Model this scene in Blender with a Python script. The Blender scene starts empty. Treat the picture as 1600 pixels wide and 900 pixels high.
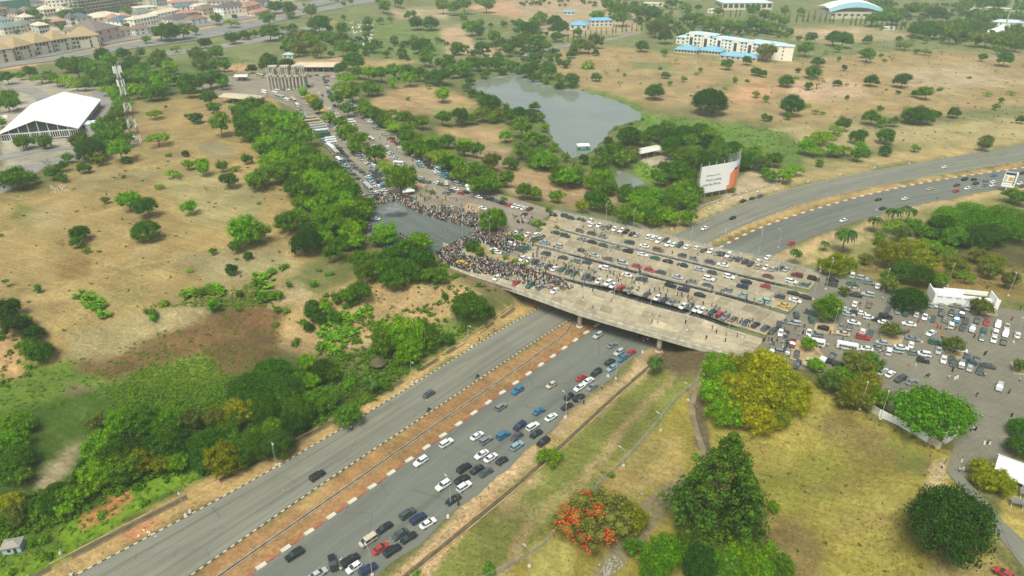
import bpy, bmesh, math, random
import numpy as np
from mathutils import Vector, Matrix, Euler
random.seed(7); RNG = np.random.default_rng(11)
SC = bpy.context.scene; COL = SC.collection
# ---------------------------------------------------------------- camera, world, sun, exposure
import time; T0 = time.time()
CAM_H = 140.0; FPX = 1067.0; PITCH = math.atan((450+140)/FPX)
cd = bpy.data.cameras.new('camera'); cam = bpy.data.objects.new('camera', cd); COL.objects.link(cam)
cam.location = (0, 0, CAM_H); cam.rotation_euler = (math.pi/2-PITCH, 0, 0)
cd.sensor_width = 36; cd.lens = 36*FPX/1600; cd.clip_start = 1; cd.clip_end = 20000
SC.camera = cam
W = bpy.data.worlds.new('World'); SC.world = W; W.use_nodes = True
wn = W.node_tree.nodes; wl = W.node_tree.links
SUN_EL = math.radians(62); SUN_AZ = math.radians(200)
sky = wn.new('ShaderNodeTexSky'); sky.sky_type = 'NISHITA'; sky.sun_disc = False
sky.sun_elevation = SUN_EL; sky.sun_rotation = SUN_AZ; sky.dust_density = 6; sky.air_density = 1.0; sky.ozone_density = 0.6
wl.new(sky.outputs[0], wn['Background'].inputs[0]); wn['Background'].inputs[1].default_value = 0.125
sd = bpy.data.lights.new('sun', 'SUN'); sd.energy = 2.6; sd.angle = math.radians(22); sd.color = (0.98, 1, 0.86)
so = bpy.data.objects.new('sun', sd); COL.objects.link(so)
sdir = Vector((math.sin(SUN_AZ)*math.cos(SUN_EL), math.cos(SUN_AZ)*math.cos(SUN_EL), math.sin(SUN_EL)))
so.rotation_euler = sdir.to_track_quat('Z', 'Y').to_euler()
SC.view_settings.view_transform = 'Standard'; SC.view_settings.look = 'None'
SC.view_settings.gamma = 1; SC.view_settings.exposure = 0.15
SC.cycles.max_bounces = 5; SC.cycles.diffuse_bounces = 3; SC.cycles.transparent_max_bounces = 4; SC.cycles.volume_bounces = 1

# ---------------------------------------------------------------- photo pixel -> place on the ground
CP, SP = math.cos(PITCH), math.sin(PITCH)
def G(px, py, z=0.0):
    dx = (px-800)/FPX; dy = -(py-450)/FPX
    d = (dx, CP+dy*SP, -SP+dy*CP); t = (z-CAM_H)/d[2]
    return (d[0]*t, d[1]*t)
def project(X, Y, Z):
    zz = Z-CAM_H; dep = Y*CP-zz*SP; up = Y*SP+zz*CP
    dep = np.where(dep < 1, 1, dep) if isinstance(dep, np.ndarray) else max(dep, 1)
    return 800+FPX*X/dep, 450-FPX*up/dep
def ppm(x, y, z=0): return FPX/max(1, y*CP-(z-CAM_H)*SP)
def poly_sd(P, X, Y):
    """signed distance to polygon, negative inside"""
    P = np.asarray(P, float); best = np.full(X.shape, 1e18); ins = np.zeros(X.shape, bool)
    for i in range(len(P)):
        ax, ay = P[i]; bx, by = P[(i+1) % len(P)]
        ex, ey = bx-ax, by-ay; L = ex*ex+ey*ey+1e-9
        t = np.clip(((X-ax)*ex+(Y-ay)*ey)/L, 0, 1)
        best = np.minimum(best, (X-ax-t*ex)**2+(Y-ay-t*ey)**2)
        c = ((ay > Y) != (by > Y)); xi = ax+(Y-ay)*ex/(ey if abs(ey) > 1e-9 else 1e-9)
        ins ^= c & (X < xi)
    d = np.sqrt(best); return np.where(ins, -d, d)
def sm(t): t = np.clip(t, 0, 1); return t*t*(3-2*t)
def spline(pts, step):
    P = [Vector((p[0], p[1], 0)) for p in pts]; out = []
    for i in range(len(P)-1):
        p0 = P[i-1] if i else P[0]*2-P[1]; p1 = P[i]; p2 = P[i+1]; p3 = P[i+2] if i+2 < len(P) else P[-1]*2-P[-2]
        n = max(1, int((p2-p1).length/step))
        for k in range(n):
            t = k/n
            q = 0.5*((2*p1)+(-p0+p2)*t+(2*p0-5*p1+4*p2-p3)*t*t+(-p0+3*p1-3*p2+p3)*t**3); out.append((q.x, q.y))
    out.append((P[-1].x, P[-1].y)); return out
def gl(pts, z=0.0): return [G(x, y, z) for x, y in pts]
def extend(p, a, b):
    p = list(p)
    if a:
        d = Vector(p[0])-Vector(p[1]); d.normalize(); q = Vector(p[0])
        for k in range(1, int(a/20)+1): p.insert(0, tuple(q+d*20*k))
    if b:
        d = Vector(p[-1])-Vector(p[-2]); d.normalize(); q = Vector(p[-1])
        for k in range(1, int(b/40)+1): p.append(tuple(q+d*40*k))
    return p
def smooth_line(P, it=2):
    for _ in range(it):
        P = [P[0]]+[((P[i-1][0]+2*P[i][0]+P[i+1][0])/4, (P[i-1][1]+2*P[i][1]+P[i+1][1])/4) for i in range(1, len(P)-1)]+[P[-1]]
    return P
# highway edges
L_OUT = extend(smooth_line(gl([(120,898),(212,850),(300,802),(400,750),(532,675),(650,597),(725,552),(800,504),(850,472),(1050,367),(1100,342),(1155,317),(1200,306),(1260,286),(1312,276),(1420,257),(1475,249),(1600,225)])), 300, 900)
L_IN = extend(smooth_line(gl([(297,900),(400,829),(525,737),(632,672),(700,627),(800,558),(850,522),(900,492),(1097,376),(1200,331),(1275,310),(1350,292),(1450,275),(1600,251)])), 300, 900)
R_IN = extend(smooth_line(gl([(410,884),(447,858),(508,814),(564,774),(619,734),(666,700),(711,667),(769,625),(821,588),(862,559),(899,532),(933,506),(1119,382),(1167,363),(1208,348),(1267,326),(1350,305),(1405,292),(1450,284),(1520,272),(1600,262)])), 300, 900)
R_OUT = extend(smooth_line(gl([(585,905),(690,828),(735,780),(800,728),(875,655),(940,602),(975,570),(1025,532),(1190,398),(1215,394),(1280,366),(1300,357),(1375,332),(1430,317),(1560,295),(1600,289)])), 300, 900)
DRAIN_R = extend(smooth_line(gl([(590,935),(700,850),(800,765),(845,727),(892,686),(940,636),(975,606),(1017,571),(1040,552)])), 200, 0)
FENCE_R = extend(smooth_line(gl([(700,920),(800,882),(855,847),(875,822),(947,745),(975,722),(1017,675),(1022,668),(1050,632),(1090,597)])), 0, 0)
WALL_L = extend(smooth_line(gl([(45,899),(220,808),(325,751),(400,722),(487,674),(555,635),(615,600),(687,557),(800,482)])), 200, 0)
MED_DRAIN = extend(gl([(400,860),(665,675),(800,582),(885,520),(893,506),(1060,398)]), 300, 0)
CORR = L_OUT+R_OUT[::-1]
# raised ground either side of the bridge
PLAT_A = [(-2500, 190)]+gl([(-200,520),(200,470),(420,430),(560,430),(692,416),(800,452)], 8)+gl([(940,352),(870,322),(770,292),(690,228),(600,158),(548,118),(530,85),(480,60)], 8)+[(-150, 1400), (-2500, 1500)]
PLAT_B = gl([(1125,564),(1200,584),(1330,620),(1400,660),(1485,706),(1478,760),(1620,900)], 8)+[(190, 90), (600, 100), (600, 260)]+gl([(1640,462),(1400,440),(1300,428),(1262,440)], 8)
LAKE = gl([(728,132),(760,122),(800,116),(832,118),(850,132),(880,138),(905,140),(940,150),(975,162),(1000,176),(1004,183),(990,190),(970,196),(955,203),(950,212),(940,222),(925,236),(905,248),(893,246),(880,236),(868,226),(860,210),(852,190),(845,175),(835,170),(800,172),(780,155),(750,143)], -1.0)
POND = gl([(965,266),(985,270),(1008,285),(1005,292),(985,296),(960,300),(950,285)], -0.6)
def hgt(X, Y):
    X = np.asarray(X, float); Y = np.asarray(Y, float)
    a = sm(1-np.maximum(poly_sd(PLAT_A, X, Y), 0)/38); b = sm(1-np.maximum(poly_sd(PLAT_B, X, Y), 0)/30)
    h = 8*np.maximum(a, b)
    h = h*sm((poly_sd(CORR, X, Y)-4)/13)
    inside = (poly_sd(PLAT_A, X, Y) < -1)
    und = 0.5*np.sin(X*.031+1)*np.cos(Y*.027)+0.25*np.sin(X*.09)*np.cos(Y*.08+2)
    flat = sm((poly_sd(CORR, X, Y)-8)/30)*sm((poly_sd(PLAZA_W, X, Y)-3)/25)*sm((poly_sd(LOT_W, X, Y)-3)/20)*sm((poly_sd(LAKE, X, Y)-4)/20)
    h = h+und*flat*0.9
    dl = poly_sd(LAKE, X, Y); h = h-2.6*sm((4-dl)/8)*(h*0+1)
    dp = poly_sd(POND, X, Y); h = h-1.6*sm((2-dp)/4)
    return h-0.12
PLAZA_PX = [(300,118),(345,120),(400,112),(455,100),(530,104),(545,125),(560,152),(600,185),(660,240),(725,287),(790,306),(868,329),(845,345),(822,385),(800,410),(800,452),(692,413),(684,378),(640,398),(575,370),(570,335),(560,300),(530,240),(490,185),(420,152),(345,150),(300,140)]
LOT_PX = [(1158,561),(1195,531),(1229,494),(1262,460),(1285,426),(1360,446),(1450,470),(1560,480),(1720,505),(1760,690),(1600,700),(1545,735),(1500,745),(1478,738),(1492,692),(1400,648),(1330,606),(1260,578)]
PLAZA_W = gl(PLAZA_PX, 8); LOT_W = gl(LOT_PX, 8)
def mkgrid(x0, x1, y0, y1, st):
    X, Y = np.meshgrid(np.arange(x0, x1, st), np.arange(y0, y1, st)); return (x0, y0, st, X.shape[1]-2, X.shape[0]-2, hgt(X.ravel(), Y.ravel()).reshape(X.shape).tolist())
GRIDS = [mkgrid(-420, 420, 70, 560, 3), mkgrid(-2400, 2400, 40, 3000, 15)]
def zat(x, y):
    for x0, y0, st, nx, ny, Hh in GRIDS:
        u = (x-x0)/st; v = (y-y0)/st
        if 0 <= u < nx and 0 <= v < ny:
            i = int(u); j = int(v); u -= i; v -= j; a = Hh[j]; b = Hh[j+1]; return (a[i]*(1-u)+a[i+1]*u)*(1-v)+(b[i]*(1-u)+b[i+1]*u)*v
    return 0.0
def GT(px, py, dz=0.0):
    z = 8.0
    for i in range(14):
        x, y = G(px, py, z+dz); z = 0.5*z+0.5*zat(x, y)
    x, y = G(px, py, z+dz); return x, y, z

# ---------------------------------------------------------------- materials
MATS = {}
def srgb(h):
    h = h.lstrip('#'); c = [int(h[i:i+2], 16)/255 for i in (0, 2, 4)]
    return tuple(x/12.92 if x <= .04045 else ((x+.055)/1.055)**2.4 for x in c)
def mat(name, col, rough=0.8, var=0.12, scale=0.6, metal=0.0, bump=0.0, coords='Object', spec=0.3):
    if name in MATS: return MATS[name]
    m = bpy.data.materials.new(name); m.use_nodes = True; n = m.node_tree.nodes; l = m.node_tree.links
    b = n['Principled BSDF']; b.inputs['Roughness'].default_value = rough; b.inputs['Metallic'].default_value = metal
    b.inputs['Specular IOR Level'].default_value = spec
    tc = n.new('ShaderNodeTexCoord'); nz = n.new('ShaderNodeTexNoise'); nz.inputs['Scale'].default_value = scale; nz.inputs['Detail'].default_value = 5
    l.new(tc.outputs[coords], nz.inputs[0])
    mp = n.new('ShaderNodeMapRange'); l.new(nz.outputs[0], mp.inputs[0])
    mp.inputs[1].default_value = .3; mp.inputs[2].default_value = .7; mp.inputs[3].default_value = 1-var; mp.inputs[4].default_value = 1+var
    mx = n.new('ShaderNodeVectorMath'); mx.operation = 'SCALE'; mx.inputs[0].default_value = col[:3]; l.new(mp.outputs[0], mx.inputs['Scale'])
    l.new(mx.outputs[0], b.inputs['Base Color'])
    if bump:
        bp = n.new('ShaderNodeBump'); bp.inputs['Strength'].default_value = bump; l.new(nz.outputs[0], bp.inputs['Height']); l.new(bp.outputs[0], b.inputs['Normal'])
    MATS[name] = m; return m
def nodes_of(name):
    m = bpy.data.materials.new(name); m.use_nodes = True; MATS[name] = m
    return m, m.node_tree.nodes, m.node_tree.links, m.node_tree.nodes['Principled BSDF']
def mk_noise(n, l, vec, scale, detail=6, rough=.6, dist=0):
    z = n.new('ShaderNodeTexNoise'); z.inputs['Scale'].default_value = scale; z.inputs['Detail'].default_value = detail
    z.inputs['Roughness'].default_value = rough; z.inputs['Distortion'].default_value = dist; l.new(vec, z.inputs[0]); return z.outputs[0]
def mk_range(n, l, v, a, b, c, d):
    r = n.new('ShaderNodeMapRange'); l.new(v, r.inputs[0])
    for i, k in enumerate((a, b, c, d)): r.inputs[i+1].default_value = k
    return r.outputs[0]
def mk_mix(n, l, f, a, b, blend='MIX'):
    x = n.new('ShaderNodeMix'); x.data_type = 'RGBA'; x.blend_type = blend
    if isinstance(f, float): x.inputs[0].default_value = f
    else: l.new(f, x.inputs[0])
    for k, v in ((6, a), (7, b)):
        if isinstance(v, tuple): x.inputs[k].default_value = (*v[:3], 1)
        else: l.new(v, x.inputs[k])
    return x.outputs[2]
def mk_scale(n, l, c, f):
    x = n.new('ShaderNodeVectorMath'); x.operation = 'SCALE'
    if isinstance(c, tuple): x.inputs[0].default_value = c[:3]
    else: l.new(c, x.inputs[0])
    if isinstance(f, float): x.inputs['Scale'].default_value = f
    else: l.new(f, x.inputs['Scale'])
    return x.outputs[0]
def mk_map(n, l, vec, rot, sc):
    x = n.new('ShaderNodeMapping'); l.new(vec, x.inputs[0]); x.inputs[2].default_value = (0, 0, rot)
    y = n.new('ShaderNodeMapping'); l.new(x.outputs[0], y.inputs[0]); y.inputs[3].default_value = sc; return y.outputs[0]
# ground
m, n, l, b = nodes_of('ground'); b.inputs['Roughness'].default_value = .95; b.inputs['Specular IOR Level'].default_value = .1
vc = n.new('ShaderNodeVertexColor'); vc.layer_name = 'Col'; geo = n.new('ShaderNodeNewGeometry'); P = geo.outputs['Position']
n1 = mk_range(n, l, mk_noise(n, l, P, .045, 8, .68, .6), .3, .7, .68, 1.32)
n2 = mk_range(n, l, mk_noise(n, l, P, .9, 8, .75), .3, .7, .6, 1.4)
n3 = mk_noise(n, l, P, .014, 6, .65, 1.0)
c = mk_scale(n, l, mk_scale(n, l, vc.outputs[0], n1), n2)
c = mk_mix(n, l, mk_range(n, l, n3, .5, .7, 0., .25), c, mk_mix(n, l, .75, c, (.10,.105,.035)))
n4 = mk_noise(n, l, P, .16, 9, .8, 1.5)
c = mk_mix(n, l, mk_range(n, l, n4, .56, .72, 0., .55), c, mk_mix(n, l, .7, c, (.33,.24,.125)))
c = mk_mix(n, l, mk_range(n, l, mk_noise(n, l, P, .35, 7, .8, .8), .60, .72, 0., .45), c, (.075,.085,.025))
st = mk_noise(n, l, mk_map(n, l, P, .45, (.02, .5, .5)), 1, 6, .7, .6)
c = mk_scale(n, l, c, mk_range(n, l, st, .3, .7, .82, 1.18))
c = mk_mix(n, l, mk_range(n, l, mk_noise(n, l, P, .011, 8, .72, 1.2), .5, .64, 0., .35), c, mk_scale(n, l, mk_mix(n, l, 1., c, (1.12, 1.0, .85), 'MULTIPLY'), 1.2))
vo = n.new('ShaderNodeTexVoronoi'); vo.feature = 'DISTANCE_TO_EDGE'; vo.inputs['Scale'].default_value = .018
nzv = n.new('ShaderNodeTexNoise'); nzv.inputs['Scale'].default_value = .03; nzv.inputs['Detail'].default_value = 5; l.new(P, nzv.inputs[0]); av = n.new('ShaderNodeVectorMath'); av.operation = 'SCALE'; av.inputs['Scale'].default_value = 60; l.new(nzv.outputs[1], av.inputs[0]); ad = n.new('ShaderNodeVectorMath'); l.new(P, ad.inputs[0]); l.new(av.outputs[0], ad.inputs[1]); l.new(ad.outputs[0], vo.inputs[0])
c = mk_mix(n, l, mk_range(n, l, vo.outputs[0], 0.0, .018, .45, 0.), c, mk_scale(n, l, c, 1.45))
l.new(c, b.inputs['Base Color'])
bp = n.new('ShaderNodeBump'); bp.inputs['Strength'].default_value = .5; bp.inputs['Distance'].default_value = .6; l.new(n2, bp.inputs['Height']); l.new(bp.outputs[0], b.inputs['Normal'])
# asphalt with long wear streaks along the road; axis angle given
def road_mat(name, col, ang, streak=.25, patch=.12, light=(.24,.23,.2), uv=False):
    m, n, l, b = nodes_of(name); b.inputs['Roughness'].default_value = .85; b.inputs['Specular IOR Level'].default_value = .25
    P = n.new('ShaderNodeTexCoord').outputs['UV'] if uv else n.new('ShaderNodeNewGeometry').outputs['Position']
    st = mk_noise(n, l, mk_map(n, l, P, ang, (.012, .33, 1)), 1, 5, .6, .3)
    st2 = mk_noise(n, l, mk_map(n, l, P, ang, (.03, 1.4, 1)), 1, 4, .6)
    pa = mk_noise(n, l, P, .05, 7, .65, .5); fi = mk_noise(n, l, P, 2.5, 6, .8)
    c = mk_scale(n, l, (col), mk_range(n, l, st, .3, .7, 1-streak, 1+streak))
    c = mk_scale(n, l, c, mk_range(n, l, st2, .3, .7, .94, 1.06))
    c = mk_scale(n, l, c, mk_range(n, l, pa, .3, .7, 1-patch, 1+patch)); c = mk_scale(n, l, c, mk_range(n, l, fi, .25, .75, .86, 1.14))
    c = mk_mix(n, l, mk_range(n, l, mk_noise(n, l, mk_map(n, l, P, ang, (.03, .12, 1)), 1, 8, .7, .8), .58, .75, 0., .35), c, light)
    vo = n.new('ShaderNodeTexVoronoi'); vo.feature = 'DISTANCE_TO_EDGE'; vo.inputs['Scale'].default_value = .085; l.new(mk_map(n, l, P, ang, (.6, 1, 1)), vo.inputs[0])
    c = mk_mix(n, l, mk_range(n, l, vo.outputs[0], 0, .012, .35, 0.), c, (.06, .06, .055))
    dk = mk_noise(n, l, mk_map(n, l, P, ang, (.006, .22, 1)), 1, 3, .5); c = mk_scale(n, l, c, mk_range(n, l, dk, .48, .68, 1., .80))
    l.new(c, b.inputs['Base Color']); return m
def direc(a, b): return math.atan2(b[1]-a[1], b[0]-a[0])
HW_ANG = direc(G(500,760), G(850,520))
road_mat('highway_asphalt', (.15,.163,.135), 0, .10, .08, (.20,.205,.165), True)
road_mat('pale_asphalt', (.19,.193,.15), 0, .20, .12, (.29,.275,.21), True)
road_mat('far_asphalt', (.26,.25,.225), 0, .1, .2, (.34,.32,.27))
road_mat('plaza_asphalt', (.25,.22,.165), .6, .12, .2, (.34,.29,.20))
road_mat('worn_tarmac', (.125,.15,.135), .9, .06, .16, (.17,.19,.17))
# tyre swirls on worn tarmac
m = MATS['worn_tarmac']; n = m.node_tree.nodes; l = m.node_tree.links; b = n['Principled BSDF']; src = b.inputs['Base Color'].links[0].from_socket
P = n.new('ShaderNodeNewGeometry').outputs['Position']; out = src
for cx, cy, s in ((700,372,.9),(620,345,1.1),(665,362,.7)):
    wx, wy = G(cx, cy, 8); mp = n.new('ShaderNodeMapping'); l.new(P, mp.inputs[0]); mp.inputs[1].default_value = (-wx, -wy, 0)
    wv = n.new('ShaderNodeTexWave'); wv.wave_type = 'RINGS'; wv.rings_direction = 'Z'; wv.inputs['Scale'].default_value = .22*s
    wv.inputs['Distortion'].default_value = 4.5; wv.inputs['Detail'].default_value = 4; wv.inputs['Detail Scale'].default_value = .4; l.new(mp.outputs[0], wv.inputs[0])
    out = mk_scale(n, l, out, mk_range(n, l, wv.outputs[1], .2, .9, .90, 1.08))
l.new(out, b.inputs['Base Color'])
# block paving of the car park
m, n, l, b = nodes_of('block_paving'); b.inputs['Roughness'].default_value = .85
P = n.new('ShaderNodeNewGeometry').outputs['Position']
br = n.new('ShaderNodeTexBrick'); l.new(mk_map(n, l, P, -direc(G(1300,450,8), G(1560,480,8)), (1,1,1)), br.inputs[0])
br.inputs['Color1'].default_value = (.195,.185,.132,1); br.inputs['Color2'].default_value = (.17,.16,.115,1); br.inputs['Mortar'].default_value = (.125,.115,.088,1)
br.inputs['Scale'].default_value = 1; br.inputs['Brick Width'].default_value = 2.4; br.inputs['Row Height'].default_value = 1.2; br.inputs['Mortar Size'].default_value = .09; br.offset = .5
c = mk_scale(n, l, br.outputs[0], mk_range(n, l, mk_noise(n, l, P, .05, 8, .7, .5), .3, .7, .82, 1.2)); c = mk_scale(n, l, c, mk_range(n, l, mk_noise(n, l, P, 1.4, 6, .7), .3, .7, .9, 1.1))
c = mk_mix(n, l, mk_range(n, l, mk_noise(n, l, P, .11, 8, .75, 1), .6, .72, 0., .3), c, (.2,.175,.12))
l.new(c, b.inputs['Base Color'])
# concrete deck: colour from the object, stains
def obj_col_mat(name, rough=.85, v1=.25, s1=.12, v2=.12, s2=1.6, spec=.3, coat=0):
    m, n, l, b = nodes_of(name); b.inputs['Roughness'].default_value = rough; b.inputs['Specular IOR Level'].default_value = spec
    if coat: b.inputs['Coat Weight'].default_value = coat; b.inputs['Coat Roughness'].default_value = .08
    oi = n.new('ShaderNodeObjectInfo'); c = oi.outputs['Color']; P = n.new('ShaderNodeNewGeometry').outputs['Position']
    if v1: c = mk_scale(n, l, c, mk_range(n, l, mk_noise(n, l, P, s1, 8, .7, .8), .3, .7, 1-v1, 1+v1))
    if v2: c = mk_scale(n, l, c, mk_range(n, l, mk_noise(n, l, P, s2, 5, .7), .3, .7, 1-v2, 1+v2))
    l.new(c, b.inputs['Base Color']); return m
obj_col_mat('deck_concrete', .9, .30, .2, .14, 1.8, .15)
obj_col_mat('car_paint', .3, 0, 1, .14, 2.2, .5, .5)
obj_col_mat('roofing', .7, .12, .2, .12, 1.5, .3)
obj_col_mat('wall_paint', .85, .08, .2, .06, 1.5, .2)
# foliage: tint from the object, every leaf a little different
def foliage(name, trans=.16):
    m, n, l, b = nodes_of(name); n.remove(b); o = n['Material Output']
    oi = n.new('ShaderNodeObjectInfo'); g = n.new('ShaderNodeNewGeometry'); r = g.outputs['Random Per Island']
    c = mk_scale(n, l, oi.outputs['Color'], mk_range(n, l, r, 0, 1, .5, 1.6))
    at = n.new('ShaderNodeAttribute'); at.attribute_name = 'clump'
    c = mk_mix(n, l, mk_range(n, l, at.outputs['Fac'], 0, 1, 0., .55), c, mk_scale(n, l, mk_mix(n, l, 1., c, (1.35,1.14,.6), 'MULTIPLY'), 1.2))
    df = n.new('ShaderNodeBsdfDiffuse'); tr = n.new('ShaderNodeBsdfTranslucent'); gs = n.new('ShaderNodeBsdfGlossy'); gs.inputs['Roughness'].default_value = .5
    l.new(c, df.inputs[0]); l.new(mk_mix(n, l, 1., c, (1.2,1.3,.5), 'MULTIPLY'), tr.inputs[0]); l.new(mk_scale(n, l, c, 1.2), gs.inputs[0])
    a = n.new('ShaderNodeMixShader'); a.inputs[0].default_value = trans; l.new(df.outputs[0], a.inputs[1]); l.new(tr.outputs[0], a.inputs[2])
    l.new(a.outputs[0], o.inputs[0]); return m
foliage('foliage'); 
m, n, l, b = nodes_of('lake_water'); b.inputs['Roughness'].default_value = .025; b.inputs['Base Color'].default_value = (.2,.25,.2,1)
b.inputs['Specular IOR Level'].default_value = 1; b.inputs['IOR'].default_value = 1.9
P = n.new('ShaderNodeNewGeometry').outputs['Position']; bp = n.new('ShaderNodeBump'); bp.inputs['Strength'].default_value = .03; bp.inputs['Distance'].default_value = .3
l.new(mk_noise(n, l, P, 1.2, 4), bp.inputs['Height']); l.new(bp.outputs[0], b.inputs['Normal'])
l.new(mk_mix(n, l, mk_range(n, l, mk_noise(n, l, P, .02, 5), .4, .65, 0., 1.), (.21,.235,.185), (.25,.275,.22)), b.inputs['Base Color'])
mat('bark', (.16,.115,.075), .95, .3, 2); mat('concrete', (.40,.37,.29), .9, .32, .5); mat('pale_concrete', (.47,.44,.35), .9, .28, .5)
mat('white_kerb', (.58,.54,.43), .8, .2, .8); mat('black_kerb', (.10,.09,.07), .8, .2, .8); mat('red_kerb', (.42,.11,.06), .8, .3, .8)
mat('pole_paint', (.42,.43,.41), .4, .06, 1); mat('rail_steel', (.33,.42,.38), .5, .15, .6, .2); mat('glass', (.035,.05,.055), .08, .05, 1, 0, 0, 'Object', .8)
mat('tyre', (.02,.02,.02), .8, .1, 1); mat('rim', (.35,.35,.35), .3, .1, 1, .7); mat('headlight', (.75,.78,.78), .15, .05, 1); mat('taillight', (.45,.02,.02), .25, .05, 1)
mat('drain_shade_dark_thatch', (.10,.085,.05), .95, .3, .5); mat('dark_window', (.05,.06,.065), .25, .1, 1); mat('white_fabric', (.84,.86,.82), .6, .03, .05)  # drain strips: channel shade put in as flat colour; same tone is the gazebo's thatch
mat('frame_white', (.75,.77,.75), .5, .05, .3); mat('skin', (.11,.06,.035), .6, .1, 5); mat('hair', (.015,.013,.012), .7, .1, 5); mat('mesh_fence', (.42,.43,.38), .7, .2, .5)
mat('red_flower', (.68,.075,.012), .7, .2, 1); mat('thatch', (.30,.20,.10), .95, .3, 1.5); mat('orange_print', (.85,.27,.13), .6, .05, .3); mat('ink', (.16,.17,.17), .7, .02, 1)
mat('board_face', (.88,.90,.88), .6, .02, .2); mat('mud', (.20,.16,.10), .95, .3, .4); mat('timber', (.42,.27,.10), .9, .25, 1.2); mat('green_net', (.05,.22,.14), .8, .2, .5)
mat('grey_concrete', (.33,.33,.29), .9, .15, .3); mat('palm_leaf_dummy', (.05,.1,.02))
PAINT = dict(white=(.80,.82,.80), silver=(.42,.46,.45), grey=(.20,.23,.22), dark=(.065,.08,.078), black=(.018,.02,.021), navy=(.02,.035,.09), blue=(.03,.16,.30), lightblue=(.22,.37,.42),
  teal=(.05,.33,.33), green=(.04,.14,.10), red=(.42,.035,.03), maroon=(.14,.02,.02), beige=(.52,.46,.33), yellow=(.62,.40,.03), brown=(.16,.10,.065), turquoise=(.25,.52,.45))
CLOTH = dict(white=(.75,.76,.74), black=(.02,.02,.022), navy=(.03,.045,.10), grey=(.2,.21,.21), red=(.38,.04,.035), blue=(.10,.2,.36), yellow=(.6,.42,.04), green=(.05,.18,.1), pink=(.6,.3,.28), cream=(.6,.54,.4), denim=(.07,.1,.16), khaki=(.28,.22,.12), orange=(.6,.22,.05), teal=(.15,.35,.35))
for k, v in CLOTH.items(): mat('cloth_'+k, v, .85, .1, 4)
for k, v in PAINT.items(): mat('paint_'+k, v, .3, .04, 1, spec=.5)

# ---------------------------------------------------------------- object helpers
REG = []      # every top-level thing: (object, label, px, py)
def link(o, parent=None):
    COL.objects.link(o)
    if parent: o.parent = parent
    return o
def me_py(name, V, F, mats, mi=None, smooth=False):
    me = bpy.data.meshes.new(name); me.from_pydata([tuple(v) for v in V], [], [tuple(f) for f in F])
    for q in mats: me.materials.append(MATS[q] if isinstance(q, str) else q)
    if mi is not None: me.polygons.foreach_set('material_index', np.asarray(mi, dtype=np.int32))
    if smooth: me.polygons.foreach_set('use_smooth', [True]*len(me.polygons))
    me.update(); return me
def ob(name, me, parent=None, loc=None, rot=None, scale=None, color=None, kind=None, label=None):
    o = bpy.data.objects.new(name, me); link(o, parent)
    if loc is not None: o.location = loc
    if rot is not None: o.rotation_euler = (0, 0, rot) if isinstance(rot, (int, float)) else rot
    if scale is not None: o.scale = (scale,)*3 if isinstance(scale, (int, float)) else scale
    if color is not None: o.color = (*color[:3], 1)
    if kind: o['kind'] = kind
    if label: o['label'] = label
    return o
def thing(o, label, cat, group=None):
    o['label'] = label; o['category'] = cat
    if group: o['group'] = group
    bpy_loc = o.location; px, py = project(bpy_loc.x, bpy_loc.y, bpy_loc.z); REG.append([o, label, px, py]); return o
def empty(name, loc, rot=0):
    o = bpy.data.objects.new(name, None); o.empty_display_size = .5; link(o); o.location = loc; o.rotation_euler = (0, 0, rot); return o
class MB:
    def __init__(s): s.V = []; s.F = []; s.M = []
    def add(s, V, F, m=0):
        k = len(s.V); s.V += [tuple(v) for v in V]; s.F += [tuple(i+k for i in f) for f in F]; s.M += [m]*len(F) if isinstance(m, int) else list(m)
    def box(s, x0, x1, y0, y1, z0, z1, m=0, T=None):
        V = [(x, y, z) for z in (z0, z1) for x, y in ((x0, y0), (x1, y0), (x1, y1), (x0, y1))]
        if T: V = [T(v) for v in V]
        s.add(V, [(3,2,1,0),(4,5,6,7),(0,1,5,4),(1,2,6,5),(2,3,7,6),(3,0,4,7)], m)
    def beam(s, a, b, w, m=0, n=4):
        a = Vector(a); b = Vector(b); d = b-a
        if d.length < 1e-6: return
        q = d.to_track_quat('Z', 'Y'); R = []
        for p in (a, b):
            for i in range(n):
                t = 2*math.pi*(i+.5)/n; R.append(p+q @ Vector((math.cos(t)*w/2, math.sin(t)*w/2, 0)))
        s.add(R, [(i, (i+1) % n, n+(i+1) % n, n+i) for i in range(n)]+[tuple(range(n))[::-1], tuple(range(n, 2*n))], m)
    def cone(s, x, y, z0, z1, r0, r1, n=8, m=0, cap=True):
        V = [(x+r*math.cos(2*math.pi*i/n), y+r*math.sin(2*math.pi*i/n), z) for z, r in ((z0, r0), (z1, r1)) for i in range(n)]
        F = [(i, (i+1) % n, n+(i+1) % n, n+i) for i in range(n)]
        if cap: F += [tuple(range(n))[::-1], tuple(range(n, 2*n))]
        s.add(V, F, m)
    def me(s, name, mats, smooth=False): return me_py(name, s.V, s.F, mats, s.M, smooth)
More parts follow.
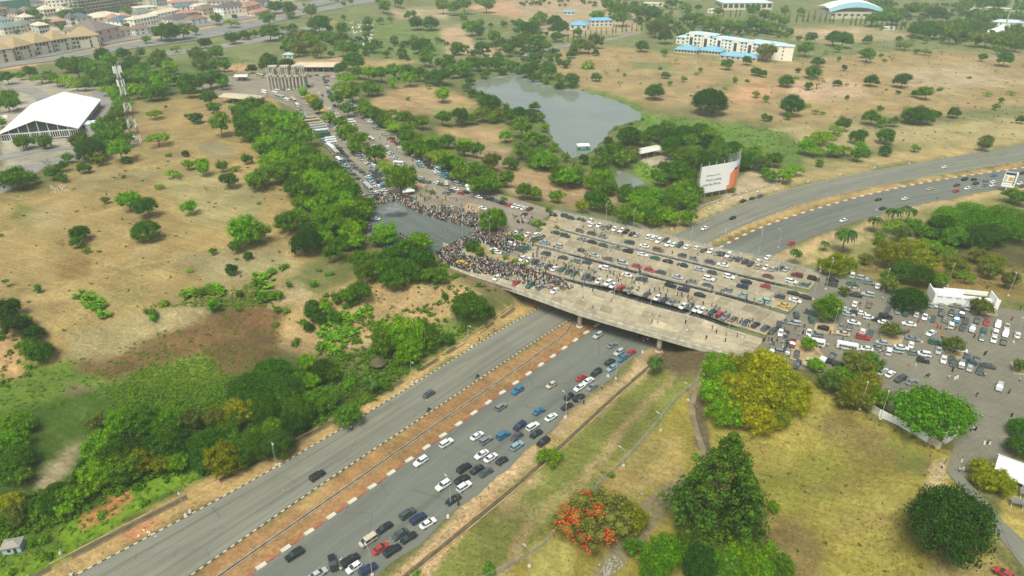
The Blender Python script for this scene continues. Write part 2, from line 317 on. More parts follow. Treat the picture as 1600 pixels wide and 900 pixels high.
def ribbon(name, A, B, z, matn, kind='structure', step=6, thick=0.0):
    A = spline(A, step); 
    from_b = [Vector(p) for p in spline(B, step/3)]
    arr = np.array([(p.x, p.y) for p in from_b]); V = []; F = []
    n = len(A)
    # pair by arc fraction
    def resample(P, k):
        P = np.array([(p[0], p[1]) for p in P]); s = np.r_[0, np.cumsum(np.hypot(*np.diff(P, axis=0).T))]
        t = np.linspace(0, s[-1], k); return np.c_[np.interp(t, s, P[:, 0]), np.interp(t, s, P[:, 1])]
    PA = resample(A, n); PB = resample([tuple(v) for v in arr], n)
    for i in range(n):
        for k in range(5):
            p = PA[i]*(1-k/4)+PB[i]*(k/4); V.append((p[0], p[1], z if not callable(z) else z(p[0], p[1])))
    for i in range(n-1):
        for k in range(4): F.append((i*5+k, i*5+k+1, i*5+k+6, i*5+k+5))
    me = me_py(name, V, F, [matn]); o = ob(name, me, kind=kind)
    S = np.r_[0, np.cumsum(np.hypot(*np.diff(PA, axis=0).T))]; Wd = float(np.median(np.hypot(*(PA-PB).T))); uvl = me.uv_layers.new(name='UVMap')
    uvl.data.foreach_set('uv', np.array([(S[lp.vertex_index//5], (lp.vertex_index % 5)/4*Wd) for lp in me.loops], np.float32).ravel())
    # up-facing
    if me.polygons[0].normal.z < 0: me.flip_normals()
    return o
def sheet(name, P, z, matn, kind='structure', parent=None):
    bm = bmesh.new(); vs = [bm.verts.new((x, y, z)) for x, y in P]; f = bm.faces.new(vs); bmesh.ops.recalc_face_normals(bm, faces=[f])
    if f.normal.z < 0: f.normal_flip()
    bmesh.ops.triangulate(bm, faces=[f]); me = bpy.data.meshes.new(name); bm.to_mesh(me); bm.free(); me.materials.append(MATS[matn])
    return ob(name, me, parent, kind=kind)
def wob(P, amp, step=6, seed=0, closed=True):
    """densify a world polygon and roughen its edge"""
    r = random.Random(seed); out = []; n = len(P)
    for i in range(n if closed else n-1):
        a = Vector(P[i]); b = Vector(P[(i+1) % n]); k = max(1, int((b-a).length/step)); nr = Vector((-(b-a).y, (b-a).x)); nr.normalize()
        for j in range(k): p = a.lerp(b, j/k)+nr*(r.uniform(-amp, amp) if j else 0); out.append((p.x, p.y))
    return out
road_mat('far_road', (.23,.23,.21), 0, .1, .15, (.24,.23,.2))
print("b", round(time.time()-T0, 1))
# ---------------------------------------------------------------- the ground
def ground():
    rs = np.geomspace(55, 9000, 330); th = np.linspace(-52, 52, 430)
    ths = np.radians(np.r_[np.linspace(-180, -54, 22)[:-1], th, np.linspace(54, 180, 22)[1:-1]]); nt = len(ths)
    R, T = np.meshgrid(rs, ths, indexing='ij'); X = R*np.sin(T); Y = R*np.cos(T); X = X.ravel(); Y = Y.ravel()
    Z = hgt(X, Y); V = np.c_[X, Y, Z]; V = np.vstack([V, [[0, 0, -.12]]]); F = []
    nr = len(rs); i, j = np.meshgrid(np.arange(nr-1), np.arange(nt), indexing='ij'); j2 = (j+1) % nt
    Q = np.stack([i*nt+j, i*nt+j2, (i+1)*nt+j2, (i+1)*nt+j], -1).reshape(-1, 4)
    F = [tuple(int(k) for k in q[::-1]) for q in Q]+[(len(V)-1, jj, (jj+1) % nt)[::-1] for jj in range(nt)]
    me = bpy.data.meshes.new('ground'); me.from_pydata(V.tolist(), [], F); me.materials.append(MATS['ground'])
    px, py = project(V[:, 0], V[:, 1], V[:, 2])
    # edges of the colour patches wander
    def fb(x, y, s, seed):
        o = 0
        for k in range(4): f = s*2**k; o = o+np.sin(x*f+seed+k*1.7+1.5*np.sin(y*f*.7+seed*2))*np.cos(y*f*1.1+seed*1.3+k)/2**k
        return o
    C = np.tile(np.array([.13,.14,.045]), (len(V), 1))
    sc = np.clip((py+160)/700, .12, 1.4)
    wx = px+sc*(9*fb(V[:, 0], V[:, 1], .07, 1)); wy = py+sc*(6*fb(V[:, 0], V[:, 1], .07, 5))
    def paint(poly, col, soft=8, w=1.0):
        xs = [p[0] for p in poly]; ys = [p[1] for p in poly]
        sel = (wx > min(xs)-soft*2) & (wx < max(xs)+soft*2) & (wy > min(ys)-soft*2) & (wy < max(ys)+soft*2)
        if not sel.any(): return
        d = poly_sd(poly, wx[sel], wy[sel]); a = (w*sm(.5-d/(2*soft)))[:, None]; C[sel] = C[sel]*(1-a)+np.array(col)*a
    TAN = (.305,.228,.092); TAN2 = (.37,.26,.13); OLV = (.17,.17,.045); GRN = (.10,.165,.022); BRT = (.135,.24,.016); ORG = (.50,.25,.105); DK = (.05,.08,.018); GOLD = (.25,.215,.045)
    for P, c_, s_ in [
      ([(-400,-80),(2000,-80),(2000,120),(-400,120)], (.16,.18,.07), 20),
      ([(-60,-30),(480,-30),(440,26),(300,52),(190,70),(0,92),(-60,90)], (.40,.35,.25), 4),
      ([(-300,330),(60,300),(120,255),(200,225),(212,160),(300,148),(400,180),(430,260),(470,330),(490,400),(440,440),(300,470),(180,510),(60,580),(-300,640)], TAN, 10),
      ([(30,320),(70,330),(60,350),(20,345)], OLV, 8), ([(230,275),(330,265),(420,300),(400,350),(300,345)], (.27,.24,.11), 16), ([(120,270),(240,262),(250,285),(130,300)], (.26,.22,.10), 8),
      ([(80,410),(130,400),(150,425),(95,435)], (.20,.14,.05), 8), ([(310,225),(350,222),(365,240),(320,243)], (.22,.2,.11), 5), ([(280,400),(420,380),(460,420),(330,450)], (.30,.26,.13), 14),
      ([(-300,540),(60,565),(150,560),(205,585),(130,640),(60,690),(-300,720)], GRN, 8),
      ([(180,520),(300,490),(420,470),(480,490),(450,540),(390,600),(330,610),(250,575),(160,590),(110,570)], (.13,.085,.035), 9),
      ([(215,585),(320,560),(365,600),(350,645),(270,655),(180,640)], (.14,.20,.03), 14), ([(230,540),(420,480),(440,500),(300,560)], (.175,.10,.045), 6), ([(100,600),(160,600),(170,640),(60,700),(90,640)], (.21,.15,.09), 6),
      ([(100,520),(300,470),(330,490),(180,550),(110,560)], (.30,.25,.12), 8),
      ([(470,470),(560,440),(690,430),(760,450),(745,480),(690,500),(600,530),(500,560),(430,540)], (.36,.26,.12), 8),
      ([(520,540),(600,500),(600,540),(540,570),(520,565)], (.46,.33,.16), 5), ([(400,450),(470,440),(500,470),(430,480)], (.33,.27,.14), 8),
      ([(-300,700),(0,650),(150,600),(330,600),(450,560),(560,545),(700,520),(770,480),(690,555),(400,718),(30,905),(-300,1100)], (.05,.095,.012), 8),
      ([(-100,1000),(0,880),(110,810),(210,765),(330,712),(325,745),(45,897),(-100,1100)], BRT, 5), ([(0,850),(80,820),(100,850),(0,890)], GRN, 5),
      ([(118,832),(124,806),(150,788),(208,764),(213,784),(168,808),(134,826)], (.42,.19,.075), 2), ([(50,745),(100,705),(145,690),(120,715),(70,770),(45,790)], (.27,.23,.13), 5), ([(480,560),(560,545),(640,560),(600,600),(520,620)], (.12,.13,.05), 8), ([(660,520),(700,500),(760,490),(720,530),(680,560),(640,585)], (.12,.17,.035), 6),
      # highway verges and the median
      ([(-100,985),(45,902),(220,812),(325,755),(487,678),(615,604),(687,560),(800,486),(860,455),(860,470),(725,556),(532,680),(300,806),(120,902),(-60,1000)], (.40,.28,.115), 4),
      ([(170,850),(230,815),(260,820),(210,850)], (.46,.22,.10), 5),
      ([(60,1060),(297,903),(525,740),(700,630),(800,560),(900,494),(940,500),(821,590),(619,736),(410,886),(180,1060)], (.31,.185,.08), 3),
      ([(450,800),(500,750),(520,755),(470,800)], (.36,.25,.10), 6), ([(600,690),(640,665),(650,675),(600,705)], (.36,.25,.10), 5),
      ([(500,1000),(680,830),(735,782),(800,730),(875,657),(940,604),(1025,534),(1040,552),(975,608),(892,688),(800,768),(700,852),(600,1000)], (.43,.31,.17), 5),
      ([(860,690),(920,640),(990,580),(1010,590),(940,650),(870,705)], (.36,.29,.11), 5), ([(680,850),(780,775),(790,790),(690,880)], (.48,.31,.16), 5),
      ([(560,1050),(700,852),(800,768),(892,688),(975,608),(1040,552),(1100,548),(1090,597),(1022,672),(975,724),(875,824),(800,884),(650,1050)], (.16,.18,.042), 5),
      ([(780,790),(850,735),(862,745),(790,810)], (.32,.25,.115), 5), ([(740,950),(820,830),(990,640),(1060,570),(1066,576),(1000,650),(830,845),(760,960)], (.30,.24,.11), 3), ([(830,820),(900,740),(910,745),(850,830)], (.24,.21,.08), 6),
      ([(700,1050),(800,884),(875,824),(1022,672),(1090,597),(1200,560),(1330,620),(1400,665),(1490,712),(1478,765),(1560,860),(1640,960),(1640,1100),(700,1100)], GOLD, 5),
      ([(1080,610),(1110,620),(1105,690),(1090,740),(1100,720),(1075,700),(1090,660)], (.12,.10,.055), 5), ([(1000,780),(1060,740),(1075,760),(960,900),(930,900)], (.22,.19,.11), 6),
      ([(1240,660),(1330,640),(1470,730),(1440,745),(1330,690)], (.20,.155,.055), 7), ([(1180,740),(1300,700),(1420,760),(1330,800),(1200,790)], (.20,.20,.035), 18),
      ([(1120,680),(1240,640),(1280,670),(1240,740),(1130,740)], (.28,.24,.055), 14), ([(1330,740),(1420,740),(1400,850),(1330,900),(1280,830)], (.29,.25,.055), 16), ([(1200,800),(1280,850),(1250,1000),(1150,1000)], (.20,.15,.055), 12),
      ([(1390,690),(1440,705),(1440,740),(1400,730)], (.16,.19,.04), 8), ([(1450,725),(1478,715),(1470,755),(1440,770)], (.42,.34,.19), 5),
      ([(930,740),(1000,690),(1060,690),(1060,740),(960,780)], (.34,.26,.09), 10), ([(800,960),(830,860),(900,840),(900,960)], (.31,.28,.08), 10), ([(1000,560),(1060,550),(1110,553),(1105,585),(1060,590)], (.13,.10,.05), 6),
      ([(1560,760),(1640,740),(1700,900),(1620,880),(1570,840)], (.33,.27,.075), 8), ([(1450,870),(1560,860),(1620,920),(1620,1000),(1430,1000)], (.30,.25,.09), 8),
      # bridge abutments
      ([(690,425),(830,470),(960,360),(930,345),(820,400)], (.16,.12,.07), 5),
      # right of the bridge, behind
      ([(1190,402),(1300,360),(1375,336),(1560,298),(1640,290),(1800,500),(1560,470),(1400,450),(1285,425)], (.22,.21,.075), 5),
      ([(1192,402),(1300,362),(1430,322),(1600,293),(1600,300),(1430,332),(1310,368),(1250,402),(1230,410)], (.42,.31,.16), 3),
      ([(1260,405),(1330,370),(1370,362),(1360,368),(1300,395),(1268,412)], (.36,.29,.15), 2), ([(1320,410),(1600,420),(1600,470),(1400,445)], (.22,.165,.05), 8), ([(1430,360),(1600,330),(1640,420),(1450,410)], (.09,.085,.03), 8),
      ([(1090,378),(1200,333),(1350,294),(1600,253),(1600,260),(1400,291),(1267,324),(1119,380),(1040,420)], (.42,.29,.12), 2),
      ([(930,362),(1045,367),(1155,315),(1320,272),(1600,224),(1800,190),(1800,175),(1600,205),(1400,240),(1240,265),(1180,290),(1060,335)], (.37,.29,.13), 4),
      ([(1100,342),(1150,280),(1180,260),(1240,268),(1200,300),(1130,325)], (.43,.35,.21), 4),
      ([(1240,240),(1300,255),(1400,232),(1600,190),(1700,170),(1700,195),(1400,240),(1260,270)], (.24,.22,.09), 5),
      # lake shores, marsh
      ([(690,100),(760,90),(900,110),(1010,165),(1030,240),(960,320),(840,300),(800,180)], (.11,.15,.04), 10),
      ([(880,136),(960,148),(1010,178),(1100,192),(1220,205),(1270,232),(1240,262),(1150,255),(1040,215),(1000,205),(960,200),(1004,185),(960,160)], (.105,.18,.035), 4),
      ([(990,185),(1090,185),(1180,200),(1130,215),(1020,208)], (.11,.20,.03), 5), ([(1000,240),(1060,235),(1065,265),(1020,275)], (.38,.34,.24), 4), ([(985,255),(1030,258),(1040,285),(1010,288)], (.14,.24,.03), 4),
      # far fields
      ([(860,75),(960,72),(1040,85),(1240,95),(1400,80),(1640,85),(1800,200),(1500,222),(1340,232),(1240,195),(1120,185),(1010,163),(900,132),(870,110)], (.315,.235,.112), 6),
      ([(985,97),(1050,98),(1040,108),(990,106)], (.16,.19,.07), 4), ([(1130,150),(1200,120),(1230,140),(1170,165)], (.45,.27,.14), 8), ([(1230,130),(1330,120),(1360,150),(1240,160)], (.44,.31,.19), 8),
      ([(1210,200),(1500,186),(1640,190),(1640,215),(1420,222),(1330,240),(1260,225)], (.34,.29,.14), 6), ([(1330,190),(1600,165),(1600,185),(1350,200)], (.17,.18,.07), 6), ([(1380,110),(1520,100),(1600,130),(1450,140)], (.38,.30,.18), 10),
      ([(1240,45),(1330,40),(1420,50),(1420,60),(1300,68),(1240,60)], (.33,.27,.15), 4), ([(1265,46),(1345,47),(1340,53),(1280,52)], (.5,.36,.22), 2),
      ([(577,170),(580,152),(640,132),(690,136),(745,160),(742,176),(700,182),(620,180)], TAN2, 5), ([(680,202),(790,196),(802,220),(740,228),(690,216)], TAN2, 5), ([(660,172),(740,168),(750,180),(690,180)], (.17,.2,.07), 4),
      ([(455,92),(560,88),(650,92),(640,103),(560,105),(460,100)], TAN2, 4), ([(648,52),(722,38),(748,84),(700,90),(690,60)], (.43,.31,.19), 5), ([(750,72),(795,78),(780,92),(755,88)], (.45,.3,.18), 3),
      ([(715,8),(800,0),(950,0),(945,22),(800,28),(760,20)], (.45,.28,.17), 5), ([(800,12),(940,10),(945,20),(820,25)], (.52,.26,.15), 3), ([(610,15),(700,12),(700,30),(620,30)], (.37,.29,.17), 5),
      ([(490,30),(560,40),(580,60),(500,55)], (.47,.29,.15), 4), ([(480,40),(680,28),(700,95),(560,92),(490,75)], (.14,.19,.055), 6),
      ([(780,260),(880,262),(990,300),(960,322),(900,330),(840,312),(790,300)], (.36,.25,.13), 6), ([(720,225),(800,235),(790,260),(730,250)], (.36,.26,.15), 6), ([(800,0),(990,5),(1000,50),(830,60)], (.36,.28,.17), 6),
      ([(0,112),(0,95),(100,85),(230,56),(300,44),(420,20),(470,5),(480,12),(420,30),(300,56),(200,76),(60,102)], (.50,.30,.15), 2),
      ([(120,115),(230,110),(360,85),(400,110),(350,125),(230,150),(140,140)], (.11,.16,.045), 6), ([(345,105),(400,100),(400,112),(345,112)], (.42,.28,.15), 3),
      ([(0,120),(90,125),(180,140),(180,160),(145,200),(120,240),(0,270)], (.34,.31,.24), 4), ([(155,190),(205,190),(212,230),(180,240),(150,230)], (.42,.36,.26), 4),
      ([(300,145),(430,150),(440,200),(380,200),(330,160)], TAN, 5), ([(-300,470),(-10,500),(30,560),(30,590),(-300,640)], (.42,.27,.13), 7)]:
        paint(P, c_, s_)
    pr_ = random.Random(12)
    for (x0, y0, x1, y1), n_, cols in (((0, 250, 470, 470), 34, ((.20,.19,.07), (.24,.20,.08), (.36,.29,.15), (.17,.16,.06), (.30,.22,.10))), ((180, 160, 400, 300), 14, ((.20,.18,.07), (.34,.24,.12), (.24,.2,.09))),
        ((860, 90, 1600, 220), 46, ((.22,.21,.09), (.36,.26,.13), (.27,.22,.10), (.40,.31,.17), (.20,.19,.08))), ((1110, 640, 1480, 900), 22, ((.17,.18,.035), (.30,.26,.07), (.20,.16,.05), (.24,.22,.05))), ((800, 600, 1060, 860), 14, ((.22,.21,.06), (.15,.17,.04), (.27,.22,.09)))):
        for _ in range(n_):
            cx, cy = pr_.uniform(x0, x1), pr_.uniform(y0, y1); k_ = .35+.65*(cy+140)/700; rx = pr_.uniform(12, 46)*k_; ry = rx*pr_.uniform(.18, .42)
            paint([(cx+rx*math.cos(t*.785)*pr_.uniform(.7, 1.2), cy-rx*.18*math.cos(t*.785)+ry*math.sin(t*.785)*pr_.uniform(.7, 1.2)) for t in range(8)], pr_.choice(cols), max(2, ry*.6), pr_.uniform(.3, .75))
    # dry grass and bare earth: fine streaks of ploughing in the left field
    ca = me.color_attributes.new('Col', 'FLOAT_COLOR', 'POINT'); ca.data.foreach_set('color', np.c_[np.clip(C, .01, .8), np.ones(len(C))].astype(np.float32).ravel())
    o = ob('ground', me, kind='structure'); me.polygons.foreach_set('use_smooth', [True]*len(me.polygons)); return o
ground()
# ---------------------------------------------------------------- roads, kerbs, water
ribbon('road', L_OUT, L_IN, 0.0, 'pale_asphalt'); ribbon('road', wob(R_OUT, .9, 4, 3, False), R_IN, 0.0, 'highway_asphalt')
sheet('lake_water', wob(LAKE, 1.2, 5, 5), -1.15, 'lake_water'); sheet('lake_water', wob(POND, .4, 3, 6), -.75, 'lake_water')
sheet('pavement', wob(PLAZA_W, .5, 6, 1), 8.0-.004, 'plaza_asphalt'); sheet('pavement', wob(LOT_W, .3, 6, 2), 8.0-.004, 'block_paving')
OVAL = gl([(577,322),(590,316),(610,314),(628,318),(645,327),(665,337),(690,344),(720,352),(745,360),(735,368),(712,378),(688,392),(670,399),(640,402),(605,398),(590,380),(575,360),(570,340)], 8)
sheet('pavement', OVAL, 8.002, 'worn_tarmac')
MED = [[(467,147),(482,142),(500,158),(520,175),(548,198),(580,222),(600,238),(615,252),(602,262),(585,252),(560,236),(530,208),(500,180),(480,160)], [(612,268),(640,262),(668,284),(660,296),(640,292),(622,282)],
  [(760,352),(790,352),(800,366),(790,372),(765,366)], [(728,380),(750,376),(770,392),(762,402),(735,394)], [(765,398),(790,398),(822,406),(815,414),(780,408)], [(798,364),(820,368),(840,372),(832,382),(805,376)], [(835,344),(858,346),(880,352),(872,362),(845,356)], [(730,318),(755,322),(745,332),(722,328)],
  [(1275,505),(1308,507),(1312,517),(1296,522),(1272,516)], [(1375,522),(1412,526),(1408,540),(1380,538)], [(1478,545),(1508,548),(1500,562),(1480,556)], [(1512,468),(1560,474),(1558,494),(1518,488)], [(1580,566),(1600,562),(1600,586),(1584,584)], [(1240,530),(1275,540),(1290,560),(1270,575),(1235,560)]]
mat('median_earth', (.36,.27,.14), .95, .35, .3)
for i, P in enumerate(MED):
    W_ = wob(gl(P, 8), .3, 4, 20+i); o = sheet('median', W_, 8.03, 'median_earth')
    mb = MB(); 
    for k in range(len(W_)): mb.beam((*W_[k], 8.04), (*W_[(k+1) % len(W_)], 8.04), .22)
    ob('kerb', mb.me('kerb', ['concrete']), kind='structure')
ribbon('road', gl([(-60,132),(0,112),(100,97),(230,70),(350,47),(430,32),(560,5),(700,-20),(800,-38)], 0), gl([(-60,112),(0,101),(100,88),(230,63),(350,40),(430,24),(560,-4),(700,-27),(800,-45)], 0), lambda x, y: zat(x, y)+.6, 'far_road')
ribbon('road', gl([(-60,150),(0,122),(100,106),(230,85),(350,66),(450,40),(560,16),(700,-10),(800,-28)], 0), gl([(-60,138),(0,114),(100,99),(230,74),(350,51),(450,31),(560,8),(700,-18),(800,-35)], 0), lambda x, y: zat(x, y)+.6, 'far_road')
ribbon('road', gl([(250,95),(350,82),(450,64),(520,50)], 4), gl([(250,88),(350,74),(440,54),(510,40)], 4), lambda x, y: zat(x, y)+.25, 'far_asphalt')
ribbon('path', gl([(812,90),(860,78),(940,66),(1000,52)], 0), gl([(815,84),(860,73),(940,62),(1000,49)], 0), lambda x, y: zat(x, y)+.2, 'far_asphalt')
ribbon('path', gl([(825,288),(870,301),(920,306)], 0), gl([(826,283),(872,297),(920,303)], 0), lambda x, y: zat(x, y)+.1, 'median_earth')
for A, B in [([(0,252),(60,238),(140,232)], [(0,244),(50,232),(130,227)]), ([(30,272),(90,256),(150,246)], [(20,262),(80,248),(140,240)]), ([(0,305),(40,285),(70,262)], [(0,285),(35,270),(60,255)]), ([(5,135),(50,150),(60,178),(50,200)], [(20,128),(70,142),(80,170),(70,195)])]:
    ribbon('road', gl(A, 8), gl(B, 8), lambda x, y: zat(x, y)+.15, 'far_asphalt')
ribbon('road', gl([(1480,740),(1520,790),(1562,850),(1620,915),(1680,990)], 7.6), gl([(1500,742),(1545,790),(1578,832),(1640,885),(1720,950)], 7.6), lambda x, y: zat(x, y)+.2, 'pale_asphalt')
sheet('pavement', wob(gl([(143,140),(180,142),(182,170),(172,205),(150,215),(128,232),(118,226),(150,170)], 8), .5, 6, 9), 8.03, 'far_asphalt')
def kerb_blocks(line, mats, pitch, ln, w, h, gap_col=None, name='kerb', side=0):
    P = spline(line, 2); P = np.array(P); s = np.r_[0, np.cumsum(np.hypot(*np.diff(P, axis=0).T))]; mb = MB(); t = 0; k = 0
    while t+ln < s[-1]:
        a = (np.interp(t, s, P[:, 0]), np.interp(t, s, P[:, 1])); b_ = (np.interp(t+ln, s, P[:, 0]), np.interp(t+ln, s, P[:, 1]))
        an = math.atan2(b_[1]-a[1], b_[0]-a[0]); c_, s_ = math.cos(an), math.sin(an)
        mb.box(0, ln, -w/2, w/2, -.1, h, k % len(mats), T=lambda v: (a[0]+v[0]*c_-v[1]*s_, a[1]+v[0]*s_+v[1]*c_, v[2])); t += pitch; k += 1
    return ob(name, mb.me(name, mats), kind='structure')
kerb_blocks(L_OUT, ['white_kerb', 'black_kerb'], 1.05, 1.0, .32, .16); kerb_blocks(L_IN, ['white_kerb', 'black_kerb'], 1.05, 1.0, .32, .16)
# median kerb of the near carriageway: red length, big white block, red length
KB = MB(); KB.box(-1.25, 1.25, -.6, .6, 0, .42); kbm = KB.me('kerb_block', ['white_kerb']); KR = MB(); KR.box(-1.6, 1.6, -.25, .25, 0, .24); krm = KR.me('red_kerb', ['red_kerb'])
kerbo = ob('kerb', None, kind='structure'); kerbo.empty_display_size = .5
P = np.array(spline(R_IN, 2)); s = np.r_[0, np.cumsum(np.hypot(*np.diff(P, axis=0).T))]
PIT = 6.9; t = 3.0
while t < s[-1]-8:
    x, y = np.interp(t, s, P[:, 0]), np.interp(t, s, P[:, 1]); x2, y2 = np.interp(t+1, s, P[:, 0]), np.interp(t+1, s, P[:, 1]); a = math.atan2(y2-y, x2-x)
    px, py = project(x, y, 0)
    if -40 < px < 1640 and py < 940:
        ob('kerb_block', kbm, kerbo, (x, y, -.05), a+random.uniform(-.06, .06))
        x3, y3 = np.interp(t+PIT/2, s, P[:, 0]), np.interp(t+PIT/2, s, P[:, 1]); ob('red_kerb', krm, kerbo, (x3, y3, -.05), a)
        for q in (2.4, 4.5):
            x3, y3 = np.interp(t+q, s, P[:, 0]), np.interp(t+q, s, P[:, 1])
    t += PIT
def linear(name, line, w, z0, z1, matn, kind='structure', broken=0, zf=None, step=4):
    P = spline(line, step); mb = MB(); r = random.Random(len(line))
    for i in range(len(P)-1):
        if broken and r.random() < broken: continue
        a, b_ = P[i], P[i+1]; za = zf(*a) if zf else 0; an = math.atan2(b_[1]-a[1], b_[0]-a[0]); L = math.dist(a, b_); c_, s_ = math.cos(an), math.sin(an); zb = zf(*b_) if zf else 0
        mb.box(0, L*1.01, -w/2, w/2, z0, z1, 0, T=lambda v: (a[0]+v[0]*c_-v[1]*s_, a[1]+v[0]*s_+v[1]*c_, v[2]+(za if v[0] < L/2 else zb)))
    return ob(name, mb.me(name, [matn]), kind=kind)
def offset(line, d):
    out = []
    for i, p in enumerate(line):
        a = line[max(0, i-1)]; b_ = line[min(len(line)-1, i+1)]; t = Vector((b_[0]-a[0], b_[1]-a[1])); t.normalize(); out.append((p[0]-t.y*d, p[1]+t.x*d))
    return out
linear('drain', MED_DRAIN, .55, -.1, .02, 'drain_shade_dark_thatch'); linear('kerb', offset(MED_DRAIN, .4), .15, -.1, .16, 'concrete'); linear('kerb', offset(MED_DRAIN, -.4), .15, -.1, .16, 'concrete')
linear('kerb', offset(DRAIN_R, .7), .2, -.1, .25, 'median_earth', broken=.05); linear('drain', DRAIN_R, .9, -.1, .03, 'drain_shade_dark_thatch'); linear('kerb', offset(DRAIN_R, -.8), .35, -.1, .15, 'median_earth')
linear('kerb', WALL_L, .35, -.2, .3, 'median_earth', broken=.15, zf=zat); linear('drain', offset(WALL_L, -1.0), 1.3, -.1, .04, 'drain_shade_dark_thatch', zf=zat, broken=.3); linear('kerb', offset(WALL_L, -2.0), .3, -.2, .2, 'mud', zf=zat, broken=.25)
LO2 = extend(gl([(925,360),(975,345),(1025,359)], 0), 0, 0)
VW = gl([(1020,362),(1065,338),(1110,318),(1170,300),(1240,282)]); linear('kerb', VW, .6, -.1, .7, 'concrete', broken=.08); linear('drain', offset(VW, 1.2), 1.2, -.1, .05, 'drain_shade_dark_thatch')
DITCH = gl([(1094,602),(1080,640),(1087,670),(1098,700),(1102,722),(1090,745)]); linear('drain', DITCH, 1.8, -.1, .08, 'mud', zf=zat); linear('drain', offset(DITCH, 1.8), 1.3, -.1, .12, 'drain_shade_dark_thatch', zf=zat)

# ---------------------------------------------------------------- the bridge: four decks side by side
D1F = [(690,412),(735,430),(800,450),(860,471),(902,486),(950,500.5),(1025,522),(1100,543),(1165,562)]
D1R = [(800,414),(830,424),(860,433),(920,450),(950,458),(1025,480),(1100,500),(1135,513),(1195,531)]
D2F = [(800,408),(860,427),(920,442),(950,447),(1025,468),(1100,490),(1135,503),(1196,523)]
D2R = [(828,383),(840,387),(915,407),(990,428),(1040,441),(1115,460),(1175,477),(1230,494)]
D3F = [(826,379),(840,382),(915,401),(990,421),(1040,435),(1115,453),(1175,469),(1231,487)]
D3R = [(852,355),(915,372),(990,391),(1080,413),(1160,434),(1263,460)]
D4F = [(852,350),(915,368),(990,387),(1080,408),(1160,428),(1265,452)]
D4R = [(868,329),(945,345),(1020,362),(1115,386),(1205,405),(1285,426)]
D1R = [(692,378),(740,395)]+D1R
br_root = empty('road_bridge', (*G(950,440,8), 0)); bo = Vector(br_root.location)
thing(br_root, 'long concrete road bridge of four parallel decks crossing the highway', 'bridge')
def bpart(name, me, **k):
    o = ob(name, me, br_root, **k); o.matrix_parent_inverse = Matrix.Translation(-bo); return o
def rs_line(P, k):
    P = np.array(P, float); s = np.r_[0, np.cumsum(np.hypot(*np.diff(P, axis=0).T))]; t = np.linspace(0, s[-1], k); return np.c_[np.interp(t, s, P[:, 0]), np.interp(t, s, P[:, 1])]
DECKS_W = []
def deck(F, R, sk, cols, rows, tone, zb=6.75):
    A = rs_line(spline(gl(F, 8), 4), 60); B = rs_line(spline(gl(R, 8), 4), 60)
    # front side from sk onward carries the full slab
    mb = MB(); N = 60; V = []; Fc = []
    for i in range(N):
        for p, z in ((A[i], 7.93), (B[i], 7.93), (B[i], zb), (A[i], zb)): V.append((p[0], p[1], z))
    for i in range(N-1):
        q = i*4; Fc += [(q, q+1, q+5, q+4), (q+1, q+2, q+6, q+5), (q+2, q+3, q+7, q+6), (q+3, q, q+4, q+7)]
    Fc += [(0, 3, 2, 1), (4*N-4, 4*N-3, 4*N-2, 4*N-1)]
    bpart('deck', me_py('deck', V, Fc, ['concrete'])); DECKS_W.append([tuple(p) for p in A]+[tuple(p) for p in B[::-1]])
    def at(u, v):
        i = u*(N-1); k = min(int(i), N-2); f = i-k; a = A[k]*(1-f)+A[k+1]*f; b_ = B[k]*(1-f)+B[k+1]*f; return a*(1-v)+b_*v
    r = random.Random(cols*7+rows)
    for i in range(cols):
        for j in range(rows):
            e = .0012; g = .006
            q = [at(i/cols+e, j/rows+g), at((i+1)/cols-e, j/rows+g), at((i+1)/cols-e, (j+1)/rows-g), at(i/cols+e, (j+1)/rows-g)]
            zt = 8.0+r.uniform(-.004, .01); V = [(p[0], p[1], z) for z in (7.92, zt) for p in q]
            t = r.uniform(*tone)
            if r.random() < .22: t *= r.uniform(.72, .85)
            if r.random() < .12: t *= 1.15
            bpart('deck_slab', me_py('deck_slab', V, [(3,2,1,0),(4,5,6,7),(0,1,5,4),(1,2,6,5),(2,3,7,6),(3,0,4,7)], ['deck_concrete']), color=(.385*t, .335*t, .222*t))
deck(D1F, D1R, 0, 26, 4, (.82, 1.1)); deck(D2F, D2R, 0, 22, 3, (.78, .95), 7.45); deck(D3F, D3R, 0, 22, 3, (.78, .95), 7.45); deck(D4F, D4R, 0, 22, 3, (.78, .95), 7.45)
def parapet(P, d, w, z0, z1, m, name='parapet', z=8):
    L = offset(spline(gl(P, z), 4), d); mb = MB()
    for i in range(len(L)-1):
        a, b_ = L[i], L[i+1]; an = math.atan2(b_[1]-a[1], b_[0]-a[0]); Ln = math.dist(a, b_); c_, s_ = math.cos(an), math.sin(an)
        mb.box(0, Ln*1.01, -w/2, w/2, z0, z1, 0, T=lambda v: (a[0]+v[0]*c_-v[1]*s_, a[1]+v[0]*s_+v[1]*c_, v[2]))
    bpart(name, mb.me(name, [m]))
def railing(P, d, h, m='rail_steel', sp=2.2, mid=2):
    L = offset(spline(gl(P, 8), sp), d); mb = MB()
    for i, p in enumerate(L):
        mb.beam((*p, 8), (*p, 8+h), .08)
        if i < len(L)-1:
            for k in range(mid): mb.beam((*p, 8+h*(k+1)/mid), (*L[i+1], 8+h*(k+1)/mid), .06)
    bpart('railing', mb.me('railing', [m]), kind='stuff')
parapet(D1F, .05, .5, 6.3, 8.25, 'pale_concrete'); parapet(D1F, .35, .25, 8.25, 8.6, 'concrete'); railing(D1F, .35, 1.15, 'rail_steel', 2.2, 3)
